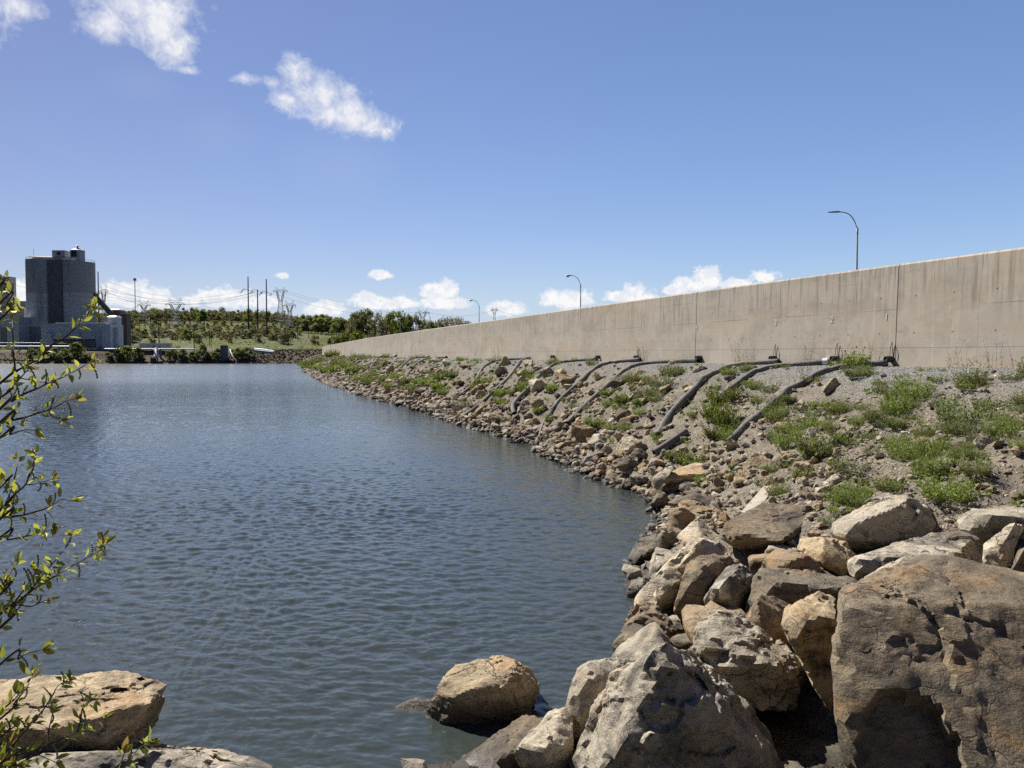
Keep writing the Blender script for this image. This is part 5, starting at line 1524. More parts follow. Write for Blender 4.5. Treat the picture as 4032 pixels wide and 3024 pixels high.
for i, (kind, p, size, label) in enumerate(wl):
    tw_, s_, d_ = [float(v[0]) for v in bank_coords(p[None, :2])]
    zn = zone(s_); bd = band(p, tw_, d_)
    if kind == 'stalk' and tw_ < 1.2: bd = 'against the wall'
    if zn == 'right of the nearest pipe':   # the big open slope: tell it apart by what stands near
        X, Y = proj(p)
        zn = 'just right of the nearest pipe' if X < 3330 else 'toward the tilted boulder' if X > 3700 else 'above the grey boulders'
    groups.setdefault((kind, bd, zn), []).append((size, i))
for (kind, bd, zn), ids in groups.items():
    ids.sort(reverse=True)
    for r, (size, i) in enumerate(ids):
        if len(ids) == 1: lab = '%s %s %s' % (WORD[kind], bd, zn); grp = 'weeds on the bank'
        elif r < 3: lab = '%s %s %s %s' % (['biggest', 'second biggest', 'third biggest'][r], WORD[kind], bd, zn); grp = 'weeds on the bank'
        else: lab = 'smaller %s %s %s' % (WORD[kind], bd, zn); grp = '%s %s %s' % (WORD[kind], bd, zn)
        lab = ' '.join(lab.split()[:16])
        kind_, p, sz, _ = wl[i]
        q = np.random.default_rng(i)
        me = WEEDS[kind][int(q.integers(len(WEEDS[kind])))]
        k = sz / BASEW[kind]
        o = link({'feathery': 'feathery_weed', 'leafy': 'leafy_weed', 'greygreen': 'bushy_weed', 'mat': 'low_weed', 'shrub': 'yellow_shrub', 'stalk': 'dry_weed'}[kind], me, None, tuple(p))
        o.rotation_euler = (0, 0, q.uniform(0, 6.28)); o.scale = (k, k, k * q.uniform(1.0, 1.45))
        tag(o, lab, 'shrub' if kind == 'shrub' else 'weed', grp)


def pick_sprigs(q_, n): pass


# tiny seedlings too many to count
V_, F_, C_ = [], [], []
q_ = np.random.default_rng(5); base = 0
src = WEEDS['leafy'][0]
sv = np.array([v.co[:] for v in src.vertices]); sf = np.array([f.vertices[:] for f in src.polygons])
keepf = sf[:170]; kv = sv[:keepf.max() + 1]
cnt = 0
while cnt < 900:
    s = S1 - 10 + 250 * q_.random() ** 2.2; tq = 1.0 + 6.0 * q_.random()
    x, d, nn = wall_at(s); p = x + nn * tq
    tw_, s_, d_ = [float(v[0]) for v in bank_coords(p[None])]
    if d_ < 1.0 or fbm(np.array([[p[0] * .45, p[1] * .45, 0]]), 91, 3)[0] < -.02: continue
    k = q_.uniform(.18, .5) * (1 if p[1] < 40 else 1.8); a = q_.uniform(0, 6.28)
    ca, sa = math.cos(a), math.sin(a)
    v = kv * k; v = np.c_[v[:, 0] * ca - v[:, 1] * sa, v[:, 0] * sa + v[:, 1] * ca, v[:, 2]] + np.array([p[0], p[1], bank_z(p[None])[0]])
    V_.append(v); F_.append(keepf + base); base += len(v); C_.append(np.tile(np.array([[q_.random(), .15 * q_.random(), 0]]), (len(v), 1))); cnt += 1
me = npmesh('seedlings', np.vstack(V_), np.vstack(F_), M_WEED, False, None, np.vstack(C_))
tag(link('seedlings', me), 'scattered green seedlings over the gravelly bank', 'weeds', None, 'stuff')

# ================================================================== street lamps
def lamp_thing(label, x, y, flat, ang, h=8.9, gz=3.25):
    o = thing('street_lamp', label, 'street lamp', (x, y, gz), ang, 'street lamps behind the wall')
    mb = MB(); mb.lathe([(.15, 0), (.15, .35), (.09, .4), (.074, h * .55), (.055, h - .05)], 12); mb.build('pole', M_STEEL, o, None, True)
    top = h
    arm = [(0, 0, top - .55), (-.04, 0, top - .1), (-.22, 0, top + .42), (-.5, 0, top + .80), (-.85, 0, top + .98), (-1.2, 0, top + 1.02)]
    mb = MB(); mb.tube(smooth_path(arm, 5), .038, 8); mb.lathe([(.07, top - .55), (.075, top - .5), (.07, top - .1), (.04, top - .05)], 10); mb.build('arm', M_STEEL, o, None, True)
    mb = MB()
    if flat:   # slim dark head
        pts = [(-1.1, .07, .04), (-1.25, .16, .065), (-1.6, .19, .05), (-1.9, .15, .022)]
    else:
        pts = [(-1.1, .06, .06), (-1.22, .12, .11), (-1.5, .17, .14), (-1.75, .15, .12), (-1.92, .06, .06)]
    V, n = [], 12
    for (xx, wy, hz) in pts:
        for j in range(n):
            a = 2 * math.pi * j / n
            V.append((xx, wy * math.cos(a), top + 1.02 + hz * math.sin(a) * (1 if math.sin(a) > 0 else .6)))
    Fc = [(i * n + j, i * n + (j + 1) % n, (i + 1) * n + (j + 1) % n, (i + 1) * n + j) for i in range(len(pts) - 1) for j in range(n)] + [tuple(range(n))[::-1], tuple((len(pts) - 1) * n + j for j in range(n))]
    mb.add(V, Fc); head = mb.build('lamp_head', M_DARKMETAL if flat else M_STEEL, o, None, True)
    if not flat:
        mb = MB(); mb.lathe([(.02, -.20), (.10, -.16), (.14, -.05), (.14, .0)], 12, (-1.56, 0, top + .99)); mb.build('lens', M_LENS, head, None, True)
    return o


for i, (X, Yt, lab) in enumerate([(3367, 837, 'grey street lamp with a flat dark head, tallest in view above the wall'), (2285, 1086, 'street lamp with a pale cobra head above the middle of the wall'), (1887, 1182, 'street lamp with a dark-sided head beside the distant small pylon'), (1694, 1230, 'street lamp standing in front of the pylon behind the brown trees'),
                              (1577, 1261, 'fifth street lamp from the right, in front of the fresh green tree'), (1500, 1283, 'sixth street lamp from the right, against dark tree trunks'), (1451, 1300, 'seventh street lamp from the right, by the big trees'), (1418, 1314, 'second farthest street lamp in the row'), (1394, 1324, 'farthest street lamp, half lost in the yellowish bush')]):
    dpt = F * (8.9 + 1.02 + 3.25 - H) / (1396 - Yt)
    x = (X - CX) / F * dpt
    lamp_thing(lab, x, dpt, i == 0, math.radians([10, 12, 14, 18, 20, 22, 24, 26, 28][i]) * -1)
# ================================================================== far shore
def far_z(Q):
    Q = np.asarray(Q, float); x, y = Q[:, 0], Q[:, 1]
    q3 = np.c_[Q * .02, np.zeros(len(Q))]
    ys = 300 + 3.0 * fbm(q3 * 1.5, 201, 2) + 6 * sstep(-140, -95, x)
    t_ = y - ys
    bx = sstep(-118, -104, x)                       # dark riprap embankment near the wall
    bank = np.interp(t_, [-8, 0, 9, 14], [-3, .0, 4.6, 5.4])
    bank2 = np.interp(t_, [-8, 0, 11, 15], [-3, .0, 5.0, 5.4])
    z = bank * (1 - bx) + bank2 * bx
    ridge = np.interp(x, [-420, -300, -190, -150, -120, -60], [22, 25, 26, 24.5, 21, 18])
    u = np.clip((t_ - 40) / 200, 0, 1)
    z = z + (ridge - 5.5) * (u * .75 + .25 * u * u * (3 - 2 * u)) * 1.0
    z = z + sstep(20, 60, t_) * (1.3 * fbm(q3 * 1.0, 203, 4) + .35 * fbm(q3 * 5, 205, 3))
    return z - .03 * np.maximum(t_ - 330, 0)


fx = np.concatenate([np.arange(-560, -300, 12), np.arange(-300, 20, 2.5), np.arange(20, 500, 20)])
fy = np.concatenate([np.arange(292, 330, 1.0), np.arange(330, 560, 3.5), np.arange(560, 1200, 30)])
FX, FY = np.meshgrid(fx, fy, indexing='ij'); Qf = np.c_[FX.ravel(), FY.ravel()]
Zf = far_z(Qf)
na, nb = len(fx), len(fy); idx = np.arange(na * nb).reshape(na, nb)
Ff = np.stack([idx[:-1, :-1], idx[1:, :-1], idx[1:, 1:], idx[:-1, 1:]], -1).reshape(-1, 4)
t = NT('hill_grass'); tc = t.n('ShaderNodeTexCoord').outputs['Object']
n1 = t.noise(tc, .022, 6, .62, .4); n2 = t.noise(tc, .16, 6, .65); n3 = t.noise(tc, .9, 5, .7)
c = t.mix(t.mapr(n1, .40, .60), (.092, .118, .040), (.14, .135, .072))
c = t.mix(t.mapr(n2, .50, .68, 0, .8), c, (.062, .066, .034))
c = t.mix(t.mapr(n3, .5, .75, 0, .5), c, (.11, .125, .05))
ps = t.n('ShaderNodeSeparateXYZ', {0: tc})
low = t.mapr(t.math('ADD', ps.outputs[2], t.math('MULTIPLY', n2, 1.4)), 5.2, 6.4, 1, 0)
c = t.mix(low, c, t.mix(n3, (.07, .055, .035), (.15, .12, .08)))
M_HILL = t.out(t.pbr(c, .95, t.bump(n3, .6, .5), 0, .2))
me = npmesh('hillside', np.c_[Qf, Zf], Ff, M_HILL, True)
tag(link('hillside', me), 'grassy hillside rising beyond the far shore', 'hillside', None, 'structure')


def fgpt(X, Y):
    p = march(X, Y, far_z, 285, 900, 1.0)
    return p


def fz(x, y): return float(far_z(np.array([[x, y]]))[0])


def at(X, d):
    """ground point on the far side seen in photo column X at distance d"""
    x = (X - CX) / F * d
    return np.array([x, d, fz(x, d)])


def zpx(Y, d): return H + (1396 - Y) / F * d     # height of photo row Y at distance d
def xpx(X, d): return (X - CX) / F * d


# --- silo pair
M_SILO = None
t = NT('silo_concrete'); tc = t.n('ShaderNodeTexCoord').outputs['Object']
zz = t.n('ShaderNodeSeparateXYZ', {0: tc}).outputs[2]
nz = t.noise(t.n('ShaderNodeMapping', {'Vector': tc, 'Scale': (.25, .25, .05)}).outputs[0], 1, 5, .6)
nb_ = t.noise(t.n('ShaderNodeMapping', {'Vector': tc, 'Scale': (.06, .06, .9)}).outputs[0], 1, 4, .6)
c = t.mix(t.mapr(t.math('ADD', zz, t.math('MULTIPLY', nz, .8)), 24.0, 24.6), (.53, .535, .55), (.38, .38, .387))
c = t.mix(t.mapr(nb_, .5, .62, 0, .5), c, (.34, .343, .355))
c = t.mix(t.mapr(nz, .55, .7, 0, .7), c, (.24, .24, .248))
c = t.mix(t.mapr(zz, 9.3, 9.5, 1, 0), c, (.26, .26, .272))
M_SILO = t.out(t.pbr(c, .9, None, 0, .2))
M_SILOD = simple('silo_dark_infill', (.12, .125, .142), .85, 0, .25, .4)
M_ROOFL = simple('pale_sheet_roof', (.50, .46, .40), .6, 0, .15, .6)
M_GREYS = simple('grey_sheet_metal', (.40, .41, .43), .6, .1, .2, .4)
M_BLUEG = simple('blue_grey_cladding', (.47, .505, .55), .65, 0, .1, .3)
M_BLUEL = simple('light_blue_grey_cladding', (.55, .585, .63), .6, 0, .1, .3)
M_BROWNC = simple('brown_cladding', (.19, .145, .12), .8, 0, .2, .5)
M_WIN = simple('dark_opening', (.012, .013, .015), .35, 0, .1, 1)
DS = 345.0
k = DS / F
gx = (xpx(119, DS) + xpx(376, DS)) / 2
g0 = 6.0
silo = thing('twin_silo', 'huge dark twin concrete silos with rooftop sheds across the water', 'silo', (gx, DS, g0))
h1 = zpx(1028, DS) - g0; h2 = zpx(1036, DS) - g0


def rel(X, Y): return xpx(X, DS) - gx, zpx(Y, DS) - g0


rad = 6.9
for X0, hh in ((119, h1), (376, h2)):
    rad = 6.9 if X0 < 200 else 6.6
    cx_ = rel(X0, 0)[0] + (rad if X0 < 200 else -rad)
    mb = MB(); mb.lathe([(rad, 0), (rad, hh), (rad - .4, hh), (rad - .4, hh - .3)], 48, (cx_, 0, 0)); cyl = mb.build('silo_cylinder', M_SILO, silo, None, True)
    for p_ in cyl.data.polygons: p_.use_smooth = abs(p_.normal.z) < .5
    mb = MB()
    for j in range(28):
        a = 2 * math.pi * j / 28; b = 2 * math.pi * (j + 1) / 28; r0 = rad - .15
        pa_ = (cx_ + r0 * math.cos(a), r0 * math.sin(a)); pb_ = (cx_ + r0 * math.cos(b), r0 * math.sin(b))
        mb.bar((*pa_, hh), (*pa_, hh + 1.1), .035, 4)
        for e in (.6, 1.1): mb.bar((*pa_, hh + e), (*pb_, hh + e), .03, 4)
    mb.build('roof_railing', M_PYLON, cyl)
a0, a1 = rel(224, 0)[0], rel(280, 0)[0]
mb = MB(); mb.box(a0, a1, -5.6, 3, 0, h1 - .45); mb.build('infill_wall', M_SILOD, silo)
# conveyor gallery with a lit sloping roof
x0, zt = rel(139, 1010); x1, zb = rel(291, 1027)
mb = MB(); mb.box(x0 + 1, x1, -2.2, 2.2, h1 + .0, zt - .9); g_ = mb.build('gallery', M_GREYS, silo)
mb = MB(); mb.add([(x0, -2.8, zt - .5), (x1, -2.8, zt - 1.1), (x1, 2.8, zt - .2), (x0, 2.8, zt + .3), (x0, -2.8, zt - .8), (x1, -2.8, zt - 1.4), (x1, 2.8, zt - .5), (x0, 2.8, zt)], [(0, 1, 2, 3), (7, 6, 5, 4), (0, 4, 5, 1), (1, 5, 6, 2), (2, 6, 7, 3), (3, 7, 4, 0)])
mb.build('roof', M_ROOFL, g_)
x0, z1 = rel(224, 990); x1, z0 = rel(273, 1016)
mb = MB(); mb.box(x0, x1, -1.8, 2.5, z0 - .8, z1); sh = mb.build('roof_shed', M_GREYS, silo)
mb = MB(); mb.box((x0 + x1) / 2 - .6, (x0 + x1) / 2 + .8, -1.86, -1.8, z0 + .9, z0 + 2.1); mb.build('window', M_WIN, sh)
x0, z1 = rel(289, 986); x1, z0 = rel(341, 1036)
ccx = (x0 + x1) / 2; r_o = (x1 - x0) / 2 * 1.04
mb = MB(); mb.lathe([(r_o, z0 - 1), (r_o, z1 - .5), (r_o * 1.02, z1 - .3), (r_o * .2, z1 + .7), (.35, z1 + .7), (.35, z1 + 1.5), (.9, z1 + 1.7), (.3, z1 + 2)], 8, (ccx, 0, 0)); tw = mb.build('rooftop_tower', M_GREYS, silo)
tw.rotation_euler = (0, 0, 0)
mb = MB(); mb.box(ccx - 1.2, ccx + 1.0, -r_o - .02, -r_o * .9, z1 - 3.4, z1 - .9); mb.build('opening', M_WIN, tw)
mb = MB(); mb.bar((rel(143, 0)[0], 0, zt), (rel(143, 0)[0], 0, rel(0, 981)[1]), .07, 5); mb.build('antenna', M_PYLON, silo)
# inclined conveyor down to the brown building
pA = (rel(372, 1160)[0], .5, rel(0, 1160)[1]); pB = (rel(441, 1236)[0], 0, rel(0, 1236)[1])
mb = MB(); mb.tube([pA, pB], 1.15, 10); mb.build('conveyor_tube', M_BROWNC, silo)

mb = MB(); p = at(462, 352)
o = thing('brown_building', 'small brown transfer building at the foot of the slanting conveyor', 'building', (p[0], 352, p[2]))
kk = 352 / F; w_ = 45 * kk; zt = zpx(1222, 352) - p[2]
mb.box(-w_ / 2, w_ / 2, -2.5, 2.5, -2, zt); mb.build('wall', M_BROWNC, o)
mb = MB(); mb.add([(-w_ / 2 - .3, -2.9, zt), (w_ / 2 + .3, -2.9, zt), (w_ / 2 + .3, 2.9, zt), (-w_ / 2 - .3, 2.9, zt), (-w_ / 2 - .3, 0, zt + .7), (w_ / 2 - 1.2, 0, zt + .7)], [(0, 1, 5, 4), (2, 3, 4, 5), (1, 2, 5), (3, 0, 4), (3, 2, 1, 0)]); mb.build('roof', M_ROOFL, o)
p = at(498, 352); o = thing('low_shed', 'low flat-roofed shed right of the brown transfer building', 'shed', tuple(p)); w_ = 26 * kk; zt = zpx(1238, 352) - p[2]
mb = MB(); mb.box(-w_ / 2, w_ / 2, -2, 2, -2, zt); mb.build('wall', M_BROWNC, o); mb = MB(); mb.box(-w_ / 2 - .5, w_ / 2 + .5, -2.5, 2.5, zt, zt + .3); mb.build('roof', M_ROOFL, o)

# --- narrow tower on the left
D2 = 350.; x0, x1 = xpx(20, D2), xpx(59, D2); zt = zpx(1092, D2)
o = thing('narrow_tower', 'narrow grey concrete tower with stacked square openings left of the silos', 'tower', ((x0 + x1) / 2, D2, 6))
w_ = (x1 - x0) / 2; d_ = 2.2; hh = zt - 6
mb = MB()
ops = [(1104, 1113), (1139, 1147), (1174, 1183), (1208, 1216)]
zc = [(zpx(b, D2) - 6, zpx(a, D2) - 6) for a, b in ops]
ow = .72
mb.box(-w_, -ow, -d_, -d_ + .4, 0, hh); mb.box(ow, w_, -d_, -d_ + .4, 0, hh)
edges = [0] + [v for q in sorted(zc) for v in q] + [hh]
for i in range(0, len(edges), 2): mb.box(-ow, ow, -d_, -d_ + .4, edges[i], edges[i + 1])
mb.box(-w_, -w_ + .4, -d_ + .4, d_, 0, hh); mb.box(w_ - .4, w_, -d_ + .4, d_, 0, hh); mb.box(-w_ + .4, w_ - .4, d_ - .4, d_, 0, hh); mb.box(-w_ + .4, w_ - .4, -d_ + .4, d_ - .4, hh - .4, hh)
mb.build('tower_wall', M_SILO, o)
for a, b in zc:
    f = MB(); f.box(-ow, ow, -d_ + .25, -d_ + .32, a + .02, b); wn = f.build('window', M_WIN, o)
    f = MB(); f.box(-ow, ow, -d_ - .06, -d_ + .2, a, a + .22); f.build('sill', M_ROOFL, wn)

# --- low buildings left
for lab, X0, X1, Y0, Y1, dd, m in (('long low grey plant building at the left edge below the narrow tower', -40, 122, 1219, 1262, 352, M_GREYS), ('small pale shed in front of the long plant building', 55, 100, 1252, 1276, 335, M_BLUEG), ('distant grey industrial building between the tower and the silos', 88, 124, 1190, 1222, 420, M_GREYS)):
    x0, x1 = xpx(X0, dd), xpx(X1, dd); g = min(fz((x0 + x1) / 2, dd), zpx(Y1, dd))
    o = thing('plant_building', lab, 'building', ((x0 + x1) / 2, dd, g)); w_ = (x1 - x0) / 2; hh = zpx(Y0, dd) - g
    mb = MB(); mb.box(-w_, w_, -4, 4, -1, hh); mb.build('wall', m, o)
    mb = MB(); mb.box(-w_ - .2, w_ + .2, -4.2, 4.2, hh, hh + .25); mb.build('roof', M_ROOFL if m is not M_BLUEG else M_BLUEL, o)

# --- pump house
D3 = 316.; k3 = D3 / F
ox = xpx(165, D3); g = fz(ox + 12, D3) - .3
o = thing('pump_house', 'blue-grey pump house with a dark louvred opening on the far shore', 'building', (ox, D3, g))
def rx(X): return xpx(X, D3) - ox
def rz(Y): return zpx(Y, D3) - g
mb = MB(); mb.box(rx(165), rx(407), 0, 12, -1, rz(1276)); wallp = mb.build('wall', M_BLUEG, o)
mb = MB(); mb.box(rx(214), rx(407), 1.5, 11.5, rz(1276), rz(1271)); mb.build('roof_parapet', M_BLUEG, o)
mb = MB(); mb.box(rx(163), rx(215), -.15, 12.1, rz(1276), rz(1274)); mb.box(rx(214), rx(408), 1.3, 11.7, rz(1271), rz(1269.5)); mb.build('roof', M_ROOFL, o)
mb = MB(); mb.box(rx(212), rx(380), -.08, .0, rz(1368), rz(1336)); lv = mb.build('louvre_opening', M_WIN, o)
mb = MB()
for Y in (1347, 1355, 1362): mb.box(rx(213), rx(379), -.16, -.09, rz(Y), rz(Y - 2.2))
for j in range(12): mb.box(rx(214 + j * 15), rx(215 + j * 15), -.17, -.1, rz(1345), rz(1336))
mb.build('louvre_blades', M_GREYS, lv)
mb = MB(); mb.box(rx(411), rx(445), -1.5, 9, -1, rz(1277)); mb.build('stair_tower', M_BLUEL, o)
mb = MB(); mb.box(rx(407), rx(411), -.3, 9, -1, rz(1278)); mb.build('corner_recess', M_SILOD, o)
mb = MB(); mb.lathe([(1.0, -1), (1.0, rz(1293)), (.4, rz(1290))], 16, (rx(451), 2, 0)); mb.build('standpipe', M_BLUEG, o, None, True)
mb = MB(); mb.box(rx(413), rx(446), 3, 7.5, rz(1277), rz(1247)); rb = mb.build('rooftop_box', M_BLUEL, o)
mb = MB(); mb.add([(rx(411), 2.6, rz(1247)), (rx(447), 2.6, rz(1247)), (rx(447), 8, rz(1247)), (rx(411), 8, rz(1247)), (rx(418), 4, rz(1241)), (rx(442), 4, rz(1241)), (rx(442), 7, rz(1241)), (rx(418), 7, rz(1241))], [(0, 1, 5, 4), (1, 2, 6, 5), (2, 3, 7, 6), (3, 0, 4, 7), (4, 5, 6, 7), (3, 2, 1, 0)]); mb.build('roof', M_WHITE, rb)
for X in (204, 313):
    mb = MB(); zc_ = rz(1320)
    mb.lathe([(.45, rz(1334)), (.45, zc_ - .2), (1.3, zc_ - .2), (1.25, zc_ + .35), (.6, zc_ + .9), (.25, zc_ + .95), (.25, rz(1306))], 14, (rx(X), -1.0, 0)); mb.bar((rx(X), -.9, rz(1334)), (rx(X), .1, rz(1334)), .4, 8)
    mb.build('roof_vent' if False else 'wall_vent', M_BLUEL, o, None, True)

# --- white trailer and kiosk
D4 = 312.; x0, x1 = xpx(556, D4), xpx(674, D4); g = fz((x0 + x1) / 2, D4)
o = thing('site_trailer', 'long white site trailer with two dark doors near the shore', 'trailer', ((x0 + x1) / 2, D4, g)); w_ = (x1 - x0) / 2
mb = MB(); mb.box(-w_, w_, -1.4, 1.4, .3, zpx(1353, D4) - g); mb.build('body', M_BLUEL, o)
mb = MB(); mb.box(-w_ - .1, w_ + .1, -1.5, 1.5, zpx(1353, D4) - g, zpx(1351.5, D4) - g); mb.build('roof', M_WHITE, o)
for X in (614, 637):
    xx = xpx(X, D4) - (x0 + x1) / 2; mb = MB(); mb.box(xx - .5, xx + .5, -1.47, -1.4, .4, 2.0); mb.build('door', M_SILOD, o)
D5 = 308.; p = at(884, D5); o = thing('pump_kiosk', 'small slate-blue equipment kiosk beside the white hose', 'kiosk', tuple(p)); w_ = 12 * D5 / F
mb = MB(); mb.box(-w_, w_, -1, 1, -1.6, zpx(1361, D5) - p[2]); mb.build('cabinet', simple('slate_panel', (.16, .18, .21), .6), o)
mb = MB(); mb.box(-w_ - .1, w_ + .1, -1.1, 1.1, zpx(1361, D5) - p[2], zpx(1360, D5) - p[2]); mb.build('roof', M_GREYS, o)
mb = MB()
hp = [P(905, 1375, 304.5), P(909, 1386, 303.), P(916, 1402, 301.), P(924, 1414, 300), P(932, 1422, 299.5)]
mb.tube(smooth_path(hp, 5), .17, 8); tag(mb.build('white_hose', M_WHITE, None, None, True), 'white hose hanging from the kiosk down to the water', 'hose')
hp = [P(448, 1390, 303.), P(430, 1404, 302), P(412, 1414, 301), P(385, 1424, 299.5)]
mb = MB(); mb.tube(smooth_path(hp, 5), .13, 8); tag(mb.build('pale_hose', simple('pale_hose', (.42, .43, .38), .7), None, None, True), 'pale thin hose curving down the bank below the pump house', 'hose')

# --- pipelines
D6 = 309.
for lab, X0, X1, Y, dd, rr_ in (('long white pipeline on low supports in front of the pump house, left stretch', -60, 300, 1364, 306, .26), ('long white pipeline along the shore right of the pump house', 412, 765, 1374, 305, .26), ('thin white upper pipeline behind the shore at the left edge', -60, 160, 1350, 322, .14), ('thin white pipe crossing the green field left of the dark embankment', 950, 1030, 1367, 318, .12), ('short white pipe between the pump house and the trailer', 458, 500, 1362, 318, .14)):
    a, b = P(X0, Y, dd), P(X1, Y, dd); a[2] = b[2] = (a[2] + b[2]) / 2
    o = thing('pipeline', lab, 'pipeline', tuple(a), 0, 'white pipelines along the far shore')
    mb = MB(); mb.tube([(0, 0, 0), (b[0] - a[0], 0, 0)], rr_, 10); mb.build('pipe_run', M_WHITE, o, None, True)
    n = max(2, int((b[0] - a[0]) / 7))
    for j in range(n):
        xx = (b[0] - a[0]) * (j + .5) / n; zb = fz(a[0] + xx, dd) - a[2]
        mb = MB(); mb.box(xx - .25, xx + .25, -.3, .3, min(zb - .3, -.9), -rr_ * .95); mb.build('support', M_SILO, o)
o = thing('outfall_pipe', 'thick white outfall pipe bending down the bank to the water', 'pipe', tuple(P(614, 1374, 304)))
b0 = P(614, 1374, 304)
mb = MB(); mb.tube([np.array(P(X, Y, d)) - b0 for X, Y, d in ((614, 1374, 304), (615, 1384, 303), (615, 1396, 301.5), (614, 1407, 300.5))], .85, 14); mb.build('pipe_run', M_WHITE, o, None, True)
mb = MB()
for X in (606, 620):
    q = P(X, 1378, 301.5) - b0; mb.bar(q, (q[0], q[1], -b0[2] - .5), .22, 6)
mb.box(-.9, .9, -2.9, -1.6, -b0[2] - .5, P(614, 1409, 301)[2] - b0[2]); mb.build('trestle', M_DARKMETAL, o)
c0, c1 = P(1003, 1374, 306), P(1078, 1384, 303)
mb = MB(); mb.tube([c0 - c0, (c0 + c1) / 2 - c0 + np.array([0, 0, .1]), c1 - c0], .42, 10); tag(mb.build('discharge_pipe', M_WHITE, None, c0, True), 'pale slanting discharge pipe at the left end of the dark embankment', 'pipe')
c0, c1 = P(1003, 1381, 304), P(1076, 1389, 302.5)
mb = MB(); mb.tube([c0 - c0, c1 - c0], .55, 10); tag(mb.build('discharge_chute', simple('blue_chute', (.22, .32, .42), .5), None, c0, True), 'dull blue pipe just under the pale slanting discharge pipe', 'pipe')

# --- pylons, poles and wires
def lattice(mb, a, b, n, r):
    """four-legged tapered lattice from square a = (cx, cy, z, half) to b"""
    def cor(q): return [np.array([q[0] + sx_ * q[3], q[1] + sy_ * q[3] * .8, q[2]]) for sx_, sy_ in ((-1, -1), (1, -1), (1, 1), (-1, 1))]
    for i in range(n):
        u, v = i / n, (i + 1) / n
        A = cor([a[j] + (b[j] - a[j]) * u for j in range(4)]); B = cor([a[j] + (b[j] - a[j]) * v for j in range(4)])
        for j in range(4):
            mb.bar(A[j], B[j], r, 4); mb.bar(A[j], B[(j + 1) % 4], r * .65, 4); mb.bar(A[(j + 1) % 4], B[j], r * .65, 4); mb.bar(B[j], B[(j + 1) % 4], r * .65, 4)


def pylon(label, Xc, wid, Ypk, Yarm, Ywaist, Ybase, d, r=.095):
    kk = d / F; x = xpx(Xc, d); zb = zpx(Ybase, d); w_ = wid * kk / 2
    o = thing('pylon', label, 'pylon', (x, d, zb), 0, 'lattice pylons on the hill')
    za, zp, zw = zpx(Yarm, d) - zb, zpx(Ypk, d) - zb, zpx(Ywaist, d) - zb
    mb = MB(); lattice(mb, (0, 0, -3, w_ * .55), (0, 0, zw, w_ * .22), 5, r); mb.build('body', M_PYLON, o)
    mb = MB()
    for s in (-1, 1): lattice(mb, (s * w_ * .16, 0, zw, w_ * .12), (s * w_ * .48, 0, za, w_ * .10), 4, r * .8)
    mb.build('cage', M_PYLON, o)
    mb = MB(); hgt = (zp - za) * .45
    n = 8
    for j in range(n):
        xa, xb = -w_ * 1.0 + 2 * w_ * j / n, -w_ + 2 * w_ * (j + 1) / n
        fa, fb = (1 - .8 * abs(xa) / w_), (1 - .8 * abs(xb) / w_)
        for yy in (-.5, .5):
            mb.bar((xa, yy, za), (xb, yy, za), r * .8, 4); mb.bar((xa, yy, za + hgt * fa), (xb, yy, za + hgt * fb), r * .8, 4)
            mb.bar((xa, yy, za + (hgt * fa if j % 2 else 0)), (xb, yy, za + (0 if j % 2 else hgt * fb)), r * .6, 4)
    for s in (-1, 1):
        xx = s * w_ * .5
        for e in (-.15, .15): mb.bar((xx + e * w_, 0, za + hgt * .5), (xx + s * w_ * .08, 0, zp), r * .8, 4)
    mb.build('crossarm', M_PYLON, o)
    mb = MB()
    for xx in (-w_ * .9, 0, w_ * .9):
        for e in (-.12, .12): mb.bar((xx + e * w_, 0, za), (xx, 0, za - (zp - za) * .55), r * .55, 4)
    mb.build('insulator', M_WIRE, o)
    return o, za + zb


pylon('pylon half hidden behind the right edge of the silos', 414, 34, 1126, 1150, 1190, 1262, 470)
pylon('first low flat-topped pylon right of the silos', 571, 52, 1182, 1203, 1218, 1262, 520)
pylon('second low flat-topped pylon, left of the three tall poles', 694, 78, 1174, 1200, 1222, 1266, 470)
pylon('tallest pylon, just right of the three tall poles', 1107, 56, 1131, 1147, 1190, 1262, 500)
pylon('shorter wide pylon standing in front of the tallest one', 1143, 50, 1183, 1204, 1228, 1268, 440)
pylon('pylon rising from the brown trees behind the wall', 1665, 56, 1215, 1232, 1252, 1300, 480)
pylon('small pylon just above the wall top', 1947, 30, 1211, 1221, 1238, 1300, 560)


def tall_pole(label, Xt, Yt, Xb, Yb, d, armY, arms, r0=.42):
    x = xpx((Xt + Xb) / 2, d); zb = zpx(Yb, d); zt = zpx(Yt, d)
    o = thing('transmission_pole', label, 'utility pole', (x, d, zb), 0, 'tall dark steel transmission poles')
    mb = MB(); mb.lathe([(r0, -4), (r0 * .62, zt - zb)], 12); mb.build('pole', M_DARKMETAL, o, None, True)
    mb = MB(); za = zpx(armY, d) - zb
    for X in arms:
        xe = xpx(X, d) - x; mb.bar((0, 0, za), (xe, -.3, za + (.6 if xe < 0 else -1.2)), .11, 6)
    mb.build('crossarm', M_DARKMETAL, o)
    for X in arms:
        mb = MB(); xe = xpx(X, d) - x; mb.bar((xe, -.3, za + (.6 if xe < 0 else -1.2)), (xe - 1.6, -.5, za - 1.9), .16, 6)
        mb.build('insulator', M_WIRE, o)


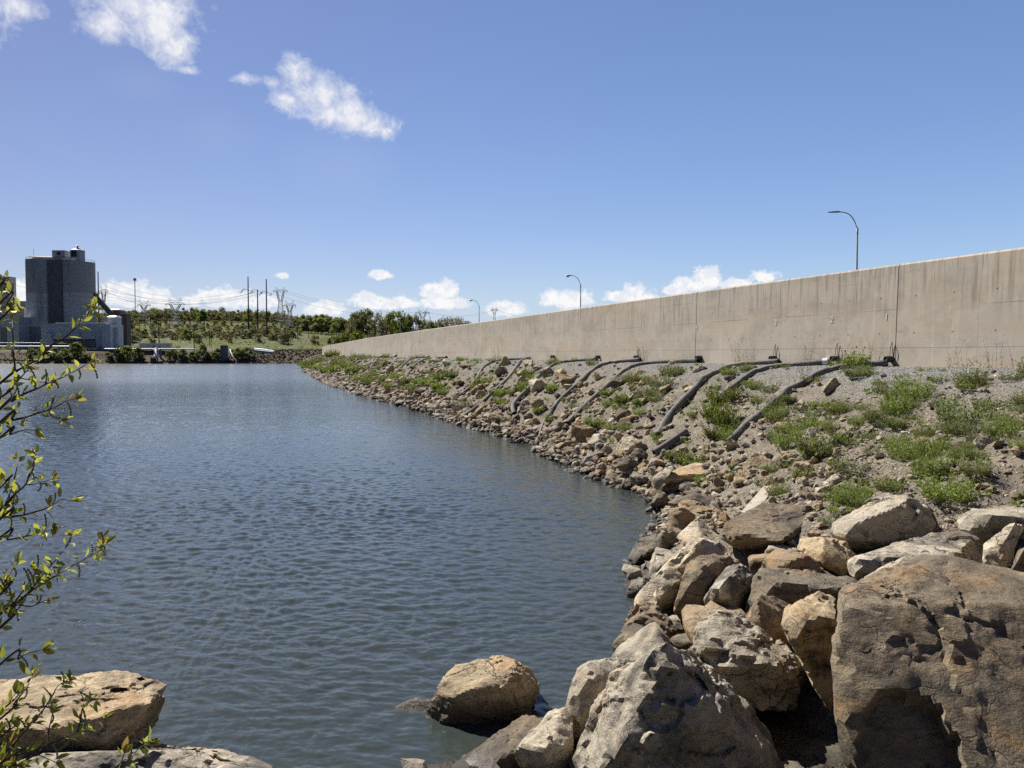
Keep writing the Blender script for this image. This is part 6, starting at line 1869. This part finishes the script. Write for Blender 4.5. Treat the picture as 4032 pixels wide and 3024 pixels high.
tall_pole('leftmost and tallest of the three dark steel transmission poles', 980.5, 1091, 981.5, 1268, 430, 1143, (964, 1006))
tall_pole('middle and shortest of the three dark steel transmission poles', 1017, 1141, 1018, 1268, 440, 1146, (1000, 1040))
tall_pole('rightmost of the three dark steel transmission poles', 1051.8, 1100, 1053, 1285, 420, 1151, (1038, 1076))
tall_pole('dark transmission pole rising right beside the silos', 391, 1071, 395.5, 1258, 365, 1153, (380, 424), .34)
p = at(537, 640)
o = thing('radio_mast', 'very thin radio mast in front of the big cloud right of the silos', 'mast', tuple(p)); hh = zpx(1097, 640) - p[2]
mb = MB(); mb.tube([(0, 0, 0), (0, 0, hh)], .32, 4); mb.build('mast', M_PYLON, o)
mb = MB(); mb.box(-1.1, 1.1, -.4, .4, hh - 2, hh); mb.build('antenna', M_PYLON, o)

M_WIREF = simple('far_conductor', (.12, .13, .15), .5, .3, .1, 1)


def wire(label, a, b, sag, r=.05, n=18):
    a = np.array(a); b = np.array(b); pts = []
    for i in range(n + 1):
        u = i / n; q = a + (b - a) * u; q = q - np.array([0, 0, 4 * sag * u * (1 - u)]); pts.append(q - a)
    mb = MB(); mb.tube(pts, r, 4, caps=False)
    return tag(mb.build('power_line', M_WIREF, None, a, True), label, 'power line', 'overhead power lines')


for i, (A, B, sg) in enumerate([((964, 1144, 430), (-40, 1095, 430), 9), ((1000, 1148, 440), (420, 1154, 365), 6), ((1006, 1150, 430), (415, 1140, 365), 5), ((1038, 1152, 420), (424, 1168, 365), 5),
                                ((424, 1107, 365), (690, 1166, 560), 2), ((425, 1150, 365), (668, 1200, 470), 3), ((420, 1128, 365), (724, 1192, 470), 2), ((545, 1203, 520), (380, 1198, 470), 3), ((597, 1203, 520), (655, 1200, 470), 2), ((733, 1200, 470), (980, 1215, 600), 3)]):
    wire(['wire sagging left from the tallest dark pole across to the silos', 'wire from the middle dark pole to the pole beside the silos', 'upper wire from the right arm of the tallest dark pole toward the silos', 'wire from the rightmost dark pole toward the silos', 'topmost wire falling away right of the silo pole', 'lower wire between the silo pole and the second low pylon', 'middle wire from the silo pole over the big cloud', 'wire from the first low pylon back behind the silos', 'short wire between the two low pylons', 'wire leaving the second low pylon along the tree line'][i], P(*A), P(*B), sg)
for i, (Y0, Y1, Xe) in enumerate([(1147, 1231, 1640), (1150, 1233, 1694), (1160, 1238, 1665)]):
    wire(['upper wire sloping from the tallest pylon to the pylon behind the wall', 'second wire sloping from the tallest pylon to the pylon behind the wall', 'lowest wire sloping from the tallest pylon past the big trees'][i], P(1132 - 20 * i, Y0, 500), P(Xe, Y1, 480), 3 + i)
wire('wire from the pylon behind the wall to the small pylon', P(1694, 1232, 480), P(1940, 1222, 560), 3)
wire('wire dropping right from the small pylon behind the wall', P(1956, 1222, 560), P(2300, 1262, 560), 3)

# wooden poles on the slope
up = [(632, 1228, 1283), (627, 1271, 1350), (765, 1262, 1386), (805, 1260, 1320), (825, 1297, 1362), (832, 1281, 1362), (1106, 1267, 1305), (1172, 1240, 1335), (1215, 1294, 1332), (1306, 1300, 1345), (1326, 1292, 1348), (523, 1266, 1359), (550, 1265, 1318), (571, 1238, 1303), (593, 1240, 1296), (626, 1270, 1350), (541, 1220, 1258), (616, 1240, 1290), (656, 1235, 1285), (134, 1214, 1305), (148, 1222, 1268)]
for i, (X, Yt, Yb) in enumerate(up):
    p = fgpt(X, Yb)
    if p is None: continue
    hh = zpx(Yt, p[1]) - p[2]
    side = 'left of' if X < 964 else 'right of'
    lab = ['wooden pole high on the slope under the second low pylon', 'tall wooden pole near the left end of the white trailer', 'wooden pole at the right end of the white pipeline', 'wooden pole in brown scrub left of the three tall poles', 'left one of two close wooden poles below the scrub', 'right one of two close wooden poles below the scrub', 'short wooden pole below the tallest pylon', 'tall slim wooden pole right of the shorter wide pylon', 'wooden pole with a lamp on the open grass', 'left wooden pole of a pair near the wall end', 'right wooden pole of a pair near the wall end', 'wooden pole nearest the pump house on the green slope', 'second wooden pole up the green slope', 'third wooden pole up the green slope', 'fourth wooden pole up the green slope', 'wooden pole beside the trailer roof', 'wooden pole by the low shed', 'wooden pole beneath the first low pylon', 'wooden pole between the two low pylons', 'wooden pole in front of the left silo', 'short lamp pole at the silo foot'][i]
    o = thing('utility_pole', lab, 'utility pole', tuple(p), 0, 'wooden poles on the far slope')
    mb = MB(); mb.lathe([(.2, -.5), (.13, hh)], 8); mb.build('pole', M_WOOD, o, None, True)
    mb = MB(); mb.bar((-.9, 0, hh - .5), (.9, 0, hh - .5), .07, 4); mb.build('crossarm', M_WOOD, o)

# --- dark riprap and shore stones of the far bank
def pick_far(q_, n):
    out, sz = [], []
    while len(out) < n:
        x = q_.uniform(-112, -60); y = q_.uniform(299, 322); z = fz(x, y)
        if -.4 < z < 5.6: out.append(np.array([x, y, z])); sz.append(q_.uniform(.5, 1.5))
    return out, sz


rubble(1500, pick_far, 0, 0, 'dark brown riprap embankment at the far end of the lake', 'riprap', np.array([(.10, .075, .06), (.075, .058, .048), (.14, .10, .08), (.055, .045, .04)]))


def pick_far2(q_, n):
    out, sz = [], []
    while len(out) < n:
        x = q_.uniform(-260, -104); y = q_.uniform(296, 309); z = fz(x, y)
        X = CX + F * x / y
        top = 4.3 if X < 130 else 1.0 if q_.random() < .85 else 4.0
        if -.4 < z < top: out.append(np.array([x, y, z])); sz.append(q_.uniform(.35, 1.0))
    return out, sz


rubble(1500, pick_far2, 0, 0, 'grey and brown stones along the far waterline', 'shore_stones', np.array([(.17, .15, .13), (.10, .085, .07), (.24, .21, .18), (.07, .06, .05)]))

# --- trees
def tree_mesh(name, seed, h, crown_r, crown_z, leaf, n, mats, trunk_r=.18, lumps=9, limbs=7, base=.25):
    """tapered trunk with limbs; a crown of many leaf-sized faces gathered in uneven clumps with gaps"""
    q = np.random.default_rng(seed); mb = MB()
    top = np.array([q.normal(0, .3), q.normal(0, .3), h * .8])
    mb.tube([(0, 0, -.6), (q.normal(0, .1), q.normal(0, .1), h * .35), tuple(top)], [trunk_r, trunk_r * .7, trunk_r * .2], 6, 0)
    cl = []
    for i in range(lumps):
        a = 6.28 * i / lumps + q.normal(0, .5); u = q.uniform(0, 1)
        zz = h * (base + (1 - base) * (.15 + .8 * u)); rr_ = crown_r * math.sqrt(max(.05, 1 - ((u - .42) / .62) ** 2)) * q.uniform(.35, .85)
        c = np.array([math.cos(a) * rr_, math.sin(a) * rr_, zz]); cl.append((c, crown_r * q.uniform(.32, .55)))
        if i < limbs: mb.tube([(0, 0, zz * .6), tuple(c * .6 + np.array([0, 0, zz * .28])), tuple(c)], [trunk_r * .45, trunk_r * .28, trunk_r * .1], 4, 0)
        for _ in range(2):
            e = c + q.normal(0, 1, 3) * cl[-1][1] * .8; mb.tube([tuple(c), tuple(e)], [trunk_r * .12, trunk_r * .06], 3, 0)
    me = mb.mesh(name + '_wood', [M_BARK])
    nv = len(mb.v)
    V = list(mb.v); Fc = [f for f in mb.f]; MI = [0] * len(Fc); C = [(.5, 0, 0)] * nv
    LV, LF, LC = [], [], []
    for k in range(n):
        c, r = cl[int(q.integers(len(cl)))]
        d = q.normal(size=3); d /= np.linalg.norm(d); p = c + d * r * q.random() ** .45 * np.array([1, 1, .8])
        a = q.normal(size=3); a /= np.linalg.norm(a); b = np.cross(a, q.normal(size=3)); b /= np.linalg.norm(b)
        s = leaf * q.uniform(.6, 1.4); i = len(LV)
        LV += [p - a * s, p + b * s * .6, p + a * s, p - b * s * .6]; LF.append((i, i + 1, i + 2, i + 3)); col = (float(np.clip(.5 + .35 * q.normal(), 0, 1)), float(q.random() < .12), 0); LC += [col] * 4
    return me, np.array(LV), np.array(LF), np.array(LC)


def tree_one(name, *a, leafmat_=None, **kw):
    """one mesh holding wood and leaves, for trees too small to show their parts"""
    wood, LV, LF, LC = tree_mesh(name, *a, None, **kw)
    me = bpy.data.meshes.new(name); wv = [v.co[:] for v in wood.vertices]; wf = [tuple(p.vertices) for p in wood.polygons]
    nv = len(wv)
    me.from_pydata(wv + [tuple(v) for v in LV], [], wf + [tuple(f + nv) for f in LF])
    me.materials.append(M_BARK); me.materials.append(leafmat_)
    me.polygons.foreach_set('material_index', [0] * len(wf) + [1] * len(LF))
    ca = me.color_attributes.new('Col', 'FLOAT_COLOR', 'POINT'); ca.data.foreach_set('color', np.hstack([np.vstack([np.tile([[.5, 0, 0]], (nv, 1)), LC]), np.ones((nv + len(LV), 1))]).astype(np.float32).ravel())
    me.update(); return me


RT = [tree_one('ridge_tree', 300 + k, 9.5, 3.0, 6, .40, [1000, 800, 1100, 600, 900, 420][k], leafmat_=[M_TREE1, M_TREE3, M_TREE1, M_TREE3, M_TREE2, M_TREE3][k], trunk_r=.14, base=.02, lumps=15) for k in range(6)]
q = np.random.default_rng(8); cnt = 0
for Xr in np.arange(372, 1385, 7.2):
    if cnt >= 290: break
    for row in range(1 if Xr % 2 < 1 else 2):
        X = Xr + q.uniform(-3, 3)
        d = q.uniform(520, 600) if X < 1140 else q.uniform(470, 560)
        topY = np.interp(X, [370, 500, 620, 800, 1000, 1130, 1170, 1260, 1360], [1238, 1228, 1222, 1220, 1226, 1236, 1246, 1240, 1256]) + q.normal(0, 4) + 6 * row
        p = at(X, d); hh = zpx(topY, d) - p[2]
        if hh < 4: hh = 4
        k = int(q.integers(6))
        if X > 1150: k = int(q.choice([0, 2, 2, 4, 0]))
        o = link('ridge_tree', RT[k], None, tuple(p)); s = hh / 9.5; o.scale = (max(s, .75) * q.uniform(.9, 1.3),) * 2 + (s,); o.rotation_euler = (0, 0, q.uniform(0, 6.28))
        kind = ['olive leafing', 'bare brownish', 'olive leafing', 'bare brownish', 'fresh green', 'bare brownish'][k]
        sec = 'behind the silo buildings' if X < 560 else 'behind the two low pylons' if X < 780 else 'left of the three tall poles' if X < 975 else 'by the three tall poles' if X < 1180 else 'at the right end of the ridge'
        tag(o, '%s tree in the wood along the ridge %s' % (kind, sec), 'tree', '%s ridge trees %s' % (kind, sec)); cnt += 1

# scrub and bushes on the slope and along the far shore
BT = [tree_one('scrub_bush', 320 + k, 4.0, 2.3, 2, .30, [900, 700, 950, 600][k], leafmat_=[M_BUSHD, M_TREE3, M_TREE1, M_TREE3][k], trunk_r=.07, base=-.12, lumps=13) for k in range(4)]
bl = []
for X in np.arange(450, 1180, 5.2):   # brown scrub belts across the slope
    for (Ya, Yb, pr_) in ((1270, 1300, .55), (1300, 1338, .8)):
        if q.random() < pr_: bl.append((X + q.uniform(-4, 4), q.uniform(Ya, Yb), q.uniform(12, 26) * (1.2 if Yb > 1310 else .9), int(q.choice([0, 1, 1, 3, 2]))))
n_scrub = len(bl)
shore_b = [(300, 1385, 62, 0), (255, 1400, 50, 0), (215, 1395, 45, 0), (165, 1395, 48, 0), (125, 1398, 45, 0), (345, 1412, 35, 2), (500, 1398, 60, 0), (470, 1402, 45, 2), (545, 1400, 50, 0), (430, 1408, 34, 2), (690, 1385, 42, 2), (720, 1400, 45, 0), (760, 1404, 40, 2), (800, 1398, 55, 0), (835, 1404, 42, 2), (860, 1398, 46, 0), (940, 1396, 46, 2), (975, 1392, 42, 0), (665, 1404, 34, 0), (1120, 1338, 46, 1), (1240, 1340, 42, 1), (1020, 1335, 40, 1), (1080, 1330, 34, 1), (905, 1345, 20, 0), (1310, 1345, 40, 2), (190, 1300, 40, 1), (155, 1310, 34, 0), (100, 1300, 30, 0), (520, 1330, 46, 3), (488, 1300, 60, 3), (470, 1290, 56, 3), (510, 1285, 50, 3), (600, 1345, 26, 2), (60, 1310, 26, 0), (780, 1340, 40, 1), (730, 1325, 42, 0)]
for i, (X, Y, w, k) in enumerate(bl + [(a, b, c, d) for a, b, c, d in shore_b]):
    p = fgpt(X, Y + (w * .32 if i >= n_scrub else 3))
    if p is None or p[1] > 560: continue
    s = w / F * p[1] / 4.4
    o = link('scrub_bush', BT[k], None, tuple(p)); o.scale = (s, s, s * q.uniform(.85, 1.1)); o.rotation_euler = (0, 0, q.uniform(0, 6.28))
    kind = ['dark green', 'brownish twiggy', 'olive', 'bare brown'][k]
    if i < n_scrub:
        sec = 'below the low pylons' if X < 780 else 'left of the three tall poles' if X < 975 else 'under the three tall poles' if X < 1070 else 'under the tall pylon'
        hb = 'upper' if Y < 1300 else 'lower'
        tag(o, '%s bush in the %s scrub belt %s' % (kind, hb, sec), 'bush', '%s scrub %s %s' % (kind, hb, sec))
    else:
        lab = ['rounded tree-like bush in front of the pump house louvres', 'dark bush left of the rounded one below the pump house', 'second dark bush left below the pump house', 'third dark bush on the shore toward the left', 'dark shore bush nearest the left stones', 'small olive bush right of the rounded shore bush', 'big low dark bush left of the outfall pipe', 'olive bush beside the big low dark one', 'dark bush touching the outfall pipe', 'small olive bush at the pale hose', 'tall olive shrub right of the trailer pipe', 'dark bush right of the outfall', 'olive bush on the shore mid way to the kiosk', 'dark wide bush left of the kiosk', 'olive bush just left of the kiosk', 'dark bush behind the white hose', 'olive bush right of the white hose', 'dark bush left of the slanting discharge pipe', 'small dark bush by the outfall', 'brown round bush below the tall pylon', 'round brownish bush near the wall end', 'wide brownish bush right of the poles', 'brownish bush between pylon and poles', 'tiny lone green bush on the lower field', 'olive bush beside the wall end', 'brownish bush left of the pump house roof', 'dark bush above the left field', 'dark bush at the far left field', 'bare brown bush right of the pump house', 'tall bare brown tree-like bush beside the pump house', 'bare brown bush beside the rooftop box', 'bare brown bush behind the pump house corner', 'small olive bush left of the trailer', 'dark bush at the left edge of the field', 'brownish bush above the trailer', 'dark bush above the trailer roof'][i - n_scrub]
        tag(o, lab, 'bush', 'bushes of the far shore')

# low tangled undergrowth over the slope, too much to count
LV, LF, LC = [], [], []
ug = np.random.default_rng(61); n_ = 0
while n_ < 15000:
    x = ug.uniform(-300, -70); y = ug.uniform(312, 545)
    f = fbm(np.array([[x * .022, y * .035, 3.]]), 301, 4)[0]
    if f < -.02 - .1 * (y > 440) or (y < 345 and f < .12): continue
    m = int(ug.integers(3, 9)); z0 = fz(x, y) if n_ % 1 == 0 else 0
    for _ in range(m):
        p = np.array([x + ug.normal(0, 1.1), y + ug.normal(0, 1.1), z0 + abs(ug.normal(0, .7)) + .05])
        a = ug.normal(size=3); a /= np.linalg.norm(a); b = np.cross(a, ug.normal(size=3)); b /= np.linalg.norm(b); s_ = ug.uniform(.18, .5); i = len(LV)
        LV += [p - a * s_, p + b * s_ * .7, p + a * s_, p - b * s_ * .7]; LF.append((i, i + 1, i + 2, i + 3)); LC += [(float(np.clip(.5 + f + ug.normal(0, .3), 0, 1)), float(ug.random() < .3), 0)] * 4; n_ += 1
me = npmesh('undergrowth', np.array(LV), np.array(LF), M_TREE1, False, None, np.array(LC))
tag(link('undergrowth', me), 'tangled olive undergrowth covering the far slope', 'undergrowth', None, 'stuff')

# big trees behind the wall, with trunk and crown
BIGT = []
for k in range(6):
    n = [1500, 1700, 1200, 260, 1500, 420][k]; m = [M_TREE1, M_TREE1, M_TREE3, M_TREE3, M_TREE2, M_TREE3][k]
    wood, LV, LF, LC = tree_mesh('big_tree', 340 + k, 14, 4.4, 9, .36, int(n * 1.6), None, trunk_r=.30, lumps=20, limbs=16, base=.12)
    wood.name = 'trunk'; BIGT.append((wood, npmesh('crown', LV, LF, m, False, None, LC)))
big = [(1385, 1240, 3, 3.4, 'bare twiggy tree at the left end of the big trees'), (1402, 1232, 0, 4.6, 'first dense olive tree of the big group behind the wall'), (1425, 1226, 1, 5, 'second dense olive tree of the big group behind the wall'), (1450, 1222, 0, 5.2, 'tall olive tree with a dark trunk in the middle of the group'), (1478, 1213, 3, 5, 'tall bare branchy tree with visible grey limbs'), (1500, 1222, 3, 4.2, 'bare tree right beside the tall branchy one'), (1525, 1236, 1, 4.4, 'olive tree right of the bare branchy trees'), (1550, 1230, 0, 4, 'olive tree behind the fresh green one'), (1578, 1232, 4, 4.8, 'fresh bright green tree behind the lamps'), (1605, 1242, 1, 4, 'olive tree right of the fresh green one'), (1636, 1243, 2, 4.6, 'reddish brown tree below the pylon behind the wall'), (1668, 1262, 2, 4, 'brown tree right under the pylon behind the wall'), (1700, 1264, 1, 3.6, 'olive tree right of the pylon behind the wall'), (1728, 1262, 2, 4, 'brown low tree near the third lamp'), (1755, 1248, 5, 5, 'spreading bare tree with a rounded twiggy top'), (1785, 1246, 5, 5, 'second spreading bare tree with a rounded twiggy top'), (1812, 1250, 5, 4.4, 'third spreading bare tree near the street lamp'), (1845, 1266, 2, 4.4, 'last brown tree before the street lamp'), (1360, 1262, 1, 4.2, 'olive tree standing left of the big group'), (1335, 1254, 0, 4.4, 'rounded olive tree at the end of the ridge wood')]
for i, (X, Yt, k, r, lab) in enumerate(big):
    d = 400 + 9 * (i % 4) if X > 1370 else 440
    x = xpx(X, d); gz = 6.0 if X > 1370 else fz(x, d); hh = zpx(Yt, d) - gz
    o = thing('big_tree', lab, 'tree', (x, d, gz), q.uniform(0, 6.28), 'big trees behind the wall')
    wood, crown = BIGT[k]
    for nm, me in (('trunk', wood), ('crown', crown)): link(nm, me, o)
    o.scale = (r / 4.4, r / 4.4, hh / 14)
for i, (X, Yt, w, lab) in enumerate([(1365, 1306, 70, 'yellow-green rounded bush behind the far end of the wall'), (1410, 1312, 60, 'second yellow-green bush behind the far lamps'), (1335, 1322, 50, 'lowest yellow-green bush at the wall end')]):
    d = 372; x = xpx(X, d); gz = 5.0; hh = zpx(Yt, d) - gz
    o = thing('yellow_bush', lab, 'bush', (x, d, gz), i * 2., 'yellow-green bushes by the wall end')
    wood, LV, LF, LC = tree_mesh('yellow_bush', 370 + i, 6, w / F * d / 2 * 1.15, 3, .33, 900, None, trunk_r=.12, base=.02, lumps=11)
    link('stems', wood, o); link('crown', npmesh('crown', LV, LF, M_YSHRUB, False, None, LC), o); o.scale = (1, 1, hh / 6)

# trees that close the row along the road behind the wall's right part are outside what the photo shows
# ================================================================== young cherry at the left
M_CH = leafmat('cherry_leaf', (.28, .34, .04), (.50, .52, .07), (.38, .19, .08), .6, .4)
M_CHS = simple('cherry_stem', (.055, .032, .026), .7, 0, .35, 20)
M_CHF = simple('flower_spike_green', (.17, .20, .075), .8, 0, .35, 60)
ST = [
    ('C8', [(0, 745), (120, 655), (230, 590), (330, 540), (400, 450), (520, 380), (620, 290), (700, 215), (750, 165), (772, 105)], 2.45),
    ('C8', [(125, 640), (110, 500), (108, 400), (103, 300), (100, 200), (92, 140)], 2.45),
    ('C8', [(0, 870), (60, 810), (150, 720), (250, 610), (330, 545)], 2.4),
    ('C8', [(0, 955), (100, 890), (200, 830), (300, 790), (380, 750), (470, 715), (560, 670), (640, 630), (720, 580), (775, 548)], 2.35),
    ('C8', [(110, 690), (250, 720), (350, 738), (410, 738)], 2.42),
    ('C8', [(0, 1065), (100, 1045), (200, 1025), (300, 990), (400, 960), (470, 930), (530, 895), (625, 872)], 2.3),
    ('C8', [(400, 985), (440, 1025), (495, 1045)], 2.3),
    ('C8', [(0, 1190), (80, 1165), (150, 1140), (220, 1125), (285, 1132)], 2.3),
    ('S1', [(0, 640), (60, 570), (130, 500), (210, 430), (240, 340), (265, 280), (280, 220), (285, 170)], 2.4),
    ('S1', [(210, 432), (290, 425), (350, 410), (435, 383)], 2.4),
    ('S1', [(0, 660), (40, 600), (90, 480), (120, 370), (140, 280), (135, 215)], 2.45),
    ('S1', [(0, 712), (80, 695), (190, 680), (300, 650), (380, 625), (440, 590), (500, 555), (600, 568)], 2.35),
    ('S1', [(0, 865), (60, 880), (160, 865), (250, 845), (330, 820), (435, 798)], 2.35),
    ('S1', [(0, 1600), (70, 1500), (130, 1410), (200, 1350), (280, 1280), (350, 1240), (430, 1190), (500, 1150), (600, 1090), (700, 1035), (800, 975), (840, 940), (850, 875)], 2.2),
    ('S1', [(150, 1385), (250, 1290), (330, 1190), (400, 1110), (460, 1040), (530, 950), (583, 850)], 2.2),
    ('S1', [(0, 1490), (80, 1440), (150, 1350), (200, 1280), (270, 1180), (290, 1120)], 2.25),
    ('S1', [(130, 1410), (250, 1425), (330, 1395), (400, 1370)], 2.2),
    ('S1', [(0, 1470), (50, 1330), (40, 1290), (60, 1220)], 2.3),
    ('S2', [(0, 980), (100, 870), (170, 780), (225, 700), (238, 645)], 2.2),
    ('S2', [(0, 925), (60, 860), (110, 795)], 2.25),
    ('S2', [(0, 1165), (100, 1090), (200, 1030), (300, 930), (380, 810), (420, 740), (500, 688)], 2.1),
    ('S2', [(0, 1420), (100, 1335), (200, 1270), (320, 1190), (400, 1140), (500, 1100), (560, 1070), (640, 1010), (755, 972)], 2.05),
    ('S2', [(340, 1180), (355, 1060), (372, 980), (385, 925)], 2.1),
    ('S2', [(560, 1075), (585, 990), (600, 900), (660, 850), (700, 830)], 2.05),
    ('S2', [(0, 1300), (120, 1240), (240, 1230), (400, 1290)], 2.0),
    ('S2', [(0, 1240), (80, 1180), (170, 1080), (240, 1010)], 2.05),
    ('S2', [(760, 1480), (870, 1380), (950, 1270), (1000, 1200), (1085, 1150)], 2.0),
    ('S2', [(20, 565), (130, 545), (180, 510), (305, 474)], 2.2),
    ('S2', [(880, 1345), (885, 1280), (900, 1230)], 2.0),
    ('C1', [(0, 812), (60, 840), (0, 860)], 2.4), ('C1', [(-60, 700), (-20, 620), (14, 560)], 2.5),
    ('C1', [(-20, 1010), (20, 975), (40, 930), (95, 870)], 2.4),
    ('S1', [(0, 1330), (15, 1270), (60, 1190), (100, 1130), (130, 1060)], 2.3), ('S1', [(0, 460), (40, 400), (30, 380)], 2.4), ('S2', [(0, 1110), (60, 1060), (90, 1000)], 2.1), ('S2', [(0, 1380), (60, 1330), (150, 1310)], 2.0),
]
q_ = np.random.default_rng(17)
base = np.array([-2.55, 2.0, 0.0]); base[2] = bank_z(base[None, :2])[0] - .1
tree_ = thing('cherry_sapling', 'young cherry with yellow-green leaves and flower spikes reaching in from the left edge', 'sapling', tuple(base))
mb = MB()
trunk = [base, base + np.array([.08, .05, .9]), base + np.array([.18, .08, 1.9]), base + np.array([.22, .1, 3.2])]
tp = smooth_path(trunk, 6)
mb.tube([p - base for p in tp], np.linspace(.045, .012, len(tp)), 8)
LV, LF, LC = [], [], []
FM = MB()
ct = {'n': 0}


def leaf(p, d, L, young):
    """a pointed leaf folded along its midrib"""
    n = q_.normal(size=3); n[2] = abs(n[2]) + .4
    s = np.cross(d, n); s /= np.linalg.norm(s); n = np.cross(s, d); n /= np.linalg.norm(n)
    w = L * q_.uniform(.17, .24); cv = q_.uniform(-.12, .22); fold = q_.uniform(.15, .5)
    i = len(LV); prof = [(.0, .0), (.18, .62), (.42, 1.0), (.7, .72), (.9, .28), (1.0, .0)]
    for u, k in prof:
        c = p + d * L * u - n * L * cv * u * u
        LV.append(c + s * w * k + n * w * k * fold); LV.append(c); LV.append(c - s * w * k + n * w * k * fold)
    for j in range(5):
        a = i + 3 * j
        LF.append((a, a + 1, a + 4, a + 3)); LF.append((a + 1, a + 2, a + 5, a + 4))
    b = float(np.clip(q_.normal(.55, .3), 0, 1)); r = float(young and q_.random() < .28) * q_.uniform(.3, .8)
    LC.extend([(b, r, 0)] * 18)


for crop, pts, d0 in ST:
    P3 = []
    for k, (x, y) in enumerate(pts):
        P3.append(P(*px(crop, x, y), d0 + .02 * k * q_.uniform(-1, 1) + .012 * k))
    X0 = px(crop, *pts[0])[0]
    if X0 < 25:     # comes in from outside: grow it from the trunk
        a = P3[0]; h = np.clip(a[2] - base[2] - .45 - .25 * q_.random(), .25, 3.0)
        i = int(np.argmin(np.abs(tp[:, 2] - base[2] - h))); t0_ = tp[i]
        P3 = [t0_, t0_ + (a - t0_) * .5 + np.array([0, 0, -.10])] + P3
    path = smooth_path(P3, 6)
    L = np.linalg.norm(np.diff(path, axis=0), axis=1).sum()
    mb.tube([p - base for p in path], np.linspace(min(.005, 0.0018 + L * .0022), .0009, len(path)), 6, 0)
    s = 0; nxt = .03; side = 1; seg = np.linalg.norm(np.diff(path, axis=0), axis=1)
    nspk = .06
    for k in range(len(seg)):
        s += seg[k]; p = path[k + 1]; d = path[k + 1] - path[k]; d /= np.linalg.norm(d)
        x_, _ = proj(p)
        if x_ < -120: nxt = s + .03; continue
        while s > nxt:
            side = -side; v = np.cross(d, np.array([0, -1, 0])) * side + q_.normal(0, .35, 3); v /= np.linalg.norm(v)
            e = d * .75 + v * .75 + np.array([0, 0, .12]); e /= np.linalg.norm(e)
            if q_.random() < .8:
                pt = p + e * .008; leaf(pt, e, q_.uniform(.019, .041), s > L - .12)
            if q_.random() < .18: leaf(p, (e + q_.normal(0, .5, 3)) / 1.3, q_.uniform(.012, .026), False)
            nxt += q_.uniform(.013, .027)
        if s > nspk and k < len(seg) - 3:
            nspk = s + q_.uniform(.06, .15)
            v = np.array([q_.normal(0, .35), q_.normal(0, .35), q_.choice([1, 1, 1, -.8])]); v /= np.linalg.norm(v)
            l = q_.uniform(.03, .055); b = [p + v * l * u - base + np.array([.006 * math.sin(u * 3), 0, 0]) for u in np.linspace(0, 1, 12)]
            FM.tube(b, [.0008] + [.0034 if j % 2 else .0016 for j in range(10)] + [.0006], 5)
    d = path[-1] - path[-3]; d /= np.linalg.norm(d)
    for _ in range(5):
        e = d + q_.normal(0, .42, 3); e /= np.linalg.norm(e); leaf(path[-1], e, q_.uniform(.025, .045), True)
mb.build('branches', M_CHS, tree_, None, True)
me = npmesh('leaves', np.array(LV) - base, np.array(LF), M_CH, True, None, np.array(LC)); link('leaves', me, tree_)
tag(FM.build('blossom_sprays', M_CHF, tree_), kind='stuff')
